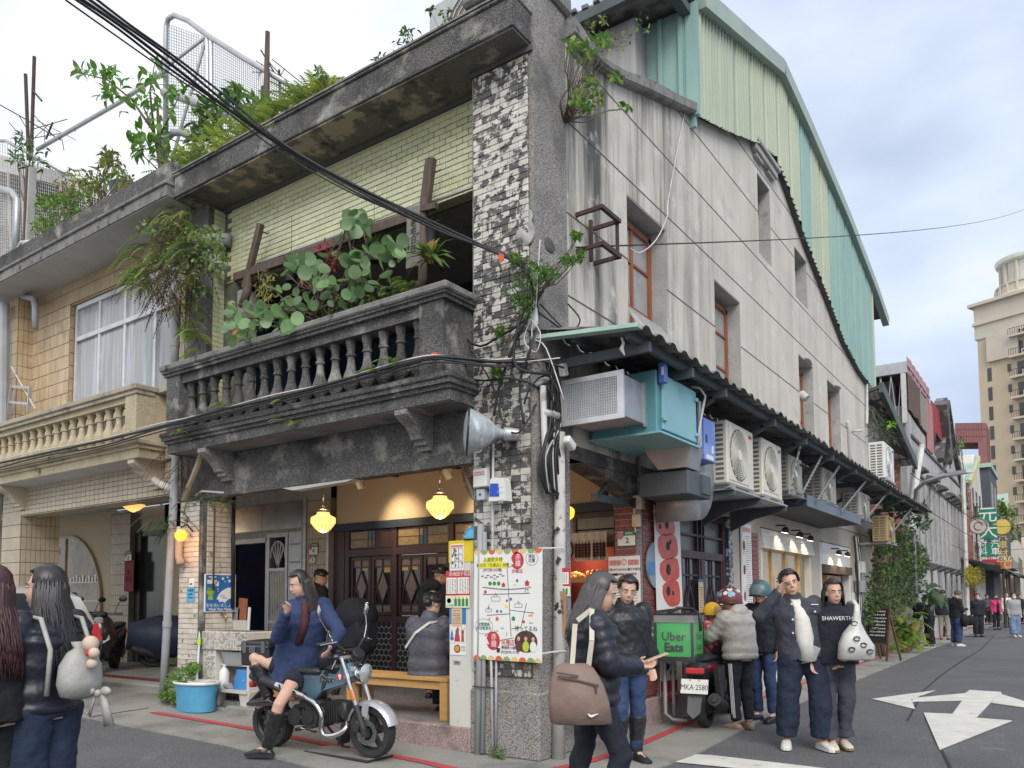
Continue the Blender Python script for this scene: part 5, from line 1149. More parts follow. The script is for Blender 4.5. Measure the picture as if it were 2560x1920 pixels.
q=MB();q.tube([c+(u*math.cos(a)+w*math.sin(a))*.25 for a in[k*math.pi/16 for k in range(33)]],.014,6,cap=False);q.bd('rim',m_alu,fanT)
q=MB()
for i in range(48):a=i*math.pi/24;q.tube([c+ax*.07+(u*math.cos(a)+w*math.sin(a))*.04,c+ax*.05+(u*math.cos(a)+w*math.sin(a))*.17,c+(u*math.cos(a)+w*math.sin(a))*.25,c-ax*.09+(u*math.cos(a)+w*math.sin(a))*.19],.0025,3)
q.bd('cage',m14,fanT,kind='stuff')
for k in range(3):a=k*2.09;q=MB();q.prism([c+(u*math.cos(a+d)+w*math.sin(a+d))*r for d,r in((0,.03),(-.35,.2),(.25,.21),(.5,.1))],ax*.008);q.bd('blade',m14,fanT)
q=MB();q.lathe([(.05,-.18),(.07,-.1),(.05,0)],c,ax,12);q.bd('motor',m14,fanT);q=MB();q.tube([c-ax*.15,c-ax*.15+VT((.25,.1,.05)),(-.3,.55,c.z)],.02,6);q.bd('arm',m14,fanT)
def CT(label,pts,r,mat,y=-.05,name='conduit'):
 t=TG(name,label,'conduit',wy(*pts[-1],y))
 q=MB();q.tube([wy(*p,y)for p in pts],r,9);q.bd('pipe',mat,t,'all');return t
CT('thick grey conduit at the left edge of the corner pillar',[(1202,1310),(1200,1600),(1194,1888)],.034,m14,-.045)
CT('medium grey conduit next to the thick one on the pillar',[(1212,1330),(1211,1600),(1206,1882)],.022,m14,-.05)
CT('slim white conduit with a bent foot on the pillar',[(1233,1110),(1232,1300),(1228,1650),(1232,1870)],.013,m13,-.06)
CT('slim grey conduit left of the map poster foot',[(1241,1640),(1239,1870)],.012,m14,-.05)
CT('dark slim conduit beside the horn loudspeaker',[(1230,1100),(1229,1240)],.016,m2,-.04)
q=TG('pipe_clamp','rusty strap clamping the conduits at the pillar base','clamp',wy(1200,1718,-.08));m_=MB();m_.bar(wy(1182,1716,-.09),wy(1235,1720,-.09),.012,.012);m_.bd('strap',m19,q)
fp_=TG('flyposted_post','pale concrete pole covered with torn stickers beside the corner pillar','pole',(.09,.22,0))
q=MB();q.tube([(.075,.30,3.05),(.085,.25,1.5),(.09,.19,0)],[.05,.058,.062],12);q.bd('shaft',m_pole,fp_,'all')
q=MB();RR=random.Random(4)
for i in range(26):
 z=1.0+RR.random()*1.2;a=RR.uniform(-2.6,-.9);c=VT((.085+.061*math.cos(a),.25+.061*math.sin(a),z));n_=VT((math.cos(a),math.sin(a),0));x_=VT((-n_.y,n_.x,0));s=RR.uniform(.008,.025)
 q.prism([c+x_*s*RR.uniform(.5,1.3)*math.cos(k*1.05)+VT((0,0,1))*s*RR.uniform(.5,1.6)*math.sin(k*1.05)for k in range(6)],n_*.002)
q.bd('torn_sticker',m6,fp_,kind='stuff')
text('20015\n00HID',(.06,.182,1.70),.028,m6,fp_,xdir=(1,-.2,0));text('02',(.06,.182,2.02),.035,m6,fp_,xdir=(1,-.2,0));text('02-A2',(.06,.18,1.30),.028,m6,fp_,xdir=(1,-.2,0))
for z,k in((1.93,'upper'),(.98,'lower')):
 t=TG('tie_string',k+' white string tying the map poster to the pole','string',(.06,.0,z));q=MB();q.tube([(.06,-.065,z),(.11,.10,z+.01),(.155,.22,z+.012)],.005,5);q.tube([(.06,-.065,z-.01),(.11,.10,z+.004),(.155,.24,z+.002)],.004,5);q.bd('string',m3,t)
def DP(label,pts,r,y,mat=m14):
 t=TG('downpipe',label,'pipe',wy(*pts[-1],y));q=MB();q.tube([wy(*p,y)for p in pts],r,10);q.bd('pipe',mat,t,'all')
 for p in pts[1:-1]:P_=wy(*p,y);q=MB();q.lathe([(r*1.15,-.04),(r*1.15,.04)],P_,(0,0,1),10);q.bd('collar',mat,t)
DP('tall grey downpipe from the balcony to the pavement left of the white tiled pillar',[(440,1120),(430,1330),(418,1560),(407,1745)],.052,-.1)
DP('upper grey downpipe running down beside the left window',[(430,740),(441,760),(438,860),(436,930)],.055,.0)
DP('thin rusty pipe inside the white tiled pillar corner',[(537,1270),(534,1420),(533,1475)],.012,.1,m19)
DP('dark vertical pipe at the right edge of the white tiled pillar',[(585,1240),(583,1350),(582,1520)],.026,.43,m2)
t=TG('elbow_pipe','grey pipe elbow feeding the tall downpipe under the left balcony','pipe',wy(400,1210,-.1));q=MB();q.tube([wy(340,1175,0),wy(365,1185,-.1),wy(400,1210,-.1),wy(428,1222,-.1)],.05,9);q.bd('pipe',m13,t,'all')
t=TG('bamboo_prop','slanting bamboo coloured pipe under the dark balcony','pipe',wy(470,1190,-.15));q=MB();q.tube([wy(507,1125,-.25),wy(495,1165,-.2),wy(460,1250,-.1)],.042,8);q.bd('pipe',M('bamboo',(.40,.33,.22),(.3,.25,.17),sc=4),t)
t=TG('orange_stained_pipe','short pale pipe stub ending in a white elbow on the white tiled pillar','pipe',wy(450,1400,-.1));q=MB();q.tube([wy(448,1345,-.08),wy(447,1390,-.08),wy(452,1410,-.12)],.05,9);q.bd('pipe',M('stained_pvc',(.45,.36,.28),(.32,.25,.2),sc=5),t,'all')
t=TG('wall_pipe','old grey pipe crossing the white tiled pillar top','pipe',wy(500,1240,-.05));q=MB();q.tube([wy(488,1240,-.04),wy(505,1228,-.04),wy(560,1232,.0),wy(600,1236,.3)],.015,7);q.bd('pipe',m13,t,'all')
t=TG('wall_pipe','fat stub pipe under the cornice in the yellow tile corner','pipe',wy(545,600,.1));q=MB();q.tube([wy(490,606,-.05),wy(520,602,.0),wy(560,598,.15),wy(576,600,.2)],.085,10);q.tube([wy(515,650,.0),wy(565,668,.1)],.06,9);q.bd('pipe',m14,t,'all')
t=TG('rusty_bracket','rusty iron cable bracket on the grey gable wall','bracket',(.1,.95,5.2))
q=MB()
for z in(5.40,5.02):q.bar((0,.78,z),(.30,.78,z),.03,.04);q.bar((0,1.15,z),(.30,1.15,z),.03,.04);q.bar((.30,.76,z),(.30,1.17,z),.04,.04)
q.bar((.05,1.0,4.98),(.05,1.0,5.42),.035,.035);q.bar((.28,1.15,5.0),(.28,1.15,5.42),.03,.03);q.bd('frame',m19,t)
SL=TG('street_lamp','grey street lamp arm reaching over the side street','street lamp',(.1,19.5,0))
q=MB();P0=wx(2282,1290,.2);q.tube([(P0 .x,P0 .y,0),P0-VT((0,0,.3)),wx(2290,1225,.35),wx(2312,1205,.7),wx(2372,1186,1.4)],.06,8);q.bd('pole',m11,SL,'all')
q=MB();q.bar(wx(2372,1187,1.4),wx(2426,1177,2.0),.24,.09);q.bd('lamp_head',m_alu,SL)
t=TG('utility_pole','pale slim utility pole at the end of the grey house','pole',wx(2412,1560,.6));q=MB();q.cyl(wx(2420,1560,.5),wx(2407,1180,.5),.09,8);q.bd('shaft',m13,t)
t=TG('downspout','white hooked downspout on the grey gable wall above the awning','pipe',(.03,13,4));q=MB();q.tube([(.03,13.1,4.0),(.03,13.1,5.35),(.03,12.95,5.5)],.05,8);q.tube([(.03,13.4,5.35),(.25,13.45,5.35)],.03,6);q.bd('pipe',m13,t,'all')
t=TG('vent_hood','white round vent hood in the third gable window','vent',wx(2005,945,-.1));q=MB();q.tube([(-.2,9.5,5.35),(-.05,9.5,5.38),(.02,9.5,5.3)],[.09,.1,.09],10);q.bd('hood',m13,t,True)
def smooth_path(pts,sub=4):
 P_=[VT(p)for p in pts];out=[]
 for i in range(len(P_)-1):
  p0,p1,p2,p3=P_[max(i-1,0)],P_[i],P_[i+1],P_[min(i+2,len(P_)-1)]
  for k in range(sub):
   t=k/sub;out.append(.5*((2*p1)+(p2-p0)*t+(2*p0-5*p1+4*p2-p3)*t*t+(3*p1-p0-3*p2+p3)*t**3))
 return out+[P_[-1]]
def CB(label,pts,r=.012,mat=m18,seg=5,name='cable',grp=None):
 q=MB();q.tube(smooth_path(pts),r,seg);o=q.bd(name,mat,None,'all',org=VT(pts[0]));return tag(o,label,'cable',grp)
BP=[(180,-15,-3.2),(300,70,-2.6),(430,165,-2.0),(560,262,-1.5),(700,365,-1.1),(880,470,-.75),(1080,565,-.4),(1240,630,-.18),(1312,668,-.06)]
RR=random.Random(11)
for k,(lab,dx,dy,r)in enumerate((('top strand of the twisted black cable bundle crossing the facade',26,-14,.012),('second strand of the twisted black cable bundle',14,-8,.014),('middle strand of the twisted black cable bundle',4,0,.016),('fourth strand of the twisted black cable bundle',-6,4,.012),('lowest thin strand sagging below the black cable bundle',-16,16,.008))):
 pts=[]
 for i,(px,py,y)in enumerate(BP):
  t=1-i/(len(BP)-1);w_=math.sin(i*1.9+k*1.3)*5*min(1,(1-t)*4+.2)
  pts.append(wy(px+dx*t,py+dy*t+w_,y))
 CB(lab,pts,r,grp='strands of the black cable bundle')
for k,px in enumerate((735,860,1010)):pass
t=TG('cable_tag','orange tag clipped on the black cables at the pillar','tag',wy(1253,640,-.2));q=MB();q.prism([wy(1247,632,-.2),wy(1258,636,-.2),wy(1259,650,-.2),wy(1248,655,-.2)],(0,.01,0));q.bd('tag',M('orange_tag',(.75,.12,.05)),t)
CB('thin overhead wire crossing the grey gable wall to the right',(lambda a,b:[a.lerp(b,k/10)-VT((0,0,.0035*k*(10-k)*(b-a).length*.1))for k in range(11)])(wx(1440,618,.1),wx(2600,505,3.62)),.009)
CB('white drooping wire in front of the first gable window',[wx(1575,620,.15),wx(1600,632,.2),wx(1640,600,.25),wx(1668,540,.2),wx(1672,490,.1),wx(1712,280,.02)],.008,m13)
for k,(lab,off,r,m_)in enumerate((('thick black cable lying along the dark balcony ledge',0,.018,m18),('second black cable along the dark balcony ledge',7,.012,m18),('thin grey cable along the dark balcony ledge',-5,.008,m13),('third black cable sagging under the ledge cables',13,.009,m18))):
 A_=[(-10,1160),(110,1132),(250,1105),(380,1070),(470,1048),(560,1025),(680,995),(820,962),(930,930),(1020,905),(1085,892),(1160,898),(1240,905),(1320,900)]
 pts=[wy(p[0],p[1]+off*(1 if p[0]>300 else 1.4)+2*math.sin(p[0]*.02+k*2),-.55 if p[0]<1100 else-.55+.5*(p[0]-1100)/220)for p in A_]
 CB(lab,pts,r,m_,grp='cables along the balcony ledge')
RR=random.Random(21);lab_i=0
tang=[([(1310,665),(1330,760),(1290,850),(1250,960),(1235,1040)],.014),([(1318,670),(1345,780),(1330,860),(1300,960),(1310,1060)],.012),([(1085,745),(1180,860),(1250,840),(1320,790),(1370,700)],.012),([(1140,915),(1200,905),(1300,900),(1350,900),(1410,920)],.012),([(1100,905),(1190,950),(1280,945),(1350,970)],.010),([(1355,690),(1300,800),(1285,900),(1320,930),(1390,935)],.014),([(1330,770),(1400,820),(1440,850),(1470,862)],.010),([(1350,760),(1420,828),(1450,800),(1420,760)],.008),([(1180,880),(1230,960),(1260,1060),(1300,1080),(1340,1010)],.009),([(1310,1010),(1330,960),(1370,940),(1400,985)],.010)]
names=['hanging down to the loudspeaker','bowing down the pillar edge','swooping from the balcony return to the pillar top','crossing the pillar at ledge height','drooping below the ledge crossing','looping behind the leafy vine','lying on the awning corner','curling over the mint flashing','dangling round the loudspeaker bracket','looped near the awning bracket']
for(pts,r),n_ in zip(tang,names):
 CB('black cable '+n_,[wy(p[0],p[1],-.08-.1*RR.random()if p[0]<1340 else.0+.002*(p[0]-1340))for p in pts],r,grp='tangled cables at the corner pillar')
for k,pts in enumerate(([(1350,600),(1340,760),(1330,840),(1365,870),(1410,1000)],[(1100,860),(1180,898),(1290,905),(1400,895)],[(1310,780),(1350,830),(1340,880),(1310,850),(1330,790)],[(1000,930),(1060,900),(1110,890),(1180,910),(1300,890)])):
 CB('pale thin wire '+['hanging beside the vine','stretched over the pillar','in a small loop by the white bag','arching over the balcony ledge'][k],[wy(p[0],p[1],-.12)for p in pts],.006,m13,grp='pale thin wires at the corner')
for k in range(9):
 r0=RR.random();pts=[wx(1365+RR.uniform(0,30),940+RR.uniform(-40,30),.05+.05*r0),wx(1375+RR.uniform(0,30),1050,.08),wx(1372+6*k-20,1140,.10),wx(1378+5*k-15,1200+RR.uniform(0,40),.08)]
 if k%3==0:pts+=[wx(1395,1235,.09),wx(1412,1190,.08),wx(1410,1090,.08)]
 CB(['outer','thick','grey','inner','kinked','slim','looped','short','rear'][k]+' cable in the drooping bundle under the awning corner',pts,[.014,.018,.010,.012,.009,.008,.014,.010,.012][k],[m18,m18,m13][k%3 if k in(2,5)else 0],grp='cable bundle under the awning corner')
t=TG('closure_box','grey cable splice box hanging at the awning corner','box',wx(1415,920,.1));q=MB();q.obox(wx(1408,925,.15),(.06,.09,.12),Matrix.Rotation(.3,3,'X'),.01);q.bd('case',m_acg if False else m13,t)
t=TG('camera_unit','white security camera under the exhaust duct','camera',wx(1425,1105,.2));q=MB();q.obox(wx(1424,1108,.2),(.07,.15,.08),Matrix.Rotation(-.5,3,'X'),.012);q.bd('housing',m3,t);q=MB();q.bar(wx(1412,1095,.1),wx(1420,1103,.2),.02,.02);q.bd('arm',m14,t)
t=TG('pipe_stub','white pipe stub and clamp beside the pale pole top','pipe',wx(1375,1030,.05));q=MB();q.tube([wx(1335,960,.0),wx(1368,945,.05)],.035,9);q.tube([wx(1357,1030,.05),wx(1395,1040,.1)],.035,9);q.tube([wx(1357,965,.05),wx(1362,1120,.05),wx(1360,1200,.06)],.03,9);q.bd('pipe',m13,t,'all')
t=TG('white_bag','white plastic wrap tied on the pillar below the vine','bag',wy(1333,790,-.05));q=MB();q.loft([[wy(1333+w_*math.cos(a),y_,-.04+.04*math.sin(a))for a in[k*math.pi/4 for k in range(8)]]for y_,w_ in((752,5),(770,11),(800,13),(825,12))]);q.jit(.01,12);q.bd('wrap',m3,t,'all')
t=TG('terminal_block','bundle of cream wire connectors lying on the balcony ledge','connector',wy(1035,925,-.5));q=MB()
for i in range(4):p=wy(1020+i*6,926-i*3,-.53);q.bar(p,p+VT((.05,0,.05)),.018,.018)
q.bd('connectors',m_cream,t);q=MB();q.prism([wy(1077,882,-.52),wy(1094,880,-.52),wy(1082,905,-.52)],(0,.01,0));q.bd('orange_flag',M('orange_tag',(.75,.12,.05)),t);q=MB();q.bar(wy(1020,912,-.53),wy(1045,905,-.53),.05,.03);q.bd('box',m2,t)
for k in range(5):
 y0=11+k*.5;CB(['first','second','third','fourth','fifth'][k]+' grey service cable running down the wall past the cafe door',[(.05,13.2+k*.12,2.9),(.08,13.25+k*.12+.1*math.sin(k),2.0),(.06,13.3+k*.1,1.2),(.05,13.2+k*.14,.4)],.025,m13 if k%2 else m18,grp='service cables by the cafe door')
for k,(z,lab)in enumerate(((1.75,'grey electricity box beside the big shrub'),(2.2,'small pale box above the electricity box'))):t=TG('meter_box',lab,'box',(.1,13.5,z));q=MB();q.box(.0,.16,13.3+.2*k,13.7+.1*k,z-.15,z+.12,.01);q.bd('case',m13 if k else m14,t)
for k,ys in enumerate(((20,45),(24,52),(30,60))):
 CB(['upper','middle','lower'][k]+' thin wire strung along the far side street',[(.3,ys[0],5.2-k*.8),(1.4,(ys[0]+ys[1])/2,4.5-k*.7),(2.8,ys[1],5.6-k)],.012,grp='far street wires')
def BO(name,label,cat,c,w,h,th=.006,xdir=(1,0,0),mat=None,tilt=0):
 "flat board with its centre at c; returns thing and a placing function (u right, v up, d out)"
 X=VT(xdir).normalized();Z=VT((0,0,1));
 if tilt:X,Z=X*math.cos(tilt)+Z*math.sin(tilt),Z*math.cos(tilt)-X*math.sin(tilt)
 N=X.cross(Z);c=VT(c);t=TG(name,label,cat,c)
 f=lambda u,v,d=0:c+X*u+Z*v+N*d
 q=MB();q.prism([f(-w/2,-h/2),f(w/2,-h/2),f(w/2,h/2),f(-w/2,h/2)],N*-th);q.bd('board',mat or m7,t)
 f.X,f.Z,f.N,f.t=X,Z,N,t
 return t,f
def PY(q,f,pts,d=.001,th=.001):q.prism([f(u,v,d)for u,v in pts],f.N*th)
def DC(q,f,u,v,r,d=.001,n=24,r2=None,a0=0,a1=360):PY(q,f,[(u+r*math.cos(rad(a0+(a1-a0)*i/n)),v+(r2 or r)*math.sin(rad(a0+(a1-a0)*i/n)))for i in range(n+(a1-a0<360))],d)
def line(q,f,pts,w=.006,d=.001):
 for a,b_ in zip(pts,pts[1:]):q.bar(f(*a,d),f(*b_,d),.001+w,.0015,f.N)
def RC(q,f,u0,u1,v0,v1,d=.001):PY(q,f,[(u0,v0),(u1,v0),(u1,v1),(u0,v1)],d)
def txt(f,s,u,v,size,mat,**k):return text(s,f(u,v,.002),size,mat,f.t,xdir=f.X,up=f.Z,**k)
cO,cG,cS=M('print_orange',C(215,110,60)),M('print_sage',C(140,170,110)),M('print_sand',C(225,195,135))
cB,cGr,cY=M('print_blue',C(45,120,190)),M('print_green',C(60,140,70)),M('print_yellow',C(235,225,60))
cT=M('print_teal',C(40,110,110));m_gp=M('print_grey',C(110,105,100))
def FT(q,f,u0,u1,v,n,h=.008,seed=0,d=.001):
 r=random.Random(seed);w=(u1-u0)/n
 for i in range(n):
  if r.random()<.9:RC(q,f,u0+i*w,u0+i*w+w*.72,v-h/2*r.uniform(.6,1),v+h/2*r.uniform(.6,1),d)
t,f=BO('map_poster','large white hand drawn street map poster tied to the corner pillar','poster',(-.29,-.075,1.415),.775,1.03,tilt=rad(-.8))
for k in range(9):
 q=MB();u=-.355+k*.089;q2=[cS,cG,cO][k%3];DC(q,f,max(-.345,min(.345,u)),.515,.042,a0=180,a1=360,n=12);q.bd('scallop',q2,t)
 q=MB();DC(q,f,max(-.345,min(.345,u)),-.515,.042,a0=0,a1=180,n=12);q.bd('scallop',[cO,cG,cS][k%3],t)
q=MB();RC(q,f,-.265,-.065,.40,.445);RC(q,f,-.335,.005,.345,.395);q.bd('highlight',cY,t)
txt(f,'人潮眾多時',-.165,.422,.046,m6);txt(f,'歡迎至『民權店』用餐',-.165,.37,.038,m6);txt(f,'(步行約10分鐘)',-.17,.325,.034,M('print_rose',C(150,60,70)))
def logo(u,v,r):
 q=MB();DC(q,f,u,v,r,r2=r*1.12);q.bd('logo_disc',m21,t);txt(f,'赤\n鐵',u+.008,v,r*.85,m7)
 q=MB();PY(q,f,[(u-r,v-.03),(u-r*.55,v-.035),(u-r*.95,v+.02)],.0025);q.bd('logo_notch',m7,t);txt(f,'AKATETSU',u+r*.72,v,.012,m7,vertical=True)if False else None
logo(.115,.41,.072);logo(-.155,-.335,.078)
def bubble(u,v,r1,r2):
 q=MB();n=28;line(q,f,[(u+r1*math.cos(2*math.pi*i/n),v+r2*math.sin(2*math.pi*i/n))for i in range(n+1)],.002);q.bd('speech_bubble',cT,t)
bubble(.275,.425,.066,.062);txt(f,'現在\n位置',.275,.425,.038,m6);txt(f,'赤峰店',.115,.31,.042,m21);bubble(-.265,-.205,.105,.072);txt(f,'空間寬敞\n座位數更多',-.265,-.205,.036,cT)
q=MB();line(q,f,[(-.265+.03,-.27),(-.25,-.30),(-.21,-.272)],.002);line(q,f,[(.0,.345),(.02,.10),(.05,-.29)],.004);line(q,f,[(0,.345),(.06,.36)],.003)
line(q,f,[(-.28,.095),(.255,.11)],.005);line(q,f,[(-.23,-.10),(.04,-.08)],.005);line(q,f,[(.03,-.045),(.30,-.07)],.004);line(q,f,[(.22,.02),(.16,-.2),(.05,-.22)],.004);line(q,f,[(-.08,-.33),(.08,-.30)],.004)
rail=[(-.28+.06*i,.165-.02*math.sin(math.pi*i/9.5))for i in range(10)];line(q,f,rail,.003)
for i in range(38):u=-.28+i*.0148;v=.165-.02*math.sin(math.pi*(u+.28)/.56);line(q,f,[(u,v-.008),(u,v+.008)],.002)
for i,(u,v)in enumerate(((-.29,.27),(-.25,.255),(-.225,.275),(-.185,.26),(-.15,.278),(-.115,.262),(-.08,.285),(-.05,.27))):DC(q,f,u,v,.011,r2=.006,n=8);DC(q,f,u+.018,v+.001,.005,r2=.005,n=6)
for u,v,s in((-.13,.06,.05),(.13,-.0,.04),(-.21,-.05,.035)):
 line(q,f,[(u-s,v-s*.5),(u+s,v-s*.5),(u+s,v+s*.3),(u-s,v+s*.3),(u-s,v-s*.5)],.002);line(q,f,[(u-s*.4,v+s*.3),(u,v+s),(u+s*.4,v+s*.3)],.002)
line(q,f,[(-.215,-.05),(-.205,.01)],.002);line(q,f,[(.20,.14),(.24,.145)],.003);line(q,f,[(.205,.11),(.205,.145)],.003);line(q,f,[(.235,.11),(.235,.145)],.003);line(q,f,[(.0,-.25),(.0,-.29)],.002)
q.bd('map_lines',m6,t,kind='stuff')
def houses(mat,L_):
 q=MB()
 for u,v,s in L_:RC(q,f,u-s,u+s,v-s,v+s*.3,.0012);PY(q,f,[(u-s*1.3,v+s*.3),(u+s*1.3,v+s*.3),(u,v+s*1.4)],.0012)
 q.bd('map_house',mat,t,kind='stuff')
houses(m21,((-.04,.185,.018),(-.25,.12,.014),(.0,.04,.01),(.225,.20,.022),(.19,-.15,.012)));houses(cB,((.115,.225,.012),(-.11,-.06,.012),(.045,.055,.012)));houses(cY,((.09,.185,.010),(-.005,-.01,.014)));houses(cGr,((-.065,-.06,.011),(.075,-.125,.018)));houses(cO,((-.11,-.13,.016),))
q=MB()
for u in(-.195,-.145,-.095):DC(q,f,u,.2,.02,n=14)
for u,v in((-.14,.245),(-.12,-.245),(-.05,-.215),(.27,-.16)):
 for k in(-1,0,1):PY(q,f,[(u-.004+.012*k,v-.008),(u+.004+.012*k,v-.008),(u+.018*k,v+.014)])
q.bd('map_tree',cGr,t,kind='stuff')
q=MB();RC(q,f,.24,.285,-.1,-.085);line(q,f,[(.27,-.085),(.285,-.06),(.30,-.08)],.005);DC(q,f,-.2,-.13,.012);q.bd('map_digger',M('print_mustard',C(220,175,60)),t)
txt(f,'待ってるね',.215,-.215,.05,m6);txt(f,'民權店',.015,-.345,.05,m21);txt(f,'雙連街12號',.02,-.395,.032,m6);txt(f,'(02)2592-7178',.035,-.435,.034,m6)
q=MB();RC(q,f,-.045,.09,-.372,-.368);q.bd('underline',m21,t)
q=MB();DC(q,f,-.095,-.425,.02,n=10);RC(q,f,-.118,-.072,-.412,-.402);q.bd('telephone_icon',m6,t)
q=MB();DC(q,f,.215,-.33,.125,r2=.10,n=30);ph=q.bd('photo_print',M('photo_dark',C(60,45,45),C(95,60,50),sc=14,rough=.5),t)
for u,mt_ in((.135,M('print_brown',C(95,60,60))),(.215,M('print_lime',C(190,205,60))),(.295,m7)):
 q=MB();DC(q,f,u,-.375,.036,d=.0025,r2=.05,n=14);q.bd('printed_shirt',mt_,t);q=MB();DC(q,f,u,-.305,.017,d=.003,r2=.021,n=12);q.bd('printed_face',m_skin,t)
q=MB()
for px,py in((-.355,-.49),(.36,-.45),(.36,.46)):pass
cab_=TG('ivory_cabinet','tall ivory metal cabinet covered with menus beside the corner pillar','cabinet',(-.91,-.0,.2))
q=MB();q.box(-1.045,-.77,.0,.33,.0,1.985,.008);q.bd('body',m_cabinet,cab_);q=MB();q.box(-.768,-.738,.01,.3,.0,1.95);q.bd('side_trim',m13,cab_)
q=MB();q.box(-.985,-.90,-.004,.004,.835,.875);q.bd('handle_recess',m11,cab_);q=MB();q.box(-.97,-.915,-.006,.0,.848,.862);q.bd('handle',m22,cab_);q=MB();q.lathe([(.022,0),(.022,.003)],(-.94,-.002,.70),(0,-1,0),14);q.bd('lock_plate',m_cabinet,cab_)
q=MB();q.box(-1.05,-.742,-.004,.16,1.83,2.05,.006);q.bd('yellow_top_box',M('yellow_box',C(225,200,40),rough=.5),cab_)
he=TG('half_helmet','light blue half helmet resting on the yellow topped cabinet','helmet',(-.80,.10,2.06))
def dome(q,c,r,rz,n=20,m=7,top=90,low=0):
 q.lathe([(r*math.cos(rad(low+(top-low)*i/m)),rz*math.sin(rad(low+(top-low)*i/m)))for i in range(m+1)],c,seg=n)
q=MB();dome(q,(-.79,.12,2.055),.135,.155);q.bd('shell',M('sky_blue_gloss',C(70,170,205),rough=.2,coat=.6),he,True);q=MB();q.tube([(-.79+.137*math.cos(a),.12+.137*math.sin(a),2.057)for a in[k*math.pi/10 for k in range(21)]],.007,5,cap=False);q.bd('edge_rim',m2,he)
def FX(name,label,c,w,h,**k):return BO(name,label,'poster',c,w,h,th=.002,**k)
t,f=FX('comic_poster','comic strip poster with grey ink drawings on the yellow box',(-.935,-.0085,1.885),.165,.26)
q=MB();RC(q,f,-.075,.075,.10,.12);q.bd('title_bar',M('print_pink',C(220,120,120)),t)
q=MB();RR=random.Random(8)
for r in range(3):
 for c in range(3):line(q,f,[(-.07+c*.047,.09-r*.068),(-.027+c*.047,.09-r*.068),(-.027+c*.047,.03-r*.068),(-.07+c*.047,.03-r*.068),(-.07+c*.047,.09-r*.068)],.002)
 for k in range(5):u,v=RR.uniform(-.065,.065),RR.uniform(-.1,.08);DC(q,f,u,v,.009,n=8,r2=.013)
q.bd('comic_print',m_gp,t,kind='stuff')
def menu(label,c,w,h,xdir=(1,0,0)):
 t,f=FX('menu_board',label,c,w,h,xdir=xdir,mat=m21)
 q=MB();RC(q,f,-w*.47,-w*.04,-h*.12,h*.32);RC(q,f,-.0*w,w*.48,-h*.12,h*.32);q.bd('price_panel',m7,t);q=MB();RC(q,f,-w*.5,w*.5,-h*.5,-h*.17);q.bd('drink_panel',M('print_mint',C(225,230,205)),t)
 txt(f,'赤海団子菜記',.1*w,h*.41,h*.13,m7)
 q=MB()
 for i in range(9):
  u=-w*.43+i*w*.105
  if abs(u+.02*w)<.03*w:continue
  for k in range(9):RC(q,f,u,u+w*.045*(.5+.5*((i*7+k*5)%3)/2),h*.28-k*h*.043-h*.028,h*.28-k*h*.043)
 q.bd('brush_writing',m6,t,kind='stuff')
 q=MB()
 for i in range(4):u=-.08*w+i*w*.155;RC(q,f,u-w*.055,u+w*.055,-h*.46,-h*.26,.002)
 q.bd('bottle_print',cGr,t,kind='stuff');q=MB()
 for i in range(4):u=-.08*w+i*w*.155;RC(q,f,u-w*.025,u+w*.025,-h*.26,-h*.2,.002)
 q.bd('bottle_cap',M('print_amber',C(225,165,40)),t,kind='stuff');q=MB();DC(q,f,-.36*w,-.31*h,.09*w,r2=.07*h);q.bd('cake_print',M('print_maroon',C(120,45,40)),t);txt(f,'上中信',-.33*w,-.45*h,.09*h,m6)
menu('red headed menu with green tea bottles on the ivory cabinet',(-.925,-.012,1.57),.30,.36)
t,f=FX('notice','brown paper notice over a blue sheet on the ivory cabinet',(-.93,-.006,1.30),.20,.17,mat=cB);q=MB();RC(q,f,-.075,.055,-.095,.09);q.bd('kraft_sheet',M('kraft_print',C(215,185,150)),t);txt(f,'Tea Time',-.01,.06,.022,m6);q=MB()
for k in range(7):FT(q,f,-.06,.04,.03-k*.016,6,.006,k,.0022)
q.bd('small_print',m6,t,kind='stuff')
t,f=FX('christmas_card','white card with a red santa and brown reindeer drawing on the ivory cabinet',(-.93,-.007,1.135),.20,.18)
q=MB();PY(q,f,[(-.04,-.075),(.03,-.075),(.02,.0),(-.03,.0)]);PY(q,f,[(-.028,.03),(.022,.03),(.005,.075)]);q.bd('santa_print',m21,t);q=MB();DC(q,f,-.004,.015,.022,d=.0024);q.bd('beard_print',m_gp,t);q=MB();PY(q,f,[(.045,-.075),(.08,-.075),(.075,.01),(.05,.01)]);line(q,f,[(.055,.02),(.045,.06)],.005);line(q,f,[(.07,.02),(.085,.06)],.005);DC(q,f,.062,.02,.017);q.bd('reindeer_print',M('print_tan',C(150,85,60)),t);q=MB();PY(q,f,[(-.09,-.02),(-.055,-.02),(-.07,.05)]);DC(q,f,-.07,-.045,.022);q.bd('snowman_print',cB,t)
t,f=FX('food_card','white card with an orange dish picture low on the ivory cabinet',(-.925,-.006,.985),.20,.115);q=MB();DC(q,f,-.01,.005,.04);q.bd('plate_print',m6,t);q=MB();DC(q,f,-.01,.005,.03,d=.0024);q.bd('dish_print',M('print_orange2',C(230,150,40)),t);q=MB()
for k in range(4):FT(q,f,.04,.09,.03-k*.014,4,.006,k)
q.bd('small_print',m_gp,t,kind='stuff')
t,f=FX('menu_board','small red topped menu sheet hanging next to the pale pole',wx(1406,1455,.13),.15,.26,xdir=(1,.25,0),mat=m21);q=MB();RC(q,f,-.06,.062,-.02,.09);q.bd('price_panel',m7,t);q=MB();RC(q,f,-.075,.075,-.13,-.04);q.bd('drink_panel',M('print_mint',C(225,230,205)),t);q=MB()
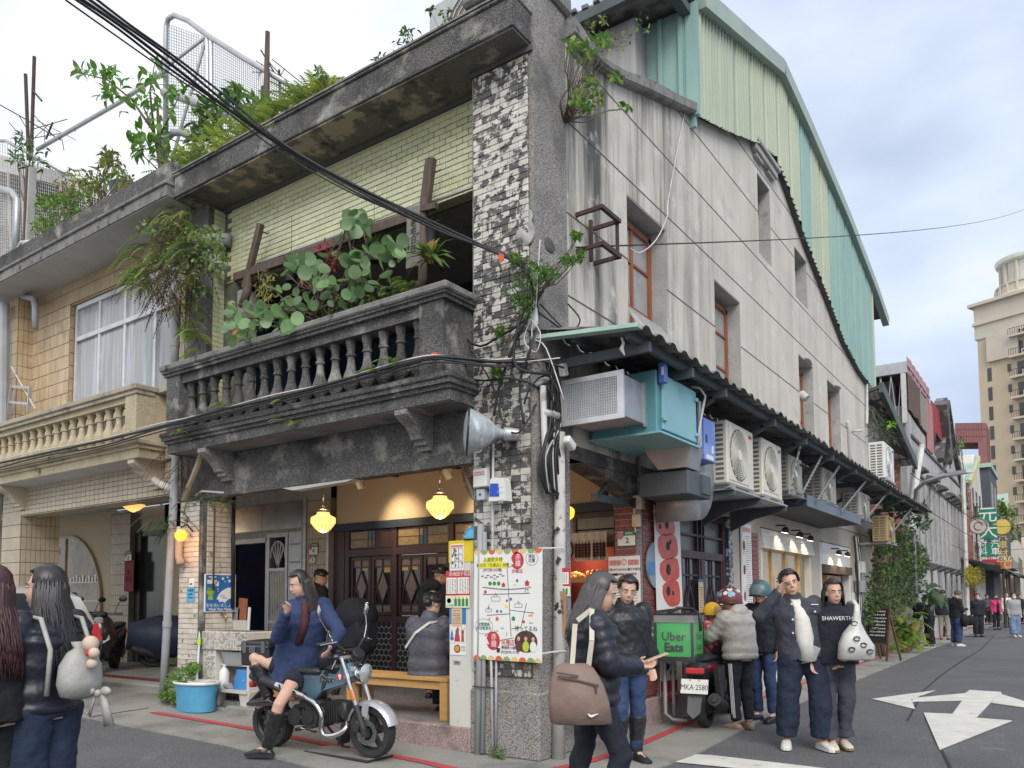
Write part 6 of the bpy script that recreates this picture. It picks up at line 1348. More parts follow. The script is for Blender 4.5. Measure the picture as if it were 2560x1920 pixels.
for i in range(6):
 for k in range(7):RC(q,f,-.052+i*.018,-.044+i*.018,.078-k*.013-.008,.078-k*.013)
q.bd('brush_writing',m6,t,kind='stuff');q=MB()
for i in range(4):RC(q,f,-.06+i*.03,-.04+i*.03,-.12,-.06,.002)
q.bd('bottle_print',cGr,t,kind='stuff')
t,f=FX('wood_plaque','narrow weathered wooden plaque below the small menu',wx(1404,1535,.13),.09,.42,xdir=(1,.25,0),mat=m_pine if False else M('tan_wood',(.36,.22,.14),(.28,.17,.11),sc=4,sxyz=(4,4,.4)));txt(f,'年\n夏\n麻',0,.06,.05,m_brownwood)
t,f=BO('wash_sign','blue hand washing sign with frog and tap on the white tiled pillar','sign',(-5.12,.255,1.58),.46,.49,xdir=(0,1,0),th=.02,mat=m7)
q=MB();RC(q,f,-.22,.22,-.235,.235);q.bd('blue_field',M('sign_blue',C(40,110,175),rough=.5),t)
q=MB();RC(q,f,-.20,-.06,.12,.17,.0025);RC(q,f,-.14,-.11,.17,.20,.0025);RC(q,f,-.18,-.07,.20,.215,.0025);RC(q,f,-.08,-.03,.09,.15,.0025)
PY(q,f,[(.22,.08),(.10,.07),(.02,.03),(-.03,-.02),(-.06,-.08),(-.03,-.09),(-.02,-.12),(.03,-.11),(.06,-.13),(.12,-.08),(.22,-.05)],.0025)
for u,v,r in((.03,.19,.018),(.10,.21,.012),(.13,.16,.02),(.17,.2,.009),(.06,.15,.008),(-.04,.05,.008),(-.04,.02,.006)):DC(q,f,u,v,r,.0025,12)
q.bd('tap_and_hands',m7,t,kind='stuff');q=MB();DC(q,f,-.15,.01,.055,.0025,r2=.04);DC(q,f,-.175,.05,.018,.0025);DC(q,f,-.125,.05,.018,.0025);PY(q,f,[(-.18,-.03),(-.12,-.03),(-.115,-.09),(-.185,-.09)],.0025);q.bd('frog',M('frog_green',C(150,190,40)),t)
q=MB()
for k in range(4):line(q,f,[(-.02+k*.02,-.04-k*.012),(.05+k*.02,-.02-k*.018)],.004,.004)
line(q,f,[(-.19,-.10),(-.1,-.105)],.004,.003);q.bd('drawn_lines',M('sign_blue',(0,0,0)),t);txt(f,'手を洗いましょう',0,-.165,.054,m7);txt(f,'Wash Your Hands',0,-.212,.046,m7,bold=.001)
tp=TG('brass_tap','small brass tap below the blue hand washing sign','tap',(-5.1,.28,1.28));q=MB();q.tube([(-5.15,.28,1.30),(-5.06,.28,1.30),(-5.03,.28,1.27),(-5.03,.28,1.21)],.014,7);q.cyl((-5.08,.28,1.30),(-5.08,.28,1.35),.008,6);q.bar((-5.08,.25,1.355),(-5.08,.31,1.355),.012,.01);q.bd('spout',M('brass',(.42,.33,.18),rough=.35,metal=.8),tp,'all')
t,f=FX('blue_notice','small blue shop notice under a white switch on the tiled pillar front',wy(476,1485,-.03),.17,.20,mat=M('notice_blue',C(90,175,215)));txt(f,'↑清潔\nsmall\nCharu',0,.0,.045,m6)
t=TG('wall_socket','white wall switch plate above the small blue notice','socket',wy(478,1458,-.03));q=MB();c=wy(478,1458,-.03);q.box(c.x-.055,c.x+.055,-.035,-.005,c.z-.055,c.z+.055,.006);q.bd('plate',m3,t);q=MB();q.box(c.x-.02,c.x-.005,-.04,-.034,c.z-.02,c.z+.0);q.box(c.x+.01,c.x+.025,-.04,-.034,c.z-.02,c.z);q.bd('slots',m6,t,kind='stuff')
def NP(label,c,w,h,n,xdir=(1,0,0),street='赤峰街'):
 t,f=FX('number_plate',label,c,w,h,xdir=xdir);q=MB();RC(q,f,-w*.18,w*.49,h*.18,h*.47);q.bd('green_band',M('plate_green',C(30,120,75)),t);q=MB();DC(q,f,-w*.34,h*.2,h*.26);q.bd('flower_emblem',M('plate_pink',C(190,120,140)),t);txt(f,n,w*.05,-h*.15,h*.5,cT,bold=.002);txt(f,street,w*.15,h*.32,h*.2,m7);q=MB();line(q,f,[(-w*.49,-h*.49),(w*.49,-h*.49),(w*.49,h*.49),(-w*.49,h*.49),(-w*.49,-h*.49)],.006);q.bd('green_edge',M('plate_green',C(30,120,75)),t);return t
c=wy(1566,1346,2.14);NP('green and white house number two plate on the red brick pillar',c,.235,.175,'2')
NP('green house number four plate on the tiled pier behind the left pendant',wy(783,1373,2.59),.22,.20,'4');NP('smaller house number four plate below the other number four',wy(780,1397,2.59),.16,.13,'4')
NP('house number six plate on the dark tiled pier of the tea shop',wy(320,1391,2.56),.26,.22,'6')
t,f=FX('red_couplet','red new year couplet on the tiled pier of the tea shop',wy(322,1440,2.56),.34,.62,mat=M('couplet_red',C(140,40,55)));txt(f,'春\n恭喜',0,0,.13,M('couplet_ink',C(60,20,25)))
t=TG('wood_terminal','small pale junction box and cable on the red brick pillar','box',wy(1592,1302,2.12));q=MB();c=wy(1592,1302,2.13);q.box(c.x-.05,c.x+.05,2.10,2.15,c.z-.07,c.z+.07,.006);q.bd('case',M('cream_box',(.58,.5,.36)),t);q=MB();q.tube([c+VT((-.03,0,.06)),c+VT((-.03,0,.18))],.008,5);q.tube([c+VT((-.02,0,-.07)),c+VT((-.02,0,-.13))],.008,5);q.bd('lead',m3,t)
t=TG('meter_switch','black knife switch box on the dark upper pillar','box',wy(1592,1258,2.1));q=MB();c=wy(1592,1256,2.1);q.box(c.x-.04,c.x+.07,2.08,2.16,c.z-.08,c.z+.08);q.bd('case',m11,t);q=MB();q.box(c.x-.05,c.x+.0,2.06,2.10,c.z-.07,c.z+.05);q.bd('switch',m2,t)
t=TG('wall_bracket','black steel wall bracket jutting out left of the red brick pillar','bracket',wy(1540,1230,1.9));q=MB();q.bar(wy(1484,1243,1.2),wx(1575,1258,-.1),.06,.075);q.bar(wy(1496,1237,1.25),wx(1540,1180,-.25),.035,.03);q.bd('arm',m20,t)
t=TG('panel_door','dark framed panel leaning behind the wall bracket','panel',(-.36,2.4,2.7));q=MB();q.box(-.42,-.34,2.0,2.05,2.62,3.3);q.bd('frame',m25,t)
t,f=BO('menu_poster','tall white dumpling menu poster on the front of the red brick pillar','poster',(-.19,2.12,1.30),.40,1.32,th=.008)
def SK2(f,u0,u1,v,h,n,mat=m21):
 q=MB()
 for i in range(n):u=u0+(u1-u0)*i/(n-1);RC(q,f,u-.002,u+.002,v-h/2,v+h/2);[DC(q,f,u,v+h*(.3-.2*k),h*.10,.0014,8)for k in range(4)]
 q.bd('skewer_print',mat,f.t,kind='stuff')
SK2(f,-.18,-.05,.585,.07,8);SK2(f,.06,.18,.585,.07,8);q=MB();n=20;line(q,f,[(.0+.03*math.cos(2*math.pi*i/n),.59+.03*math.sin(2*math.pi*i/n))for i in range(n+1)],.006);q.bd('ring_logo',m21,t);txt(f,'?',0,.59,.035,m6);txt(f,'八雲 MITARASHI 糰子的堅持',0,.505,.034,m6);txt(f,'極致簡單·會如越夏會',.02,.45,.03,m6);q=MB();RC(q,f,-.18,-.08,.437,.463);q.bd('title_bar',m6,t)
q=MB();DC(q,f,.10,.345,.085,r2=.055);q.bd('bowl_print',M('print_tan',(0,0,0)),t);q=MB();DC(q,f,.10,.34,.05,d=.0024,r2=.035);q.bd('flour_print',m7,t);q=MB()
for k in range(30):
 v=.40-k*.032
 if-.36<v<-.15:continue
 FT(q,f,-.18,.0 if v>.25 else.17,v,14 if v>.25 else 22,.008,k)
q.bd('small_print',m_gp,t,kind='stuff');q=MB()
for k in range(4):DC(q,f,.02+k*.04,-.23-k*.012,.03,n=14)
RC(q,f,-.03,.17,-.262,-.258);q.bd('dumpling_print',M('print_maroon',(0,0,0)),t,kind='stuff')
q_t=TG('round_sign','pale blue oval sign with a small dog behind the dumpling banner','sign',wx(1634,1415,.03));c=wx(1640,1413,.02);q=MB();q.lathe([(.28,0),(.28,.02)],(.02,c.y,c.z),(1,0,0),32);q.bd('disc',M('sign_grey_blue',C(135,155,165)),q_t);q=MB();q.prism([(.042,c.y-.27,c.z+.03),(.042,c.y+.2,c.z+.03),(.042,c.y+.2,c.z-.12),(.042,c.y-.25,c.z-.12)],(.002,0,0));q.bd('blue_band',M('sign_sky',C(90,140,190)),q_t);q=MB();q.bar((.044,c.y-.02,c.z-.2),(.044,c.y+.06,c.z-.18),.04,.002,(1,0,0));q.bar((.044,c.y-.0,c.z-.3),(.044,c.y-.0,c.z-.18),.012,.002,(1,0,0));q.bar((.044,c.y+.05,c.z-.3),(.044,c.y+.05,c.z-.18),.012,.002,(1,0,0));q.bd('dog_print',m25,q_t)
A1,A2,A3,A4=wx(1635,1262,.05),wx(1698,1268,.05),wx(1707,1518,.05),wx(1643,1526,.05)
bn=TG('dumpling_banner','tall white banner with four glossy red grilled dumplings on a stick','banner',A4)
q=MB();q.prism([A1,A2,A3,A4],(-.008,0,0));q.bd('cloth',m7,bn)
m_dg=M('print_grilled_red',C(215,82,48),C(180,58,36),sc=7,rough=.35)
def bl(px,py,x):return wx(px,py,x)
for pts in([(1640,1285),(1652,1273),(1668,1278),(1680,1298),(1685,1325),(1680,1337),(1655,1340),(1643,1322)],[(1650,1338),(1680,1334),(1688,1345),(1692,1370),(1690,1392),(1660,1400),(1648,1372)],[(1655,1402),(1690,1393),(1695,1420),(1695,1448),(1665,1456),(1652,1430)],[(1660,1458),(1692,1450),(1697,1475),(1698,1510),(1675,1518),(1660,1490)]):
 cx_=sum(p[0]for p in pts)/len(pts);cy_=sum(p[1]for p in pts)/len(pts);pts=[(cx_+(p[0]-cx_)*1.18,cy_+(p[1]-cy_)*1.04)for p in pts];q=MB();n=len(pts);sm=[]
 for i in range(n):
  a,b_,c_=VT(pts[i-1]),VT(pts[i]),VT(pts[(i+1)%n]);sm+=[b_.lerp(a,.25),b_*.8+(a+c_)*.1,b_.lerp(c_,.25)]
 q.prism([bl(p[0],p[1],.051)for p in sm],(.0012,0,0));q.bd('dumpling_print',m_dg,bn)
q=MB()
for px,py,r in((1667,1311,.055),(1650,1316,.03),(1670,1365,.055),(1676,1355,.03),(1671,1424,.07),(1671,1478,.06),(1683,1483,.03)):c=bl(px,py,.0525);q.lathe([(r,0),(r,.001)],c,(1,0,0),12)
q.bd('char_spot',m6,bn,kind='stuff');text('だんご',bl(1690,1300,.053),.06,m6,bn,xdir=(0,1,0))if False else None
q=MB();q.box(-.02,.16,3.10,3.46,2.52,2.72,.01);tt=TG('light_box','blank white light box above the dumpling banner','sign',(.05,3.2,2.52));q.bd('box',m3,tt);q=MB();q.tube([(.1,3.12,2.50),(.18,3.4,2.55),(.18,3.5,2.58)],.012,5);q.bd('rod',m19,tt)
t,f=BO('menu_poster','narrow tall menu board on the jamb between the two shop windows','poster',(.02,5.80,1.85),.45,1.5,xdir=(0,1,0),th=.02);SK2(f,-.18,.18,.66,.08,12);q=MB()
for k in range(36):FT(q,f,-.05 if k%9<5 else-.18,.19,.56-k*.033,12,.009,k)
q.bd('small_print',m_gp,t,kind='stuff');q=MB()
for v in(.42,.05,-.35):DC(q,f,-.13,v,.05,r2=.075)
q.bd('food_print',M('print_tan',(0,0,0)),t,kind='stuff')
t,f=FX('window_menu','small kraft menu strip taped on the dark shop window',(-.05,4.10,1.42),.17,.62,xdir=(0,1,0),mat=M('kraft_print',(0,0,0)));q=MB()
for k in range(14):FT(q,f,-.06,.06,.2-k*.03,6,.01,k)
q.bd('small_print',m6,t,kind='stuff');q=MB();RC(q,f,-.085,.085,.27,.31);q.bd('top_band',cB,t);q=MB();DC(q,f,0,-.25,.05);q.bd('food_print',m21,t)
t,f=BO('shop_placard','white and red shop placard standing behind the delivery scooter','sign',(.06,2.75,.62),.30,.72,xdir=(.3,1,0),th=.01);q=MB();RC(q,f,-.15,.15,-.36,-.12);q.bd('red_band',m21,t);txt(f,'ヨット-16',0,-.28,.07,m7);q=MB();DC(q,f,-.03,.05,.05);DC(q,f,.07,-.03,.05);q.bd('black_blob',m6,t,kind='stuff');q=MB();DC(q,f,-.07,.25,.05);q.bd('yellow_blob',cY,t)
t,f=BO('green_sign','dark green chalked shop sign under the delivery box','sign',(.20,2.30,1.10),.46,.22,xdir=(1,.6,0),th=.015,mat=M('sign_dark_green',C(45,105,75)));txt(f,'→ Dango\nstreet food',0,0,.07,m7)
t=TG('sign_post','thin grey post with a foot pipe beside the shop placard','post',(.12,2.5,0));q=MB();q.tube([(.12,2.5,1.1),(.12,2.5,.15),(.2,2.52,.08),(.34,2.6,.07)],.022,7);q.tube([(.17,2.62,1.1),(.17,2.62,.1)],.022,7);q.bd('pipe',m14,t,'all')
nr=TG('noren_curtain','cream noren curtain printed with dumpling skewers over the shop entrance','curtain',wy(1465,1340,2.5));Yn=2.45
q=MB();n=40;a,b_=wy(1405,1335,Yn),wy(1518,1330,Yn);zb=wy(1465,1402,Yn).z
for i in range(n+1):
 x=a.x+(b_.x-a.x)*i/n;y=Yn+.012*math.sin(i*.9);q.v+=[(x,y,a.z),(x,y+.01*math.sin(i*1.7),a.z-.09),(x,y+.02*math.sin(i*1.1),zb+(.06 if i<12 else 0))]
for i in range(n):
 k=i*3;q.f.append((k,k+3,k+4,k+1))
 if i not in(9,24):q.f.append((k+1,k+4,k+5,k+2))
q.bd('cloth',M('noren_cream',(.66,.60,.48),(.58,.52,.42),sc=4,rough=.9),nr,'all')
q=MB();zt=wy(1465,1362,Yn).z;zl=wy(1465,1390,Yn).z
for g in((1440,1473),(1485,1516)):
 for i in range(5 if g[0]<1480 else 4):
  x=wy(g[0]+i*8,1370,Yn-.03).x
  q.bar((x,Yn-.028,zt+.05),(x,Yn-.028,zl-.05),.006,.002,(0,1,0))
  for k in range(5):z=zt+(zl-zt)*k/4;q.lathe([(.022,0),(.022,.002)],(x,Yn-.028,z),(0,1,0),10)
q.bd('skewer_print',M('print_oxblood',C(70,25,30)),nr,kind='stuff');q=MB();c=wy(1415,1375,Yn-.03);q.tube([c+VT((.10*math.cos(a),0,.13*math.sin(a)))for a in[k*math.pi/10 for k in range(21)]],.012,5,cap=False);q.bd('ring_print',M('print_oxblood',(0,0,0)),nr);text('だん\nご',c,.09,m6,nr)
ct=TG('dumpling_counter','warm lit counter with a tray of golden dumplings under the noren','counter',(-1.3,2.9,.2));q=MB();q.box(-1.6,-.75,2.86,3.3,.2,1.18);q.bd('cabinet',M('lattice_wood',(.11,.05,.04),(.07,.03,.03),sc=30,rough=.6),ct);q=MB();q.box(-1.6,-.72,2.84,3.3,1.18,1.21);q.bd('counter_top',m_pine,ct);q=MB();c=wy(1440,1445,2.9);q.box(-1.6,-.92,2.9,3.1,c.z-.05,c.z-.03);q.box(-1.6,-.92,2.88,2.9,c.z-.06,c.z+.0);q.bd('tray',m_pine,ct);q=MB();RR=random.Random(5)
for i in range(34):q.ell((-1.55+RR.random()*.6,2.92+RR.random()*.15,c.z+RR.random()*.08),.035,8,6)
q.bd('dumplings',M('golden_dumpling',(.75,.42,.16),(.65,.3,.1),sc=8,rough=.4),ct,'all',kind='stuff');q=MB();q.box(-1.6,-.85,3.25,3.28,1.3,2.3);q.bd('red_backdrop',M('red_cloth',(.26,.04,.03),(.2,.03,.03),sc=6),ct)
point(ct,(-1.25,2.95,2.0),5,(1,.7,.4))
def fsign(label,px,x,mat,chars,tc,size,name='shop_sign'):
 a,b_,c_,d_=[wx(p[0],p[1],x)for p in px];y0=(a.y+d_.y)/2
 P_=[wy(p[0],p[1],y0)for p in px];t=TG(name,label,'sign',P_[3]);q=MB();q.prism(P_,(0,.25,0));q.bd('panel',mat,t)
 cc=(P_[0]+P_[2])/2;
 for s,u,v,k in chars:text(s,cc+VT((u,-.012,v)),size*k,tc,t,bold=.004)
 return t,P_
m_sg=M('sign_emerald',C(20,135,105),rough=.5)
fsign('green shop sign panel with one large white character, top of three',[(2447,1271),(2490,1271),(2491,1307),(2448,1308)],.9,m_sg,[('元',0,0,1)],m7,.75)
fsign('green shop sign panel with one large white character, middle of three',[(2449,1312),(2492,1312),(2493,1347),(2450,1347)],.9,m_sg,[('大',0,0,1)],m7,.75)
fsign('green car parts sign panel with four characters and a phone number, lowest of three',[(2451,1356),(2493,1356),(2495,1391),(2452,1392)],.9,m_sg,[('材',-.24,.22,.42),('汽',.24,.22,.42),('料',-.24,-.12,.42),('車',.24,-.12,.42),('2558-1188-9',0,-.4,.17)],m7,.85)
t,P_=fsign('grey blue car parts sign with yellow emblem beside the green panels',[(2493,1304),(2524,1302),(2528,1418),(2494,1402)],1.4,M('sign_slate',C(90,100,115)),[('汽\n車\n材\n料',-.05,-.25,1)],M('sign_yellow',C(225,195,100)),.40);c=wy(2505,1317,P_[0].y-.05);q=MB();q.lathe([(.36,0),(.36,.02)],c,(0,1,0),20);q.bd('emblem',M('sign_yellow',(0,0,0)),t)
fsign('cream battery shop sign with orange characters below the grey blue sign',[(2499,1405),(2526,1405),(2527,1421),(2500,1421)],1.5,M('sign_cream',C(225,205,165)),[('電瓶',0,0,1)],M('sign_orange',C(215,110,30)),.3)
fsign('small cream sign with faded lettering above the battery sign',[(2492,1390),(2528,1390),(2528,1404),(2492,1404)],1.45,M('sign_cream',(0,0,0)),[('DELTA',0,0,1)],m_gp,.25)
c=wx(2446,1315,.9);t=TG('round_shop_sign','round cream shop sign with a line drawn face hanging before the green panels','sign',c);q=MB();q.lathe([(.37,0),(.37,.1)],c,(0,1,0),28);q.bd('disc',M('sign_round',C(200,190,178)),t);q=MB();q.tube([c+VT((.16*math.cos(a),-.01,.18*math.sin(a)))for a in[k*.4 for k in range(14)]],.02,4);q.tube([c+VT((.34*math.cos(a),-.01,.34*math.sin(a)))for a in[k*.3 for k in range(22)]],.02,4,cap=False);q.bd('drawing',m_gp,t)
t=TG('sign_stand','dark thin frame post carrying the green panels','frame',wx(2442,1400,.8));q=MB();q.bar(wx(2444,1400,.8),wx(2438,1265,.8),.06,.06);q.bar(wx(2436,1268,.8),wx(2450,1267,.9),.06,.06);q.bd('post',m19,t)
bn=TG('pine_bench','long honey coloured pine bench on the arcade step','bench',(-2.7,.42,.22));X0,X1=-4.15,-1.27
q=MB();q.box(X0,X1,.24,.41,.625,.665,.004);q.box(X0,X1,.418,.60,.625,.665,.004);q.bd('seat',m_pine,bn);q=MB();q.box(X0+.05,X1-.05,.27,.30,.54,.623);q.box(X0+.05,X1-.05,.54,.57,.54,.623);q.bd('apron',m_pine,bn)
for x in(X0+.01,-2.75,X1-.11):
 for y in(.25,.49):q=MB();q.box(x,x+.10,y,y+.1,.226,.623,.004);q.bd('leg',m_pine,bn)
SK=TG('mosaic_sink','old mosaic tiled wash sink stand by the white tiled pillar','sink',(-4.9,.35,.15))
sx0,sx1,sy0,sy1=-5.36,-4.25,.02,.52
q=MB();q.box(sx0,sx1,sy0,sy1,.86,1.09,.01);q.box(sx0,sx0+.5,sy1-.06,sy1,1.09,1.22);q.box(sx0,sx0+.46,sy0+.02,sy1-.05,.36,.859,.004);q.bd('basin_block',m_mosaic,SK)
q=MB();q.box(sx0+.46,sx1,sy0,sy1,.34,.38);q.box(sx0+.46,sx1,sy0+.1,sy1,.66,.68);q.box(sx1-.05,sx1,sy0+.05,sy1,.38,.858);q.bd('shelf',m_mosaic,SK)
q=MB();q.box(sx0+.06,sx1-.06,sy0+.06,sy1-.06,1.086,1.093);q.bd('basin_rim',M('basin_dark',(.2,.2,.19)),SK)
for x in(sx0+.32,sx1-.18):q=MB();q.prism([(x,sy0+.03,.36),(x+.22,sy0+.03,.36),(x+.17,sy0+.03,.16),(x+.05,sy0+.03,.16)],(0,.12,0));q.bd('leg',m_mosaic,SK)
q=MB();mt2=random.Random(9)
for r in range(9):
 for c in range(44):
  if mt2 .random()<.34:x=sx0+.01+c*.0252;z=.865+r*.025;q.box(x,x+.02,sy0-.003,sy0+.002,z,z+.02)
for r in range(20):
 for c in range(18):
  if mt2 .random()<.34:x=sx0+.008+c*.0252;z=.365+r*.0245;q.box(x,x+.02,sy0+.017,sy0+.022,z,z+.02)
q.bd('mosaic_chips',m_mosaic_d,SK,kind='stuff');q=MB()
for c in range(45):q.box(sx0+c*.0247,sx0+c*.0247+.002,sy0-.0012,sy0,.862,1.085)
for r in range(9):q.box(sx0,sx1,sy0-.0012,sy0,.865+r*.025-.002,.865+r*.025)
q.bd('mosaic_joint',M('mosaic_joint',(.33,.31,.28)),SK,kind='stuff')
t=TG('grey_basin','grey plastic basin on the sink shelf','basin',(-4.62,.25,.68));q=MB();q.loft([[(-4.78,.1,.68),(-4.45,.1,.68),(-4.45,.42,.68),(-4.78,.42,.68)],[(-4.82,.06,.84),(-4.40,.06,.84),(-4.40,.46,.84),(-4.82,.46,.84)]]);q.bd('body',m14,t)
t=TG('detergent_bottle','white detergent bottle on the lower sink shelf','bottle',(-4.83,.12,.38));q=MB();q.lathe([(.062,0),(.066,.02),(.066,.19),(.045,.23),(.022,.25),(.022,.28)],(-4.82,.12,.382),seg=14);q.bd('body',m3,t,True)
t=TG('blue_pail','upturned blue pail with a grey rag under the sink','pail',(-4.52,.22,.38));q=MB();q.lathe([(.18,0),(.14,.24)],(-4.50,.24,.382),seg=20);q.bd('body',M('pail_blue',C(50,125,190),rough=.4),t,True);q=MB()
for i in range(7):
 for j in range(7):x,y=-4.60+i*.033,.10+j*.045;q.v.append((x,y,.64+.02*NZ.noise((x*12,y*12,1))-(max(0,.17-y)*1.6)-abs(i-3)*.012))
for i in range(6):
 for j in range(6):a=i*7+j;q.f.append((a,a+7,a+8,a+1))
q.bd('rag',m14,t,'all')
t=TG('glass_jar','small clear jar lying on the lower sink shelf','jar',(-4.68,.06,.42));q=MB();q.cyl((-4.72,.07,.42),(-4.62,.06,.42),.038,12);q.bd('jar',m_glass_p,t)
for px,py,w_,h_,lab,mt_ in((588,1528,.22,.30,'pale cutting board standing behind the sink',m11),(606,1540,.17,.42,'reddish wooden chopping board leaning behind the sink',m_redwood),(622,1560,.04,.3,'white stick standing beside the chopping boards',m3)):
 c=wy(px,py,.50);t=TG('chopping_board',lab,'board',c);q=MB();q.obox((c.x,.50,1.09+h_/2),(w_,.025,h_),Matrix.Rotation(.08,3,'Y'),.006);q.bd('board',mt_,t)
c=gz(490,1776,.01);bk=TG('mop_bucket','light blue spin mop bucket with white rim on the kerb','bucket',(-5.79,.0,.1));c=gz(490,1776,.01)
def oval(cx,cy,z,a,b_,n=28):return[(cx+a*math.cos(2*math.pi*k/n),cy+b_*math.sin(2*math.pi*k/n)*(1+.06*math.cos(4*math.pi*k/n)),z)for k in range(n)]
bx,by,bz=c.x,c.y,c.z-.01;q=MB();q.loft([oval(bx,by,.012+bz,.29,.19),oval(bx,by,.2+bz,.30,.20),oval(bx,by,.345+bz,.33,.22),oval(bx,by,.345+bz,.31,.2),oval(bx,by,.2+bz,.28,.18)],cap=False);q.bd('tub',M('bucket_blue',C(85,160,200),rough=.45),bk,True)
q=MB();q.tube([VT(p)for p in oval(bx,by,.355+bz,.335,.225)]+[VT(oval(bx,by,.355+bz,.335,.225)[0])],.018,6,cap=False);q.lathe([(.16,.35),(.17,.38),(.12,.38),(.12,.34)],(bx+.14,by-.02,bz),seg=20,cap=False);q.bd('rim',m3,bk,True)
q=MB();q.loft([oval(bx,by,.25+bz,.28,.18),oval(bx,by,.251+bz,.05,.05)],cap=False);q.bd('water',M('bucket_water',C(60,110,150),rough=.1),bk)
mp_=TG('spin_mop','steel mop with lime green grips standing in the blue bucket','mop',(bx+.02,by,.3));top_=wy(503,1517,.1);bot_=VT((bx-.0,by,.28+bz));q=MB();q.tube([bot_,top_],.014,8);q.bd('handle',m_alu,mp_)
d_=top_-bot_
for a,b_ in((.86,1.0),(.52,.6),(.2,.28)):q=MB();q.tube([bot_+d_*a,bot_+d_*b_],.022,8);q.bd('grip',M('lime_grip',C(175,225,40)),mp_)
m16=M('chrome',(.62,.62,.63),rough=.14,metal=1.)
m_bikeblue=M('steel_blue_paint',C(88,118,134),C(80,108,124),sc=3,rough=.3,coat=.6)
m_silver=M('silver_paint',(.50,.52,.55),rough=.32,metal=.4,coat=.4)
m_engine=M('engine_black',(.022,.022,.024),(.04,.04,.042),sc=14,rough=.5)
m_clear=M('headlamp_glass',(.62,.64,.66),rough=.08,metal=.5)
def WH(parent,c,R_,w,rim=None,spokes=5,hubr=.05):
 c=VT(c);q=MB();hw=w/2
 pr=[(R_*.70,-hw*.8),(R_*.80,-hw),(R_*.92,-hw*.92),(R_*.985,-hw*.55),(R_,0),(R_*.985,hw*.55),(R_*.92,hw*.92),(R_*.80,hw),(R_*.70,hw*.8)]
 q.lathe(pr,c,(0,1,0),36,cap=False);wh=q.bd('wheel',m_rubber,parent,True)
 q=MB()
 for i in range(36):
  a=2*math.pi*i/36
  for s in(-1,1):q.bar(c+VT((R_*.985*math.cos(a),s*hw*.1,R_*.985*math.sin(a))),c+VT((R_*.93*math.cos(a+.13),s*hw*.9,R_*.93*math.sin(a+.13))),.006,.008)
 q.bd('tread_groove',m18,wh,kind='stuff')
 q=MB();q.lathe([(R_*.70,-hw*.7),(R_*.66,-hw*.6),(R_*.62,-hw*.3),(R_*.62,hw*.3),(R_*.66,hw*.6),(R_*.70,hw*.7)],c,(0,1,0),32,cap=False)
 for i in range(spokes):a=2*math.pi*i/spokes+.3;q.bar(c,c+VT((R_*.65*math.cos(a),0,R_*.65*math.sin(a))),.035,.045,(0,1,0))
 q.cyl(c-VT((0,hw*.7,0)),c+VT((0,hw*.7,0)),hubr,14);q.bd('rim',rim or m2,wh,True);return wh
def disc_brake(parent,c,r,y):
 q=MB();c=VT(c);q.lathe([(r*.62,0),(r,0),(r,.005),(r*.62,.005)],c+VT((0,y,0)),(0,1,0),32,cap=False);o=q.bd('brake_disc',m16,parent,True)
 q=MB()
 for i in range(30):a=2*math.pi*i/30;rr=r*(.72+.08*(i%3));q.lathe([(.006,0),(.006,.001)],c+VT((rr*math.cos(a),y-.001,rr*math.sin(a))),(0,1,0),6)
 q.bd('disc_hole',m18,parent,kind='stuff');return o
fr_,re_=gz(932,1904),gz(684,1866);WB=(fr_-re_).length
BK=TG('motorbike','steel blue small motorbike with silver fender and chrome exhaust parked on the red line','motorbike',re_);local(BK)
R0=.242
WH(BK,(0,0,R0),R0,.125);WH(BK,(WB,0,R0),R0,.12)
disc_brake(BK,(WB,0,R0),.115,-.085);
q=MB();q.lathe([(.09,-.03),(.11,-.02),(.11,.02),(.08,.03)],(0,.0,R0),(0,1,0),20);q.bd('rear_hub',m_engine,BK)
hd_=VT((WB-.24,0,.80));fx=VT((WB,0,R0));ax_=(hd_-fx)
for s in(-1,1):
 q=MB();q.tube([fx+VT((0,s*.10,0))+ax_*.42,hd_+VT((-.02,s*.10,.10))],.024,12);q.bd('fork_tube',m16,BK,True)
 q=MB();q.tube([fx+VT((0,s*.10,-.02)),fx+VT((0,s*.10,0))+ax_*.43],[.030,.028],12);q.obox(fx+VT((0,s*.10,0)),(.06,.05,.07));q.bd('fork_slider',m_engine,BK,True)
 q=MB();q.bar(fx+VT((-.02,s*.085,.14)),fx+VT((.0,s*.085,.26)),.012,.07,(1,0,0));q.bd('fender_stay',m_silver,BK)
q=MB();q.obox(fx+ax_*.60+VT((.02,-.125,0)),(.035,.012,.10),Matrix.Rotation(-.42,3,'Y'),.004);q.bd('reflector',M('amber_reflector',C(240,130,20),rough=.3),BK)
q=MB();q.obox(fx+VT((-.09,-.10,.05)),(.07,.06,.11),Matrix.Rotation(.4,3,'Y'),.015);q.bd('brake_caliper',m_engine,BK)
q=MB();rr=[]
for k in range(11):
 a=rad(15+k*15);r=.275;c=VT((WB+r*math.cos(a),0,R0+r*math.sin(a)));n_=VT((math.cos(a),0,math.sin(a)));wd=.085*(1-.25*abs(k-4)/6)
 rr.append([c+n_*.012+VT((0,0,0)),c+VT((0,-wd*.7,0)),c-n_*.03+VT((0,-wd,0)),c-n_*.035+VT((0,-wd*.9,0)),c-n_*.006,c-n_*.035+VT((0,wd*.9,0)),c-n_*.03+VT((0,wd,0)),c+VT((0,wd*.7,0))])
q.loft(rr);q.bd('front_fender',m_silver,BK,True)
q=MB();q.prism([(WB-.30,-.07,.32),(WB-.36,-.07,.10),(WB-.33,-.07,.10),(WB-.25,-.07,.30)],(0,.14,0));q.bd('mud_flap',m2,BK)
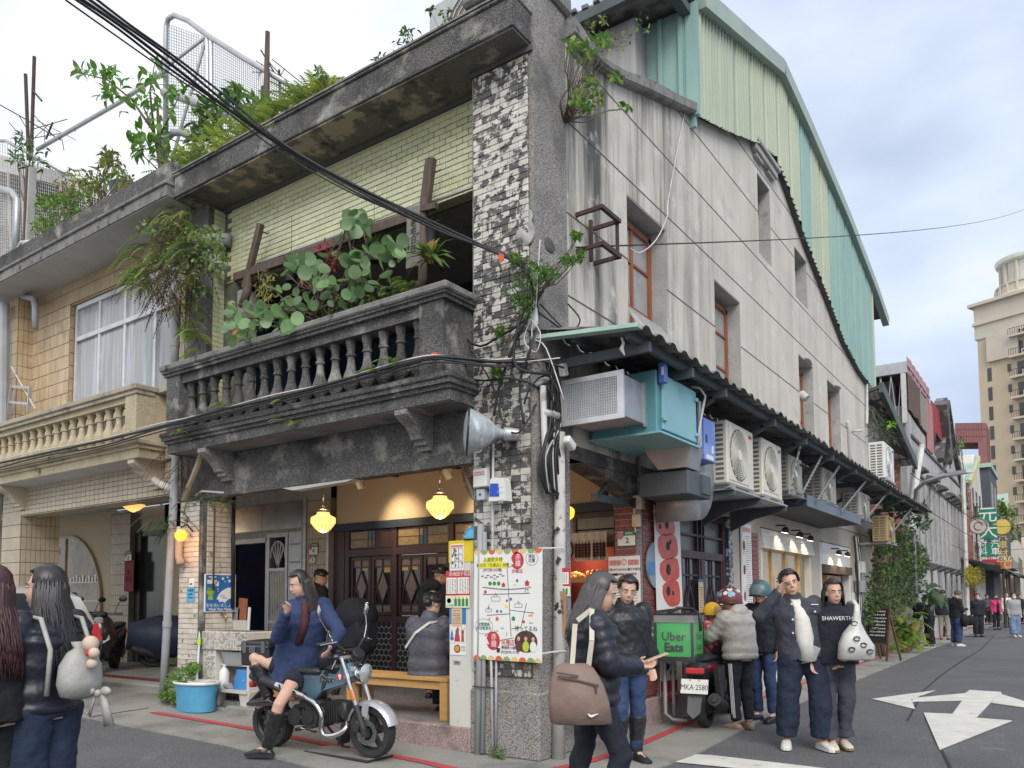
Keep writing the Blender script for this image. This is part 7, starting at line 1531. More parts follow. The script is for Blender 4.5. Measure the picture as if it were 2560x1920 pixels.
side=[(WB-.19,.86),(WB-.16,.74),(WB-.24,.66),(WB-.38,.62),(WB-.52,.58),(WB-.60,.50),(WB-.72,.48),(WB-.86,.54),(WB-1.05,.60),(WB-1.2,.66),(WB-1.22,.70),(WB-1.0,.72),(WB-.80,.73),(WB-.55,.77),(WB-.35,.84)]
q=MB();rr=[]
for y,sc_ in((-.085,.90),(-.075,.97),(-.05,1.),(.05,1.),(.075,.97),(.085,.90)):
 cx_,cz_=WB-.6,.68;rr.append([(cx_+(x-cx_)*(.97+.03*(sc_-.9)*10),y,cz_+(z-cz_)*sc_)for x,z in side])
q.loft(rr);FRM=q.bd('frame_body',m_bikeblue,BK,'auto')
q=MB();q.prism([(WB-.53,-.0865,.59),(WB-.48,-.0865,.62),(WB-.42,-.0865,.79),(WB-.49,-.0865,.77)],(0,-.002,0));q.bd('black_stripe',m18,BK)
text('Dax',(WB-.46,-.092,.70),.085,m6,BK,sx=1.15,shear=.2,name='tank_lettering',bold=.003);text('Dax',(WB-.458,-.0905,.702),.085,m_silver,BK,sx=1.15,shear=.2,name='tank_lettering',bold=.006)
q=MB();q.lathe([(.035,0),(.035,.003)],(WB-.30,-.088,.73),(0,-1,0),20);q.bd('red_emblem',m21,BK);q=MB();q.lathe([(.018,0),(.018,.002)],(WB-.295,-.0915,.737),(0,-1,0),10);q.prism([(WB-.305,-.092,.70),(WB-.28,-.092,.712),(WB-.29,-.092,.735)],(0,-.001,0));q.bd('wing_print',m7,BK)
q=MB();q.obox((WB-.86,-.088,.63),(.10,.004,.06));q.bd('side_badge',m2,BK);text('ST125',(WB-.86,-.0915,.62),.03,m_silver,BK,name='badge_lettering')
q=MB();q.box(WB-1.22,WB-.52,-.12,.12,.735,.80,.03);q.box(WB-1.25,WB-1.05,-.11,.11,.75,.815,.03);q.bd('seat',m2,BK,'auto')
q=MB()
for s in(-1,1):q.tube([(WB-1.1,s*.12,.70),(WB-1.30,s*.12,.76),(WB-1.42,s*.12,.78)],.012,6)
q.tube([(WB-1.42,-.12,.78),(WB-1.42,.12,.78)],.012,6);q.bd('rack',m16,BK)
q=MB();q.box(WB-1.50,WB-1.12,-.17,.17,.80,1.04,.02);tb_=q.bd('top_case',m2,BK);q=MB();q.box(WB-1.51,WB-1.11,-.175,.175,.985,1.0);
for x in(WB-1.45,WB-1.2):q.box(x,x+.05,-.182,-.17,.93,1.045)
q.box(WB-1.36,WB-1.28,-.182,-.17,.93,.99);q.bd('case_latch',m16,tb_)
q=MB();q.box(WB-.92,WB-.48,-.11,.11,.25,.44,.04);q.box(WB-.80,WB-.55,-.12,.12,.40,.50,.03);q.cyl((WB-.62,-.15,.345),(WB-.62,.15,.345),.105,22);q.cyl((WB-.82,-.14,.34),(WB-.82,.14,.34),.085,20);q.cyl((WB-.62,-.165,.345),(WB-.62,-.15,.345),.055,16);ENG=q.bd('engine',m_engine,BK,'auto')
q=MB();q.tube([(WB-.50,0,.38),(WB-.30,0,.41)],[.075,.085],12);q.box(WB-.31,WB-.24,-.085,.085,.33,.50,.02)
for i in range(6):q.box(WB-.48+i*.028,WB-.472+i*.028,-.10,.10,.30,.49)
q.bd('cylinder',m_engine,ENG,'auto');q=MB()
for a in range(6):q.lathe([(.010,0),(.010,.01)],(WB-.62+.092*math.cos(a*1.05),-.15,.345+.092*math.sin(a*1.05)),(0,-1,0),6)
q.bd('engine_bolt',m16,ENG,kind='stuff')
q=MB();q.tube(smooth_path([(WB-.27,-.03,.34),(WB-.22,-.10,.27),(WB-.30,-.15,.21),(WB-.42,-.165,.20),(WB-.46,-.17,.27),(WB-.45,-.17,.38),(WB-.52,-.17,.48),(WB-.64,-.17,.535),(WB-.80,-.17,.58)]),.025,12);q.bd('exhaust_pipe',m16,BK,True)
q=MB();q.tube([(WB-.78,-.165,.575),(WB-.90,-.165,.60),(WB-1.28,-.165,.70),(WB-1.34,-.165,.715)],[.03,.05,.055,.04],16);q.bd('muffler',m_engine,BK,True)
q=MB();q.tube([(WB-.64,-.185,.55),(WB-.80,-.19,.59),(WB-.98,-.19,.635)],[.03,.045,.042],14);hsld=q.bd('heat_shield',m16,BK,True);q=MB()
for i in range(5):q.bar((WB-.72-i*.045,-.232,.565+i*.012),(WB-.735-i*.045,-.232,.60+i*.012),.015,.012)
q.bd('shield_slot',m18,hsld,kind='stuff')
q=MB();q.tube([(0,.10,R0),(WB-.85,.10,.38)],.025,8);q.tube([(0,-.10,R0),(WB-.85,-.10,.38)],.025,8);q.bd('swing_arm',m_engine,BK)
for s in(-1,1):
 q=MB();q.tube([(.02,s*.115,R0+.04),(.10,s*.115,.62)],.014,7);n=10
 for i in range(n):t_=.3+.55*i/n;q.lathe([(.034,-.008),(.034,.008)],(.02+.08*t_,s*.115,R0+.04+(.62-R0-.04)*t_),(.08,0,.34),12)
 q.bd('shock',m2,BK)
q=MB();q.tube([(WB-.72,-.10,.24),(WB-.72,-.22,.24)],.018,8);q.tube([(WB-.95,-.10,.30),(WB-1.02,-.20,.31)],.014,8);q.bd('footpeg',m2,BK);q=MB();q.tube([(WB-.62,.08,.24),(WB-.52,.2,.02),(WB-.46,.22,.015)],.012,6);q.bd('kickstand',m2,BK);q=MB();q.tube([(WB-.72,-.17,.25),(WB-.52,-.19,.23)],.008,5);q.obox((WB-.52,-.20,.23),(.03,.05,.015));q.bd('brake_pedal',m16,BK)
q=MB();q.bar((-.02,0,.62),(-.30,0,.40),.12,.015);q.bd('rear_fender',m2,BK);q=MB();q.obox((-.26,0,.60),(.06,.10,.06),None,.015);q.bd('tail_light',m21,BK)
q=MB();q.tube([hd_+VT((-.02,-.11,.10)),hd_+VT((-.02,.11,.10))],.022,8);q.tube([hd_+VT((.03,-.11,-.06)),hd_+VT((.03,.11,-.06))],.025,8);q.bd('triple_clamp',m_silver,BK)
hl_=VT((WB-.08,0,.76));q=MB();q.lathe([(.03,-.11),(.085,-.05),(.09,0),(.092,.015)],hl_,(1,0,-.08),24);hlo=q.bd('headlight',m16,BK,True);q=MB();q.lathe([(.086,.015),(.07,.03),(.0,.042)],hl_,(1,0,-.08),24);q.bd('lens',m_clear,hlo,True);q=MB();q.obox(hd_+VT((.06,0,.0)),(.10,.15,.05),None,.01);q.bd('lamp_bracket',m_silver,BK)
q=MB();q.lathe([(.055,-.03),(.06,.03),(.05,.04)],(WB-.14,-.02,.93),(.6,-.2,.6),18);q.bd('meter',m2,BK,True)
hb_=[(WB-.34,-.36,1.04),(WB-.26,-.22,1.06),(WB-.24,-.10,.97),(WB-.24,.10,.97),(WB-.26,.22,1.06),(WB-.34,.36,1.04)]
q=MB();q.tube(hb_,.012,8);q.bd('handlebar',m2,BK,True)
for s in(0,-1):
 a,b_=(hb_[0],hb_[1])if s==0 else(hb_[5],hb_[4]);a,b_=VT(a),VT(b_);q=MB();q.tube([a,a.lerp(b_,.8)],.018,10);q.lathe([(.02,-.02),(.022,.0)],a,a-b_,10);q.bd('grip',m2,BK);q=MB();q.tube([b_+VT((.05,0,0)),a+VT((.06,0,.0))],.006,5);q.bd('lever',m16,BK)
 sy=-1 if s==0 else 1;q=MB();q.tube([b_,b_+VT((-.02,sy*.06,.12)),b_+VT((-.06,sy*.10,.22))],.006,6);mo=q.bd('mirror',m16,BK);q=MB();q.lathe([(.02,-.02),(.06,-.012),(.063,0),(.05,.006)],b_+VT((-.07,sy*.11,.28)),(-.5,-.75,.15),20);q.bd('mirror_head',m16,mo,True)
q=MB()
for k in range(5):q.tube([(WB-.25,-.05+.02*k,.97),(WB-.10,-.08+.03*k,.95-.02*k),(WB-.16,-.05+.02*k,.80),(WB-.25,-.03,.66)],.005,5)
q.bd('control_cable',m18,BK,'all')
BK.rotation_euler.z=math.atan2(fr_.y-re_.y,fr_.x-re_.x);BK.rotation_euler.x=rad(2)
hl2=TG('motorcycle_helmet','matte black full face helmet resting on the blue motorbike tank','helmet',wy(835,1660,-.95));c=wy(832,1645,-.93)
q=MB();q.ell(c,(.155,.125,.135),22,14);q.box(c.x-.02,c.x+.15,c.y-.105,c.y+.105,c.z-.14,c.z-.02,.05);q.bd('shell',M('matte_black',(.02,.021,.023),rough=.5),hl2,True);q=MB();q.ell(c+VT((.045,-.012,.01)),(.125,.115,.075),20,10);q.bd('visor',M('smoke_visor',(.03,.03,.035),rough=.08),hl2,True);q=MB()
for k in range(3):q.bar(c+VT((.11+.012*k,-.112,-.09+.02*k)),c+VT((.13+.01*k,-.10,-.05+.02*k)),.006,.008)
q.bd('vent',m_silver,hl2,kind='stuff')
cs=TG('covered_stroller','dark navy hooded pushchair parked behind the blue motorbike','pushchair',(-2.95,1.3,.23));q=MB();c=wy(870,1560,1.2);q.box(c.x-.30,c.x+.25,1.2,1.6,.75,c.z+.15,.12);q.ell((c.x-.05,1.4,c.z+.1),(.33,.25,.25),16,10);q.bd('hood',M('navy_canopy',(.012,.016,.026),rough=.8),cs,True);q=MB();q.tube([(c.x-.3,1.25,.3),(c.x+.2,1.25,1.2)],.018,6);q.tube([(c.x+.25,1.25,.3),(c.x-.25,1.25,1.0)],.018,6);q.bd('frame',m2,cs)
for dx in(-.3,.25):q=MB();q.lathe([(.07,-.02),(.1,-.02),(.1,.02),(.07,.02)],(c.x+dx,1.25,.33),(0,1,0),16);q.bd('wheel',m_rubber,cs)
def SR(label,loc,rz,body,trim,plate=None,cover=False,rim=None,lean=0):
 t=TG('scooter',label,'scooter',loc);local(t);r=.235
 WH(t,(0,0,r),r,.12,rim);WH(t,(1.28,0,r),r,.11,rim)
 def shell(name,secs,mat,n=14):
  q=MB();rr=[]
  for x,w_,z0,z1 in secs:rr.append([(x,w_*math.copysign(abs(math.cos(a))**.6,math.cos(a)),(z0+z1)/2+(z1-z0)/2*math.copysign(abs(math.sin(a))**.6,math.sin(a)))for a in[2*math.pi*k/n for k in range(n)]])
  q.loft(rr);return q.bd(name,mat,t,True)
 shell('tail_body',[(-.42,.05,.66,.72),(-.36,.11,.56,.76),(-.1,.17,.46,.78),(.2,.185,.36,.77),(.45,.15,.30,.72),(.52,.10,.30,.6)],body)
 shell('tail_panel',[(-.40,.045,.66,.73),(-.30,.125,.62,.745),(-.05,.19,.60,.74),(.22,.197,.56,.70),(.38,.17,.54,.64)],trim)
 shell('seat',[(-.34,.08,.765,.80),(-.25,.13,.755,.84),(0,.15,.755,.83),(.25,.14,.75,.80),(.5,.11,.72,.77),(.56,.06,.70,.75)],m2)
 shell('floorboard',[(.42,.14,.25,.34),(.6,.17,.24,.31),(.9,.17,.24,.31),(1.0,.15,.24,.36)],m2)
 q=MB();rr=[]
 for z,w_,x0,x1 in((.30,.13,.92,1.02),(.45,.20,.93,1.10),(.62,.235,.94,1.14),(.78,.22,.93,1.13),(.9,.17,.92,1.08),(.96,.10,.92,1.03)):rr.append([(x0,-w_,z),(x0+.03,-w_*1.02,z),(x1-.03,-w_*.55,z),(x1,0,z),(x1-.03,w_*.55,z),(x0+.03,w_*1.02,z),(x0,w_,z)])
 q.loft(rr);q.bd('front_shield',body,t,'auto')
 q=MB()
 for s in(-1,1):q.prism([(1.08,s*.03,.56),(1.04,s*.17,.64),(1.03,s*.18,.57),(1.09,s*.04,.47)],(.04,0,0))
 q.bd('headlight',m_clear,t);q=MB();q.box(1.06,1.11,-.07,.07,.83,.94,.02);q.bd('turn_lamp',m_clear,t)
 rr=[];q=MB()
 for k in range(9):a=rad(25+k*16);c=VT((1.28+.262*math.cos(a),0,r+.262*math.sin(a)));n_=VT((math.cos(a),0,math.sin(a)));rr.append([c+n_*.012,c+VT((0,-.06,0)),c-n_*.05+VT((0,-.075,0)),c-n_*.008,c-n_*.05+VT((0,.075,0)),c+VT((0,.06,0))])
 q.loft(rr);q.bd('front_fender',body,t,True)
 q=MB();q.tube([(1.05,0,.85),(1.02,0,.98)],.05,8);q.box(.93,1.07,-.12,.12,.95,1.03,.03);q.bd('handlebar_cover',m2,t,'auto');q=MB();q.tube([(.95,-.34,1.0),(.99,-.12,1.0),(.99,.12,1.0),(.95,.34,1.0)],.014,8);q.bd('handlebar',m2,t)
 for s in(-1,1):
  q=MB();q.tube([(.95,s*.22,1.02),(.97,s*.26,1.14),(.95,s*.31,1.22)],.007,6);mo=q.bd('mirror',m2,t);q=MB();q.ell((.945,s*.34,1.25),(.018,.07,.05),12,8);q.bd('mirror_head',m2,mo,True);q=MB();q.ell((.93,s*.34,1.25),(.008,.06,.042),12,8);q.bd('mirror_glass',m16,mo,True)
  q=MB();q.tube([(1.28,s*.075,r),(1.14,s*.075,.62)],.022,8);q.bd('fork_tube',m2,t)
  q=MB();q.tube([(.95,s*.34,1.0),(.965,s*.22,1.0)],.02,8);q.bd('grip',m2,t)
  q=MB();q.tube([(.02,s*.11,r+.05),(.0,s*.12,.58)],.014,7)
  for i in range(8):q.lathe([(.034,-.006),(.034,.006)],(.014-.001*i,s*.115,.36+i*.026),(0,0,1),12)
  q.bd('shock',m2,t)
 q=MB();q.box(-.12,.42,-.10,.10,.16,.34,.04);q.bd('engine',m_engine,t);q=MB();q.tube([(.30,-.13,.22),(.05,-.17,.24),(-.34,-.19,.36)],[.05,.085,.07],14);q.lathe([(.04,0),(.04,.02)],(-.34,-.19,.36),(-1,0,.4),12);q.bd('muffler',m_engine,t,True)
 q=MB();q.prism([(-.34,-.09,.60),(-.50,-.07,.22),(-.52,0,.16),(-.50,.07,.22),(-.34,.09,.60),(-.34,0,.62)],(.025,0,.01));q.bd('rear_fender',M('grey_fender',(.11,.115,.12),rough=.6),t);q=MB();q.box(-.44,-.38,-.10,.10,.63,.70,.015);q.bd('tail_light',m21,t)
 if plate:
  q=MB();q.obox((-.445,0,.50),(.008,.30,.16),Matrix.Rotation(.28,3,'Y'),.003);pl=q.bd('number_plate',m7,t);text(plate,(-.454,0,.49),.085,m6,t,xdir=(0,-1,0),up=(.28,0,1),name='plate_lettering',sx=.82);q=MB()
  for s in(-1,1):q.lathe([(.012,0),(.012,.006)],(-.437+.012,s*.05,.565),(-1,0,.3),8)
  q.bd('plate_bolt',m14,pl)
 t.location=loc;t.rotation_euler=(lean,0,rz);return t
sc_=gz(1770,1820);d2=VT((-.05,1,0))
SCO=SR('dark scooter with red flank and green delivery box parked by the red brick pillar',(sc_.x-.02,sc_.y-.02,.01),rad(97),m2,M('scooter_red',C(130,20,35),rough=.25,coat=.6),'MKA·2580')
q=MB();q.prism([(-.36,-.19,.70),(-.12,-.21,.72),(-.10,-.2,.36),(-.28,-.2,.36)],(.0,-.05,0));q.bd('saddle_bag',m2,SCO)
sc_=gz(1770,1820);ub=TG('delivery_box','bright green insulated food delivery box with clear cover on the scooter rack','delivery box',(sc_.x-.05,sc_.y-.05,.80))
cB1,cB2,cB3=wx(1618,1535,sc_.x)if False else None,None,None
def ubp(px,py,y):return wy(px,py,y)
yb_=sc_.y-.42;P1,P2_,P3_,P4=ubp(1625,1545,yb_),ubp(1712,1530,yb_),ubp(1722,1622,yb_),ubp(1637,1640,yb_)
w2=(P2_-P1);ang=math.atan2(w2 .y,w2 .x);ex=VT((1,.10,0)).normalized();ey=VT((-.10,1,0)).normalized();Wd=.43;Hh=.40;dp2=.42;o_=VT((P4 .x+.01,P4 .y,P4 .z-.02))
def ul(u,v,w_):return o_+ex*u+ey*v+VT((0,0,w_))
def ubox(q,u0,u1,v0,v1,w0,w1):q.prism([ul(u0,v0,w0),ul(u1,v0,w0),ul(u1,v1,w0),ul(u0,v1,w0)],(0,0,w1-w0))
m_ug=M('delivery_green',C(60,185,95),C(50,170,85),sc=3,rough=.45);q=MB();ubox(q,0,Wd,0,dp2,0,Hh);q.bd('body',m_ug,ub)
q=MB();ubox(q,-.012,Wd+.012,-.012,dp2+.01,Hh,Hh+.085);q.bd('lid',M('lid_grey',(.2,.21,.215),(.28,.29,.3),sc=4,rough=.4),ub);q=MB();ubox(q,-.02,Wd+.02,-.02,dp2+.02,Hh+.085,Hh+.10);ubox(q,-.008,.02,-.008,.01,-.02,Hh);ubox(q,Wd-.02,Wd+.008,-.008,.01,-.02,Hh);ubox(q,-.006,Wd+.006,-.006,.01,-.03,.02);ubox(q,Wd+.001,Wd+.01,dp2-.02,dp2+.008,0,Hh);q.bd('binding',m2,ub)
q=MB();q.tube([ul(.12,.1,Hh+.10),ul(.2,.2,Hh+.16),ul(.36,.25,Hh+.15),ul(.46,.2,Hh+.08),ul(.47,.18,Hh-.1)],.018,6);q.bd('carry_handle',m2,ub,'all')
text('Uber',ul(Wd*.5,-.010,Hh*.60),.135,m6,ub,xdir=ex,name='print_lettering',bold=.001);text('Eats',ul(Wd*.5,-.010,Hh*.30),.135,m6,ub,xdir=ex,name='print_lettering',bold=.004);text('Uber',ul(Wd+.011,dp2*.5,Hh*.6),.11,m6,ub,xdir=ey,name='print_lettering');text('Eats',ul(Wd+.011,dp2*.5,Hh*.32),.11,m6,ub,xdir=ey,name='print_lettering')
m_film=M('clear_film',(.8,.85,.85),rough=.12,alpha=.08);q=MB();ubox(q,-.025,Wd+.025,-.022,dp2+.03,-.06,Hh+.02);q.jit(.012,9);q.bd('clear_cover',m_film,ub,'all')
s1=gz(300,1700);SR('dark red and black scooter facing out of the left arcade',(-10.25,1.65,.28),rad(-42),M('maroon_black',(.03,.022,.026),rough=.25,coat=.6),M('scooter_grey',(.12,.12,.13),rough=.4),None,rim=M('pink_rim',(.35,.12,.14),rough=.4));s2=SR('scooter under a dark navy cover behind the front scooter in the left arcade',(-9.85,2.15,.28),rad(60),m25,m25)
q=MB();q.loft([[(-.45,-.2,.35),(-.45,.2,.35),(-.4,.18,.82),(-.4,-.18,.82)],[(.1,-.28,.22),(.1,.28,.22),(.1,.2,.95),(.1,-.2,.95)],[(.7,-.28,.25),(.7,.28,.25),(.7,.15,.92),(.7,-.15,.92)],[(1.05,-.3,.3),(1.05,.3,.3),(1.0,.2,1.12),(1.0,-.2,1.12)]]);q.jit(.03,5);cv_=q.bd('cover',M('navy_cover',(.022,.034,.065),(.035,.05,.085),sc=4,rough=.55,bump=.6,bsc=12),s2,'all',org=(0,0,0))
SR('parked black scooter with large mirrors farther back in the left arcade',(-12.6,2.2,.28),rad(-25),m2,m11)
CA=TG('white_car','white hatchback car with red tail lamp behind the women at left','car',(-9.3,.55,.17));local(CA)
prof=[(-2.1,.30,.55),(-2.05,.28,.98),(-1.9,.26,1.05),(-1.75,.25,1.40),(-1.3,.22,1.52),(0,.22,1.50),(.7,.22,1.02),(1.7,.24,.92),(2.05,.3,.6)]
q=MB();rr=[]
for x,z0,z1 in prof:hw=.86 if abs(x)<1.95 else.78;rr.append([(x,-hw*.93,z0),(x,-hw,.55),(x,-hw,min(.95,z1)),(x,-hw*(.80 if z1>1.1 else.95),z1-.03),(x,-hw*.6,z1),(x,hw*.6,z1),(x,hw*(.80 if z1>1.1 else.95),z1-.03),(x,hw,min(.95,z1)),(x,hw,.55),(x,hw*.93,z0)])
q.loft(rr);q.bd('body',M('car_white',(.68,.69,.70),rough=.25,coat=.7),CA,'auto')
q=MB();q.prism([(-2.0,-.55,1.08),(-2.0,.55,1.08),(-1.80,.5,1.42),(-1.80,-.5,1.42)],(-.03,0,0));q.bd('rear_window',m12,CA)
for s in(-1,1):
 q=MB();q.prism([(-1.72,s*.80,1.05),(.55,s*.82,1.05),(-.05,s*.735,1.44),(-1.5,s*.72,1.44)],(0,s*.04,0));q.bd('side_window',m12,CA)
 q=MB();q.prism([(-2.09,s*.45,.80),(-2.06,s*.82,.78),(-1.98,s*.80,1.02),(-2.04,s*.50,.92)],(-.05,0,0));q.bar((-2.10,s*.6,.85),(-1.80,s*.875,.98),.03,.12);q.bd('tail_light',m21,CA)
 for x in(-1.35,1.35):q=MB();q.lathe([(.2,-.1),(.30,-.1),(.31,-.05),(.31,.05),(.30,.1),(.2,.1)],(x,s*.76,.31),(0,1,0),28);wh=q.bd('wheel',m_rubber,CA,'auto');q=MB();q.lathe([(.2,0),(.19,.02),(.05,.03)],(x,s*.86,.31),(0,s,0),20);q.bd('rim',m_silver,wh)
q=MB();q.box(-2.16,-2.0,-.80,.80,.32,.52,.04);q.bd('bumper',m_silver,CA)
CA.location=(-8.85,-1.25,.17);CA.rotation_euler.z=rad(180)
def mods(o,vox,disp=0,dsc=.12,smooth=4):
 m=o.modifiers.new('remesh','REMESH');m.mode='VOXEL';m.voxel_size=vox;m.use_smooth_shade=True
 if smooth:s=o.modifiers.new('smooth','SMOOTH');s.iterations=smooth;s.factor=.5
 if disp:
  tx=bpy.data.textures.get('folds%g'%dsc)
  if not tx:tx=bpy.data.textures.new('folds%g'%dsc,'CLOUDS');tx.noise_scale=dsc;tx.noise_depth=2
  d=o.modifiers.new('folds','DISPLACE');d.texture=tx;d.strength=disp;d.mid_level=.5;d.texture_coords='GLOBAL'
def RG(c,t,u,a,b,n=20,p=1.):
 t=t.normalized();u=(u-t*u.dot(t)).normalized();w=t.cross(u)
 f=lambda x:math.copysign(abs(x)**p,x)
 return[c+u*(a*f(math.cos(2*math.pi*k/n)))+w*(b*f(math.sin(2*math.pi*k/n)))for k in range(n)]
def LI(q,pts,rs,n=14):
 P,R_=[],[]
 for i in range(len(pts)-1):
  for k in range(6):
   t=k/6;s=t*t*(3-2*t);P.append(pts[i].lerp(pts[i+1],t));R_.append(rs[i]+(rs[i+1]-rs[i])*s)
 P.append(pts[-1]);R_.append(rs[-1]);q.tube(P,R_,n)
 for p,r in zip(pts[1:-1],rs[1:-1]):q.ell(p,r*.98,12,8)
def HN(q,w,el,pd,s=1,curl=.5,side=1):
 "palm, four unequal bent fingers and a thumb; w wrist, el elbow, pd palm direction"
 d=(w-el).normalized();pd=(pd-d*pd.dot(d)).normalized();x=d.cross(pd)*side
 q.loft([RG(w,d,x,.027*s,.02*s,10),RG(w+d*.04*s,d,x,.038*s,.016*s,10),RG(w+d*.085*s,d,x,.042*s,.014*s,10)])
 for i,(o,L_)in enumerate(((-.03,.068),(-.011,.078),(.010,.073),(.029,.058))):
  b=w+d*.08*s+x*o*s;d1=(d+pd*curl*.6).normalized();d2=(d+pd*curl*1.6).normalized();d3=(d*.5+pd*curl*2.2).normalized()
  p1=b+d1*L_*.45*s;p2=p1+d2*L_*.32*s;q.tube([b-d*.02*s,b,p1,p2,p2+d3*L_*.26*s],[.0095*s,.0095*s,.009*s,.008*s,.006*s],7)
 b=w+d*.025*s-x*.03*s;p1=b+(d*.6-x*.7+pd*.3).normalized()*.035*s;q.tube([w+d*.01*s-x*.012*s,b,p1,p1+(d+pd*.4).normalized()*.03*s],[.013*s,.013*s,.011*s,.008*s],7)
def PN(label,pos,rz,s=1.,J={},face=None,top=None,bot=None,shoes=None,hair=None,vox=.009,group=None,bare=False,hands=(.5,.5),mask=None,puff=0,hood=False,topw=1.,botw=1.,shirt=None,hem=None,skirt=None,noremesh=False,hairlen=None,cap=True):
 """s scales a 1.70 m figure; J overrides joints in its own frame (x right, y forward, z up)"""
 t=TG('person',label,'person',pos,group);local(t)
 D_=dict(pel=(0,0,.93),wa=(0,.005,1.08),ch=(0,.0,1.28),neck=(0,-.015,1.43),head=(0,.02,1.575),shR=(.175,-.01,1.37),shL=(-.175,-.01,1.37),elR=(.215,-.03,1.09),elL=(-.215,-.03,1.09),wrR=(.225,.05,.86),wrL=(-.225,.05,.86),hiR=(.092,0,.90),hiL=(-.092,0,.90),knR=(.10,.02,.49),knL=(-.10,.02,.49),anR=(.10,-.03,.085),anL=(-.10,-.03,.085),toR=(.12,.13,.03),toL=(-.12,.13,.03))
 D_.update(J);p={k:VT(v)*s for k,v in D_.items()}
 face=VT(face or(0,1,0)).normalized();R_=lambda*a:[x*s for x in a]
 lat=(p['shR']-p['shL']).normalized();hlat=(p['hiR']-p['hiL']).normalized();spine=[p['pel'],p['wa'],p['ch'],p['neck']]
 up=(p['head']-p['neck']).normalized();hx=face.cross(up).normalized();hu=hx.cross(face).normalized();hc=p['head'];HM=Matrix((hx,face,hu)).transposed()
 H_=lambda x,y,z:hc+HM@VT((x*s,y*s,z*s))
 q=MB()
 q.ell(H_(0,-.012,.035),R_(.074,.092,.088),20,14,HM);q.ell(H_(0,.018,-.035),R_(.062,.072,.085),18,12,HM);q.ell(H_(0,.045,-.085),R_(.036,.035,.032),12,8,HM)
 q.loft([RG(H_(0,.083,.02),hu*-1,hx,.008*s,.008*s,8),RG(H_(0,.098,-.02),hu*-1,hx,.012*s,.014*s,8),RG(H_(0,.09,-.033),hu*-1,hx,.015*s,.012*s,8)])
 q.ell(H_(0,.082,-.062),R_(.022,.012,.010),10,6,HM);q.ell(H_(0,.07,.032),R_(.052,.016,.01),10,6,HM)
 for e in(-1,1):q.ell(H_(e*.074,-.012,-.008),R_(.010,.020,.031),10,8,HM)
 q.tube([p['neck']-up*.05*s,p['neck']+up*.03*s,H_(0,-.015,-.06)],R_(.062,.052,.052),14)
 tv=lambda a,b:(b-a)
 def torso(q,k=1.,k2=1.,off=0):
  secs=[(p['pel']-(p['wa']-p['pel'])*.75,p['wa']-p['pel'],hlat,.15,.115),(p['pel'],p['wa']-p['pel'],hlat,.168,.12),(p['wa'],p['ch']-p['pel'],(lat+hlat),.142,.10),(p['ch'],p['neck']-p['wa'],lat,.172,.118),(p['ch'].lerp(p['neck'],.55),p['neck']-p['ch'],lat,.168,.10),(p['neck'],p['neck']-p['ch'],lat,.075,.065)]
  q.loft([RG(c,tt,u,a*k*s,b*k2*s,22,.9)for c,tt,u,a,b in secs])
 torso(q);SIDES=(('R',1),('L',-1))
 for S_,e in SIDES:
  LI(q,[p['sh'+S_],p['el'+S_],p['wr'+S_]],R_(.052,.04,.026));q.ell(p['sh'+S_],.056*s,12,8)
  pd=VT((0,1,.2))-VT((e*.6,0,0))if(p['wr'+S_].z>p['el'+S_].z-.02)else VT((-e*.5,.8,0));HN(q,p['wr'+S_],p['el'+S_],pd,s,hands[0 if e>0 else 1],e)
  LI(q,[p['hi'+S_],p['kn'+S_],p['an'+S_]],R_(.085,.055,.037));q.ell(p['kn'+S_].lerp(p['an'+S_],.3)-VT((0,.012*s,0)),R_(.05,.05,.11),10,8)
  an,to=p['an'+S_],p['to'+S_];q.tube([an,an.lerp(to,.5)-VT((0,0,.015*s)),to],R_(.036,.036,.024),10)
 bd=q.bd('body',m_skin,t,fix=False);mods(bd,vox,smooth=2)
 for e in(-1,1):
  q=MB();q.ell(H_(e*.030,.079,.012),R_(.013,.008,.0048),10,6,HM);eo=q.bd('eye',m3,t,True);q=MB();q.ell(H_(e*.030,.0855,.012),R_(.0062,.004,.0052),8,6,HM);q.bd('iris',m_eye,eo,True)
  q=MB();q.tube([H_(e*.014,.086,.030),H_(e*.03,.086,.035),H_(e*.048,.076,.030)],R_(.0035,.0045,.002),5);q.bd('eyebrow',m17,t)
 q=MB();q.ell(H_(0,.089,-.0615),R_(.020,.008,.004),10,5,HM);q.ell(H_(0,.088,-.068),R_(.016,.008,.004),10,5,HM);q.bd('lips',m_lip,t,True)
 if mask:
  q=MB();q.ell(H_(0,.05,-.045),R_(.062,.060,.055),14,10,HM);mk=q.bd('face_mask',mask,t,True);q=MB()
  for e in(-1,1):q.tube([H_(e*.058,.05,-.02),H_(e*.078,-.01,.0)],.003*s,4)
  q.bd('ear_loop',mask,mk)
 if hair:
  hm,L_=hair[0],hair[1];q=MB();n,m=26,16
  cidx={}
  for i in range(m+1):
   th=math.pi*.80*i/m
   for k in range(n):
    a=2*math.pi*k/n;d=VT((math.sin(th)*math.sin(a),math.sin(th)*math.cos(a),math.cos(th)));bumpy=1+.05*NZ.noise(d*5+VT(pos))
    q.v.append(H_(.087*d.x*bumpy,-.014+.104*d.y*bumpy,.040+.100*d.z*bumpy))
  for i in range(m):
   for k in range(n):
    th=math.pi*.80*(i+.5)/m;a=2*math.pi*(k+.5)/n;y=math.sin(th)*math.cos(a);z=math.cos(th)
    if y>.30 and z<.62 and z<.35+.5*(1-y)+.2 or(y>.05 and z<-.12):continue
    if L_<.05 and z<-.35:continue
    q.f.append((i*n+k,(i+1)*n+k,(i+1)*n+(k+1)%n,i*n+(k+1)%n))
  ho=q.bd('hair',hm,t,True);so_=ho.modifiers.new('solid','SOLIDIFY');so_.thickness=-.012*s
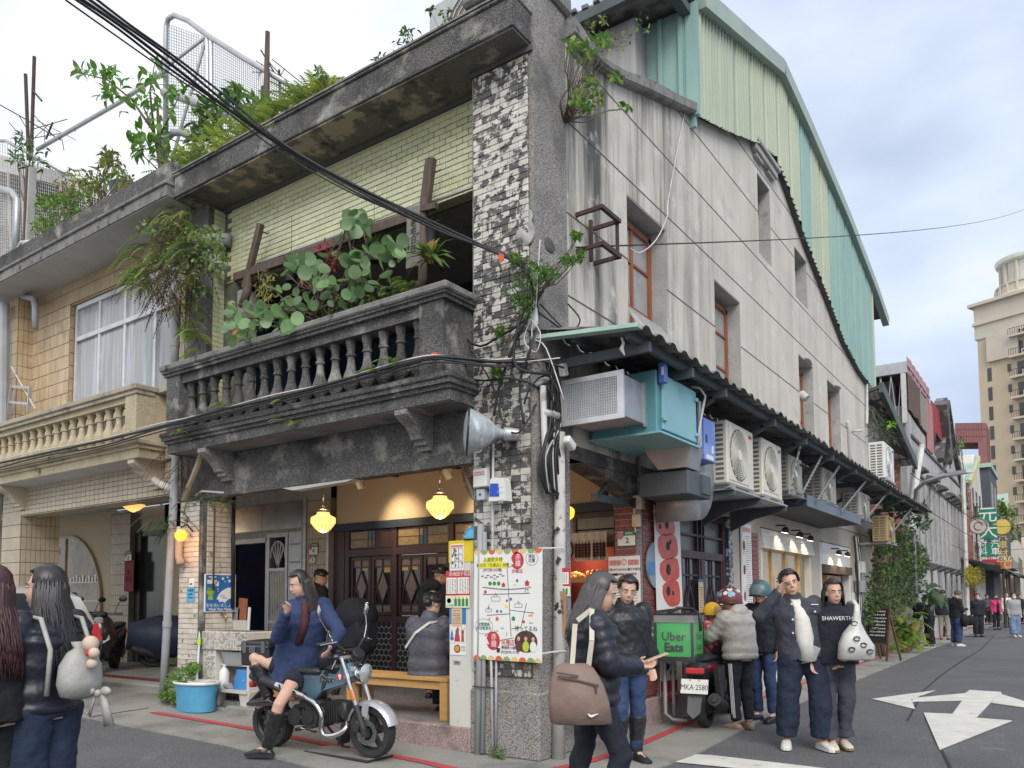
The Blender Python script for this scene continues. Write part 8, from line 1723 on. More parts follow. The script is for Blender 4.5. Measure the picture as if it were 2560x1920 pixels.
  if L_<.06:
   q=MB();rr=random.Random(int(abs(pos[0])*997))
   for i in range(90):
    a=rr.uniform(0,2*math.pi);th=rr.uniform(0,1.5);d=VT((math.sin(th)*math.sin(a),math.sin(th)*math.cos(a)-.1,math.cos(th)))
    if d.y>.5 and d.z<.5:continue
    b=H_(.086*d.x,-.014+.103*d.y,.04+.099*d.z);q.tube([b,b+HM@(d*.012+VT((.012,-.008,-.014)))*s*1.5],R_(.008,.002),4)
   q.bd('hair_tuft',hm,ho,kind='stuff')
  if L_>.1:
   q=MB();rr=random.Random(int(abs(pos[0])*991));back=-face;back.z=0;back.normalize()
   for i in range(300):
    a=rr.uniform(rad(80),rad(280));z0=rr.uniform(-.02,.07);b=H_(.086*math.sin(a),-.014+.100*math.cos(a),z0)
    out=(HM@VT((math.sin(a),math.cos(a),0)));fall=L_*rr.uniform(.7,1.05)*s;o2=VT((out.x,out.y,0))
    side_=abs(math.sin(a))>.8
    P_=[b,b+out*.018*s-hu*.06*s,b+out*.022*s-hu*.15*s];base=P_[-1]
    for k in range(1,6):f=k/5;P_.append(base+VT((0,0,-1))*fall*f+back*(.035*s*math.sin(f*1.6))+o2*.03*s*f+VT((.014*NZ.noise((i*.9,k*.7,2)),.014*NZ.noise((i*.9,k*.7,5)),0)))
    q.tube(P_,R_(.008,.009,.009,.008,.008,.007,.005,.001),5)
   q.bd('hair_lock',hm,ho,'all',kind='stuff')
 if bot:
  q=MB();bw_=botw
  q.loft([RG(p['wa'].lerp(p['pel'],.35),p['wa']-p['pel'],hlat,.168*s,.125*s,20),RG(p['pel'],p['wa']-p['pel'],hlat,.190*s,.14*s,20),RG(p['pel']-(p['wa']-p['pel'])*.6,p['wa']-p['pel'],hlat,.172*s,.13*s,20)])
  for S_,e in SIDES:
   a=p['kn'+S_].lerp(p['an'+S_],(.93 if not hem else hem));w=[.098,.07*bw_,(.055+.02*(bw_-1))*bw_]
   if skirt:LI(q,[p['hi'+S_],p['hi'+S_].lerp(p['kn'+S_],skirt)],R_(.105,.098))
   else:LI(q,[p['hi'+S_],p['kn'+S_],a],R_(w[0]*(.5+.5*bw_),w[1],w[2]))
  o=q.bd('trousers' if not skirt else 'shorts',bot,t,fix=False);mods(o,max(vox,.012),.03*(.6+.4*bw_),.10,3);o.modifiers['folds'].mid_level=.3
 if shoes:
  for S_,e in SIDES:
   an,to=p['an'+S_],p['to'+S_];d=(to-an);d.z=0;L_=d.normalized()if d.length>1e-5 else VT((0,1,0));kind=shoes[1];n_=VT((-L_.y,L_.x,0));base=an.z-.085*s
   q=MB();heel=VT((an.x,an.y,base))-L_*.06*s;sec=[]
   for f,w,h in((0,.03,.05),(.03,.042,.075),(.10,.045,.088),(.17,.05,.07),(.23,.047,.052),(.265,.03,.035)):c=heel+L_*f*s;sec.append([c+n_*(w*s*math.cos(a))+VT((0,0,max(.012,h*(.5+.5*math.sin(a)))*s))for a in[2*math.pi*k/14 for k in range(14)]])
   q.loft(sec)
   if kind=='boot':LI(q,[an,p['an'+S_].lerp(p['kn'+S_],.84)],R_(.060,.083))
   so2=q.bd('boot' if kind=='boot' else 'shoe',shoes[0],t,fix=False);mods(so2,.009,.012 if kind=='boot' else 0,.05,2)
   q=MB();q.prism([heel+L_*f*s+n_*w*s for f,w in((-.005,-.03),(.05,-.044),(.17,-.052),(.25,-.045),(.28,-.02),(.28,.02),(.25,.045),(.17,.052),(.05,.044),(-.005,.03))],(0,0,(.03 if kind=='boot' else.022)*s));q.bd('sole',shoes[2]if len(shoes)>2 else m2,so2)
 if top:
  q=MB();k=topw;hemz=.55 if not isinstance(top,tuple)else top[1];tm=top if not isinstance(top,tuple)else top[0]
  low=p['pel']-(p['wa']-p['pel'])*hemz;secs=[(low,.185*k,.14*k,hlat),(p['pel'],.188*k,.14*k,hlat),(p['wa'],.172*k,.132*k,lat+hlat),(p['ch'],.195*k,.145*k,lat),(p['ch'].lerp(p['neck'],.45),.188*k,.125*k,lat),(p['ch'].lerp(p['neck'],.78),.14,.10,lat),(p['neck']+up*.0*s,.088,.085,lat),(p['neck']+up*.035*s,.082,.08,lat)]
  rings=[];N_=34 if puff else 14;cs_=[x[0]for x in secs]
  for i in range(N_+1):
   f=i/N_*(len(secs)-1);a=min(int(f),len(secs)-2);u=f-a;A_,B_=secs[a],secs[a+1];c=A_[0].lerp(B_[0],u);b=1+puff*abs(math.sin(i/N_*math.pi*8))*(1 if f<5.2 else.3)-puff*.5
   tt=(B_[0]-A_[0]);rings.append(RG(c,tt if tt.length>1e-4 else up,A_[3].lerp(B_[3],u),(A_[1]+(B_[1]-A_[1])*u)*b*s,(A_[2]+(B_[2]-A_[2])*u)*b*s,24,.92))
  q.loft(rings)
  for S_,e in SIDES:
   w_=p['wr'+S_].lerp(p['el'+S_],-.0);pts,rs=[],[];N2=36
   for i in range(N2+1):
    f=i/N2;c=p['sh'+S_].lerp(p['el'+S_],f*2)if f<.5 else p['el'+S_].lerp(w_,f*2-1);r=(.078-.016*f*2 if f<.5 else.062-.020*(f*2-1))*(k*.5+.5)*(1+puff*1.3*abs(math.sin(f*math.pi*8)));pts.append(c);rs.append(r*s*(1.12 if puff else 1))
   q.tube(pts,rs,16);q.ell(p['sh'+S_],.082*s*(k*.5+.5),14,10);q.ell(p['el'+S_],.064*s*(k*.5+.5),12,8)
  if hood:q.ell(p['neck']-VT((0,.09*s,-.0)),R_(.14,.085,.10),16,10)
  else:q.loft([RG(p['neck']-up*.02*s,up,lat,.092*s,.088*s),RG(p['neck']+up*.05*s,up,lat,.083*s,.08*s)])
  o=q.bd('jacket' if k>1.05 else 'top',tm,t,fix=False);mods(o,max(vox,.011),.012 if puff else.022,.06 if puff else.08,2);t_top=o
 if shirt:
  q=MB();rr=[]
  for c,a,b,z in(([]if skirt else[(p['pel']-(p['wa']-p['pel'])*.35,.085,.166,0)])+[(p['wa'],.09,.162,0),(p['ch'],.078,.186,0),(p['ch'].lerp(p['neck'],.55),.06,.172,0),(p['neck']+up*.02*s,.045,.104,0)]):
   fw_=lat.cross(up)*-1 if lat.cross(up).dot(VT((0,1,0)))<0 else lat.cross(up);b*=topw;a*=.62 if skirt else 1;rr.append([c+lat*a*s*x+fw_*(b*s*(1-.25*x*x))for x in(-1,-.6,-.2,.2,.6,1)])
  q.loft(rr,closed=False);o=q.bd('shirt',shirt,t,True);so_=o.modifiers.new('solid','SOLIDIFY');so_.thickness=.015
 t.location=pos;t.rotation_euler.z=rz;t['s']=s;PJ[t]=p
 return t
PJ={}
def LP(t,name,off=(0,0,0)):return PJ[t][name]+VT(off)
m_denim=M('dark_denim',C(38,52,76),C(28,40,62),sc=5,rough=.85,bump=.5,bsc=80,dirt=(C(66,82,108),4,.58,.75))
m_denim_m=M('mid_denim',C(52,72,108),C(40,58,92),sc=5,rough=.85,bump=.4,bsc=80);m_denim_l=M('light_denim',C(120,140,165),C(95,115,145),sc=5,rough=.85)
m10=M('navy_cloth',C(28,33,46),C(20,24,34),sc=6,rough=.8,bump=.3,bsc=60);m9=M('black_cloth',C(30,31,34),C(20,21,24),sc=7,rough=.85,bump=.4,bsc=50);m_puffb=M('navy_puffer',C(40,43,54),C(28,30,40),sc=4,rough=.42,bump=.4,bsc=14)
m_puffg=M('grey_puffer',C(165,161,156),C(145,141,136),sc=4,rough=.5,bump=.4,bsc=14);m_puffs=M('slate_puffer',C(92,92,102),C(76,76,86),sc=4,rough=.5,bump=.4,bsc=14);m_leather=M('black_leather',(.018,.018,.02),(.03,.03,.032),sc=7,rough=.28,bump=.4,bsc=18)
m_bluec=M('blue_cotton',C(50,65,104),C(38,52,86),sc=4,rough=.85,bump=.5,bsc=40);m_blkden=M('charcoal_denim',C(72,74,84),C(50,52,62),sc=7,rough=.9,bump=.6,bsc=60);m_knit=M('white_knit',C(222,220,214),C(205,203,196),sc=20,rough=.9,bump=.5,bsc=70)
m_shoew=M('white_leather',C(215,212,205),rough=.5);m_gum=M('gum_sole',C(150,120,90),rough=.7)
def DA(r,a):
 v=VT((RT.x,RT.y))*r+VT((fw.x,fw.y)).normalized()*a;return math.atan2(-v.x,v.y)
def AT2(t,name,mat,fn,smooth=True,kind=None):
 q=MB();fn(q);o=q.bd(name,mat,t,smooth,org=(0,0,0),kind=kind);return o
def BG(label,cat,pos,fn,mat,smooth='all',name='shoulder_bag'):
 t=TG(name,label,cat,pos);q=MB();fn(q);q.bd('body',mat,t,smooth);return t
def WL(t,v):return t.matrix_basis@VT(v)
def grd(px,d):v=CAM+ray(px,1500)*d;return(v.x,v.y,gh(v.x,v.y))
D1=4.55;g1=grd(118,D1);w1=PN('woman with long wavy black hair in shiny navy puffer wearing a grey drawstring backpack',g1,DA(-.93,.36),.975,dict(head=(.0,.03,1.575),elL=(-.25,.10,1.12),wrL=(-.12,.32,1.1),elR=(.24,.02,1.1),wrR=(.2,.2,.98)),face=(-.5,1,-.05),top=(m_puffb,.5),bot=m_denim,shoes=(m2,'s'),hair=(m17,.42),topw=1.12,puff=.10,botw=1.5,vox=.008)
def bp(q):
 c=WL(w1,LP(w1,'ch',(.02,-.25,-.16)));u=WL(w1,(1,0,0))-VT(g1);f=WL(w1,(0,-1,0))-VT(g1);z=VT((0,0,1))
 q.loft([[c+u*(w*math.cos(a))+f*(dpt*math.sin(a))+z*zz for a in[2*math.pi*k/18 for k in range(18)]]for zz,w,dpt in((-.17,.05,.03),(-.15,.115,.07),(-.08,.135,.09),(.02,.125,.08),(.09,.08,.055),(.115,.04,.03),(.15,.06,.04))])
b1=BG('light grey drawstring backpack with plush charms tied in a bow','backpack',WL(w1,LP(w1,'ch',(0,-.2,-.3))),bp,M('grey_nylon',C(172,170,165),C(145,143,138),sc=6,rough=.5,bump=.7,bsc=16),name='backpack')
c=WL(w1,LP(w1,'ch',(.06,-.34,-.30)));q=MB();q.ell(c,.022,8,6)
for e in(-1,1):q.ell(c+RT*(.045*e)+VT((0,0,.012)),(.048,.02,.026),10,8);q.prism([c+RT*(.01*e),c+RT*(.03*e+.01),c+RT*(.075*e+.02)-VT((0,0,.15+.03*e)),c+RT*(.04*e)-VT((0,0,.16+.03*e))],fw*.012)
q.bd('bow',M('grey_nylon',(0,0,0)),b1,'all')
c=WL(w1,LP(w1,'ch',(.0,-.345,-.02)));q=MB()
for dx,dz,r in((0,0,.045),(.04,-.05,.03),(.02,-.11,.03)):q.ell(c+VT((dx,0,dz)),r,10,8)
q.bd('plush_charm',M('plush_cream',C(205,185,165)),b1,'all');q=MB();q.ell(c+VT((.02,-.02,-.05)),.02,8,6);q.bd('red_charm',m21,b1)
for e in(-1,1):a=[WL(w1,LP(w1,'ch',(e*.13,y,z)))for y,z in((-.18,-.30),(-.20,-.05),(-.12,.12),(.02,.14))];q=MB();q.tube([VT(x)for x in a],.014,6);q.bd('strap',M('grey_nylon',(0,0,0)),b1,'all')
PN('woman with reddish brown hair cropped by the left edge of the photo',grd(-22,4.3),DA(-.9,.42),.97,dict(),face=(-.2,1,0),top=(m9,.6),bot=m9,shoes=(m2,'s'),hair=(M('auburn_hair',C(78,48,48),C(52,32,34),sc=30,rough=.4,sxyz=(6,6,.5)),.34),topw=1.1,vox=.010)
bz=BK.rotation_euler.z;seat=BK.matrix_basis@VT((WB-.80,-.02,.83));sx_=.965
rzr=math.atan2(1,1);RZ=DA(-.55,-.83)
inv=Matrix.Rotation(-RZ,3,'Z');base_=VT((seat.x,seat.y,0))
def jl(px,py,y):v=inv@(wy(px,py,y)-base_);return tuple(v/sx_)
rider=PN('woman in loose blue jacket and black knee boots sitting on the blue motorbike',tuple(base_),RZ,sx_,dict(pel=jl(738,1668,-.95),wa=jl(750,1600,-.95),ch=jl(764,1548,-.95),neck=jl(764,1496,-.98),head=jl(748,1462,-1.04),shR=jl(728,1522,-1.07),shL=jl(806,1516,-.86),elR=jl(694,1592,-1.26),wrR=jl(716,1530,-1.34),elL=jl(848,1580,-.90),wrL=jl(826,1618,-1.06),hiR=jl(718,1672,-1.02),hiL=jl(752,1676,-.95),knR=jl(636,1645,-1.18),anR=jl(672,1742,-1.10),toR=jl(642,1768,-1.16),knL=jl(697,1762,-1.30),anL=jl(668,1868,-1.34),toL=jl(622,1886,-1.42)),face=(.35,1,-.35),top=(m_bluec,.75),bot=M('dark_shorts',C(36,42,54),C(28,33,44),sc=6,rough=.9),skirt=.42,shoes=(m_leather,'boot'),hair=(m17,.26),topw=1.3,vox=.008,shirt=M('plum_shirt',C(92,52,56),C(78,42,46),sc=5,rough=.9))
c=wy(790,1600,1.9);PN('man with short black hair in a navy sweater at the house number four door',(c.x,c.y,.24),DA(.55,.6),1.0,dict(head=(0,.08,1.56)),face=(.4,1,-.5),top=m10,bot=m10,shoes=(m2,'s'),hair=(m17,.03),topw=1.08,vox=.012)
c=wy(1078,1700,.50);sit=dict(pel=(0,0,.56),wa=(0,-.01,.72),ch=(0,.0,.93),neck=(0,.03,1.09),head=(0,.10,1.22),shR=(.18,.02,1.02),shL=(-.18,.02,1.02),elR=(.22,.10,.76),elL=(-.22,.10,.76),wrR=(.12,.30,.70),wrL=(-.12,.30,.70),hiR=(.10,.02,.54),hiL=(-.10,.02,.54),knR=(.12,.42,.52),knL=(-.12,.42,.52),anR=(.12,.44,.10),anL=(-.12,.44,.10),toR=(.13,.60,.04),toL=(-.13,.60,.04))
sg=PN('woman in slate quilted puffer jacket with bun sitting with her back turned on the bench',(c.x,c.y-.05,.17),DA(.40,.92),1.02,sit,face=(.3,1,-.35),top=(m_puffs,.75),bot=m10,shoes=(m2,'s'),hair=(m17,.03),topw=1.20,puff=.09,vox=.010)
AT2(sg,'hair_bun',m17,lambda q:q.ell(LP(sg,'head',(.0,-.11,.03)),.05,14,10));AT2(sg,'hair_tie',m_knit,lambda q:q.tube([LP(sg,'head',(.035*math.cos(a),-.08,.03+.035*math.sin(a)))for a in[k*.5 for k in range(14)]],.014,6));AT2(sg,'bag_strap',m_knit,lambda q:[q.bar(a,b,.025,.008,(0,1,0))for a,b in zip(*(lambda L_:(L_,L_[1:]))([LP(sg,'ch',v)for v in((.17,.0,.12),(.10,-.15,.11),(-.05,-.19,.0),(-.2,-.14,-.16))]))])
c=wy(1092,1600,1.7);PN('man in black hoodie looking away behind the ivory cabinet',(c.x,c.y,.22),DA(.55,.75),1.0,dict(head=(.02,.06,1.56)),face=(.6,1,-.3),top=m10,bot=m9,shoes=(m2,'s'),hair=(m17,.03),topw=1.2,hood=True,vox=.012)
D7=5.1;g7=grd(1482,D7);w7=PN('woman with long ash grey hair in navy puffer looking at her phone at the corner',(g7[0],g7[1],0),DA(.93,.06),.955,dict(head=(.0,.06,1.565),elR=(.24,.06,1.10),wrR=(.10,.29,1.08),elL=(-.24,.08,1.10),wrL=(-.04,.31,1.09),knR=(.10,.16,.50),anR=(.10,.02,.09),toR=(.11,.18,.03),knL=(-.10,-.06,.50),anL=(-.10,-.18,.10),toL=(-.11,-.02,.03)),face=(.05,1,-.38),top=(m_puffb,.62),bot=m10,shoes=(m2,'s'),hair=(m_hairg,.22),topw=1.20,puff=.085,vox=.007,hands=(.9,.9))
ph=TG('smartphone','pale smartphone held in the hands of the woman with ash grey hair','phone',WL(w7,(.02,.40,1.08)));q=MB();q.obox(WL(w7,(.02,.405,1.085)),(.075,.15,.01),Matrix.Rotation(w7 .rotation_euler.z,3,'Z')@Matrix.Rotation(.35,3,'X'),.004);q.bd('case',M('sand_case',C(200,180,150),rough=.4),ph)
bx_=WL(w7,(-.0,0,0));bgc=CAM+ray(1443,1725)*(D7-.30)
def tote(q):
 r_=RT.copy();z=VT((-.09,-.06,1)).normalized();f=fw.copy()
 q.loft([[bgc+r_*(a*x)+z*h+f*(d*y)for x,y in((-1,-.6),(-.9,-1),(0,-1.25),(.9,-1),(1,-.6),(1,.6),(.9,1),(0,1.1),(-.9,1),(-1,.6))]for h,a,d in((-.205,.15,.03),(-.19,.185,.07),(-.06,.18,.095),(.04,.16,.09),(.09,.14,.075),(.135,.115,.05),(.16,.08,.025))])
m_tau=M('taupe_nylon',C(140,118,108),C(120,100,92),sc=5,rough=.6,bump=.7,bsc=14);tb=BG('large taupe nylon shoulder bag with white tick hanging from the woman at the corner','bag',bgc-VT((0,0,.2)),tote,m_tau)
sw=lambda u,v:bgc+RT*u+VT((0,0,v))-fw*.107
q=MB();q.prism([sw(.05,-.12),sw(.06,-.135),sw(.075,-.14),sw(.115,-.118),sw(.072,-.128),sw(.062,-.122)],-fw*.012);q.bd('tick_print',m7,tb);q=MB();[q.bar(a,b,.012,.01,(0,0,1))for a,b in((sw(-.12,.10),sw(.12,.045)),(sw(-.13,.12),sw(.0,.10)))];q.tube([sw(.10,.05),sw(.105,.0)],.006,5);q.bd('zip',M('taupe_dark',C(95,80,74)),tb)
shw=WL(w7,LP(w7,'shR',(.03,-.03,.09)));q=MB();[q.bar(a,b,.03,.01,-fw)for a,b in((bgc+RT*.07+VT((0,0,.14)),bgc+RT*.09+VT((0,0,.30))-fw*.02),(bgc+RT*.09+VT((0,0,.30))-fw*.02,shw),(shw,WL(w7,LP(w7,'shR',(.02,-.12,.02)))),(WL(w7,LP(w7,'shR',(.06,-.14,.0))),bgc+RT*-.03+VT((0,0,.14))))];q.bd('strap',M('cream_strap',C(205,198,180)),tb)
mb=PN('person in black windbreaker, jeans and lace up boots behind the woman with the phone',tuple(gz(1570,1905)),DA(.3,-.95),.985,dict(head=(0,.05,1.56),knR=(.1,.08,.49),toR=(.13,.12,.03),anR=(.11,.0,.085),wrR=(.2,.16,.96),elR=(.25,.0,1.1)),face=(.3,1,-.3),top=(m_leather if False else M('black_shell',C(38,39,42),C(26,27,30),sc=5,rough=.45,bump=.5,bsc=16),.75),bot=m_denim_m,shoes=(m2,'boot'),hair=(m17,.03),topw=1.15,vox=.009);
c=WL(mb,(-.22,.02,.93));b8=BG('black quilted pouch bag at the hip of the person in the windbreaker','bag',c,lambda q:q.ell(c,(.10,.08,.13),14,10),m9)
def HE(label,c,r,mat,face_w,visor=None,spots=None,name='helmet'):
 t=TG(name,label,'helmet',c);c=VT(c);q=MB();dome(q,c-VT((0,0,r*.25)),r,r*1.15,22,9,90,-18);q.bd('shell',mat,t,True);f=VT((*face_w,0)).normalized()
 if visor:q=MB();s_=VT((-f.y,f.x,0));rr=[[c+(f*math.cos(a)+s_*math.sin(a))*r*1.06*k+VT((0,0,z))for a in[rad(x)for x in range(-70,71,14)]]for z,k in((r*.45,1),(r*.1,1.10),(-r*.45,1.06))];q.loft(rr,closed=False);o=q.bd('visor',visor,t,'all');so_=o.modifiers.new('solid','SOLIDIFY');so_.thickness=.003
 if spots:
  R2=random.Random(6)
  for m_ in spots:
   q=MB()
   for i in range(9):
    a,b=R2 .uniform(0,6.28),R2 .uniform(.1,1.1);d=VT((math.cos(a)*math.cos(b),math.sin(a)*math.cos(b),math.sin(b)*1.12));pc=c-VT((0,0,r*.25))+d*r*.985;u=d.orthogonal().normalized();w_=d.cross(u)
    for k in range(5):e=pc+(u*math.cos(k*1.257)+w_*math.sin(k*1.257))*.016;q.lathe([(.014,0),(.012,.004)],e,d,8)
   q.bd('flower_print',m_,t,kind='stuff')
 q=MB();q.tube([c+VT((r*1.0*math.cos(a),r*1.0*math.sin(a),-r*.55))for a in[k*math.pi/10 for k in range(21)]],.009,5,cap=False);q.bd('edge_rim',m2,t);return t
p9=PN('person in silver grey puffer and striped track trousers leaning over the child',tuple(gz(1855,1822)),DA(-.45,.88),.93,dict(ch=(0,.05,1.27),neck=(0,.09,1.41),head=(0,.16,1.545),shR=(.175,.05,1.35),shL=(-.175,.05,1.35),elL=(-.26,.22,1.10),wrL=(-.16,.42,1.12),elR=(.24,.15,1.1),wrR=(.12,.38,1.18)),face=(.25,1,-.35),top=(m_puffg,.62),bot=m10,shoes=(M('tan_suede',C(165,145,128),rough=.8),'s',m_gum),hair=(m17,.03),topw=1.24,puff=.08,hood=True,vox=.009)
for e in(-1,):AT2(p9,'side_stripe',m7,lambda q:[q.bar(LP(p9,'hiL',(-.095,-.02+o,-.1)),LP(p9,'anL',(-.058,.0+o,.06)),.008,.006,(1,0,0))for o in(-.03,-.008,.014)])
HE('maroon open helmet with white and blue flowers on the person in the grey puffer',WL(p9,LP(p9,'head',(0,-.01,.05))),.135,M('maroon_helmet',C(118,62,62),rough=.35),(-.5,.85),M('smoke_film',(.5,.5,.5),rough=.1,alpha=.35),(m7,M('sky_flower',C(150,190,215))))
cc=wx(1772,1590,.44);ch_=PN('small child in red checked jacket with eyes shut sitting on the scooter',(cc.x,cc.y,.52),DA(.75,-.35),.62,dict(sit,elR=(.2,.1,.8)),face=(.2,1,.0),top=M('red_check',C(190,60,70),C(215,150,150),sc=26,rough=.8,detail=1,lo=.45,hi=.55),bot=M('dark_print',C(60,50,70),C(170,60,70),sc=20,rough=.8,lo=.6,hi=.65),shoes=(m2,'s'),hair=(m17,.03),topw=1.25,vox=.009)
HE('yellow child helmet with clear visor on the small child',WL(ch_,LP(ch_,'head',(0,-.015,.05))),.112,M('yellow_helmet',C(235,190,40),rough=.35),(ch_.matrix_basis.to_3x3()@VT((0,1,0)))[:2],M('clear_film',(1,1,1)))
HE('dark maroon helmet with pale patch between the child and the grey puffer',wx(1815,1515,.55),.125,M('oxblood_helmet',C(72,42,44),rough=.3),(1,-.3),None,(m7,));p9b=wx(1815,1560,.5);PN('person in dark coat sitting behind the child on the scooter',(p9b.x-.02,p9b.y+.05,.33),DA(-.2,.9),.80,dict(sit),top=m9,bot=m9,shoes=(m2,'s'),hair=(m17,.03),topw=1.1,vox=.014)
p12=PN('man in navy jacket and jeans standing behind the person in the grey puffer',tuple(gz(1912,1802)),DA(-.6,-.5),.97,dict(head=(0,.03,1.57)),face=(-.2,1,-.1),top=m10,bot=m_denim_m,shoes=(m2,'s',m18),hair=(m17,.03),topw=1.15,vox=.010);HE('teal open helmet with clear visor on the man in the navy jacket',WL(p12,LP(p12,'head',(0,-.01,.05))),.135,M('teal_helmet',C(70,105,112),rough=.35),(-.6,-.6),M('clear_film',(1,1,1)))
g13=gz(2014,1868);p13=PN('man in open charcoal denim jacket and wide navy trousers raising his hand to his head',tuple(g13),DA(-.05,-1),1.02,dict(wa=(.02,.005,1.08),ch=(.05,0,1.28),neck=(.08,-.015,1.43),head=(.11,.02,1.575),shR=(.235,-.01,1.37),shL=(-.12,-.01,1.37),elR=(.42,.06,1.27),wrR=(.26,.16,1.50),elL=(-.25,-.01,1.10),wrL=(-.26,.10,.87),hiR=(.11,0,.9),hiL=(-.11,0,.9),knR=(.15,.0,.49),anR=(.17,-.03,.085),toR=(.22,.12,.03),anL=(-.13,.07,.085),toL=(-.17,.23,.03),knL=(-.13,.08,.49)),face=(.1,1,-.05),top=(m_blkden,.45),bot=M('wide_navy',C(34,44,64),C(26,34,52),sc=5,rough=.9,bump=.4,bsc=50),shoes=(m_shoew,'s',m3),hair=(m17,.03),topw=1.22,botw=1.5,vox=.008,shirt=m_knit,hands=(.7,.7))
AT2(p13,'chest_pocket',m_blkden,lambda q:(q.obox(LP(p13,'ch',(-.125,.168,.03)),(.10,.012,.05),None,.004)));AT2(p13,'shirt_button',m_shoew,lambda q:[q.lathe([(.011,0),(.009,.006)],LP(p13,'ch',v),(0,1,0),8)for v in((-.125,.175,.025),(.10,.185,.10),(.095,.19,-.05),(.095,.185,-.18))],kind='stuff');AT2(p13,'white_label',m7,lambda q:q.obox(LP(p13,'ch',(-.13,.155,.095)),(.07,.006,.008)))
g14=gz(2094,1870);p14=PN('woman in navy sweatshirt and flared charcoal jeans holding hands with the denim jacket man',tuple(g14),DA(-.1,-1),.965,dict(head=(0,.03,1.57),elR=(.22,.0,1.10),wrR=(.24,.08,.88),elL=(-.26,.02,1.10),wrL=(-.05,.22,.95),knR=(.09,.03,.49),anL=(-.07,-.06,.085),toL=(-.08,.10,.03),anR=(.07,.05,.085),toR=(.09,.21,.03)),face=(-.1,1,-.1),top=(m10,.5),bot=m_blkden,shoes=(M('cream_sneaker',C(205,195,180),rough=.6),'s',m_gum),hair=(m17,.18),topw=1.25,botw=1.15,vox=.008)
text('SHAWERTH',WL(p14,LP(p14,'ch',(0.02,.195,.03))),.055,m7,None,xdir=Matrix.Rotation(p14 .rotation_euler.z+math.pi,3,'Z')@VT((1,0,0)),name='chest_print').parent=None
o_=[o for o in COL.objects if o.name.startswith('chest_print')][-1];mwt=p14 .matrix_basis.inverted()@o_.matrix_basis;o_.parent=p14;o_.matrix_basis=mwt
for dx in(-.1,.1):AT2(p14,'flared_hem',m_blkden,lambda q:q.loft([RG(LP(p14,'an'+('R' if dx>0 else 'L'),(0,0,.25)),VT((0,0,1)),VT((1,0,0)),.06,.06),RG(LP(p14,'an'+('R' if dx>0 else 'L'),(.03 if dx>0 else-.03,0,.03)),VT((0,0,1)),VT((1,0,0)),.085,.095)],cap=False))
bc=CAM+ray(2140,1610)*7.45
def wb(q):
 q.loft([[bc+RT*(a*x+o)+VT((0,0,h))+fw*(d*y)for x,y in((-1,-.5),(-.8,-1),(.0,-1.2),(.8,-1),(1,-.5),(1,.5),(.8,1),(-.8,1),(-1,.5))]for h,a,d,o in((-.15,.13,.03,0),(-.13,.165,.07,0),(0,.15,.08,.0),(.10,.10,.06,-.01),(.2,.04,.03,.01),(.30,.028,.02,.02),(.37,.02,.015,.02))])
b14=BG('large silvery white shoulder bag with buckles on the woman in the navy sweatshirt','bag',bc-VT((0,0,.15)),wb,M('silver_white',C(205,205,200),C(180,180,176),sc=8,rough=.4,bump=.5,bsc=20));q=MB();q.tube([bc+VT((0,0,.36))+RT*.02,bc+VT((0,0,.40))+RT*.01+fw*.05,bc+VT((0,0,.37))+fw*.15],.02,6);q.bd('strap',M('silver_white',(0,0,0)),b14,'all');q=MB()
for u,v in((-.08,-.04),(.03,-.0),(.09,-.06),(-.03,.06),(-.05,.2)):q.tube([bc+RT*(u+.03*math.cos(a))+VT((0,0,v+.02*math.sin(a)))-fw*.095 for a in[k*.8 for k in range(8)]],.006,4)
q.bd('buckle',m6,b14,kind='stuff');q=TG('phone','silver phone in the joined hands of the couple','phone',WL(p14,(.24,.14,.9)));k_=MB();k_.obox(WL(p14,(.23,.15,.93)),(.07,.012,.13),Matrix.Rotation(.4,3,'Y'),.004);k_.bd('case',m_silver,q)
def FA(label,px,py,h,r,a,**k):p_=gz(px,py);return PN(label,(p_.x,p_.y,0),DA(r,a),h/1.70,k.pop('J',{}),vox=.02,**k)
bend=dict(ch=(0,.22,1.22),neck=(0,.38,1.30),head=(0,.52,1.30),shR=(.17,.30,1.27),shL=(-.17,.30,1.27),wa=(0,.08,1.07),elR=(.2,.34,1.02),elL=(-.2,.34,1.02),wrR=(.17,.42,.82),wrL=(-.17,.42,.82))
pb=FA('woman bending forward in navy hoodie with long black hair by the plants',2326,1618,1.66,-1,.15,J=bend,face=(0,.7,-.75),top=m10,bot=m9,shoes=(m2,'s',m3),hair=(m17,.15),topw=1.1,botw=1.4);c=WL(pb,(.2,.30,.62));BG('kraft paper carrier bag held by the bending woman','bag',c-VT((0,0,.2)),lambda q:q.obox(c,(.30,.22,.38),Matrix.Rotation(.2,3,'Z')),M('kraft_bag',C(200,170,115),rough=.8),False,'paper_bag')
FA('person in white sleeve bending behind the roadside plants',2288,1600,1.62,-.8,.4,J=bend,face=(0,.8,-.6),top=m_knit,bot=m9,shoes=(m2,'s'),hair=(m_hairbr,.03))
FA('man in dark jacket with short black hair carrying a blue plastic bag',2362,1600,1.74,.5,.85,face=(.5,1,-.1),top=m10,bot=M('stone_trousers',C(150,140,128)),shoes=(m2,'s'),hair=(m17,.03),topw=1.12);c=gz(2374,1590)+VT((0,0,.78));BG('translucent blue plastic bag hanging from the man in the dark jacket','bag',c,lambda q:q.ell(c,(.14,.10,.24),10,8),M('blue_plastic',C(80,120,170),rough=.3),'all','plastic_bag')
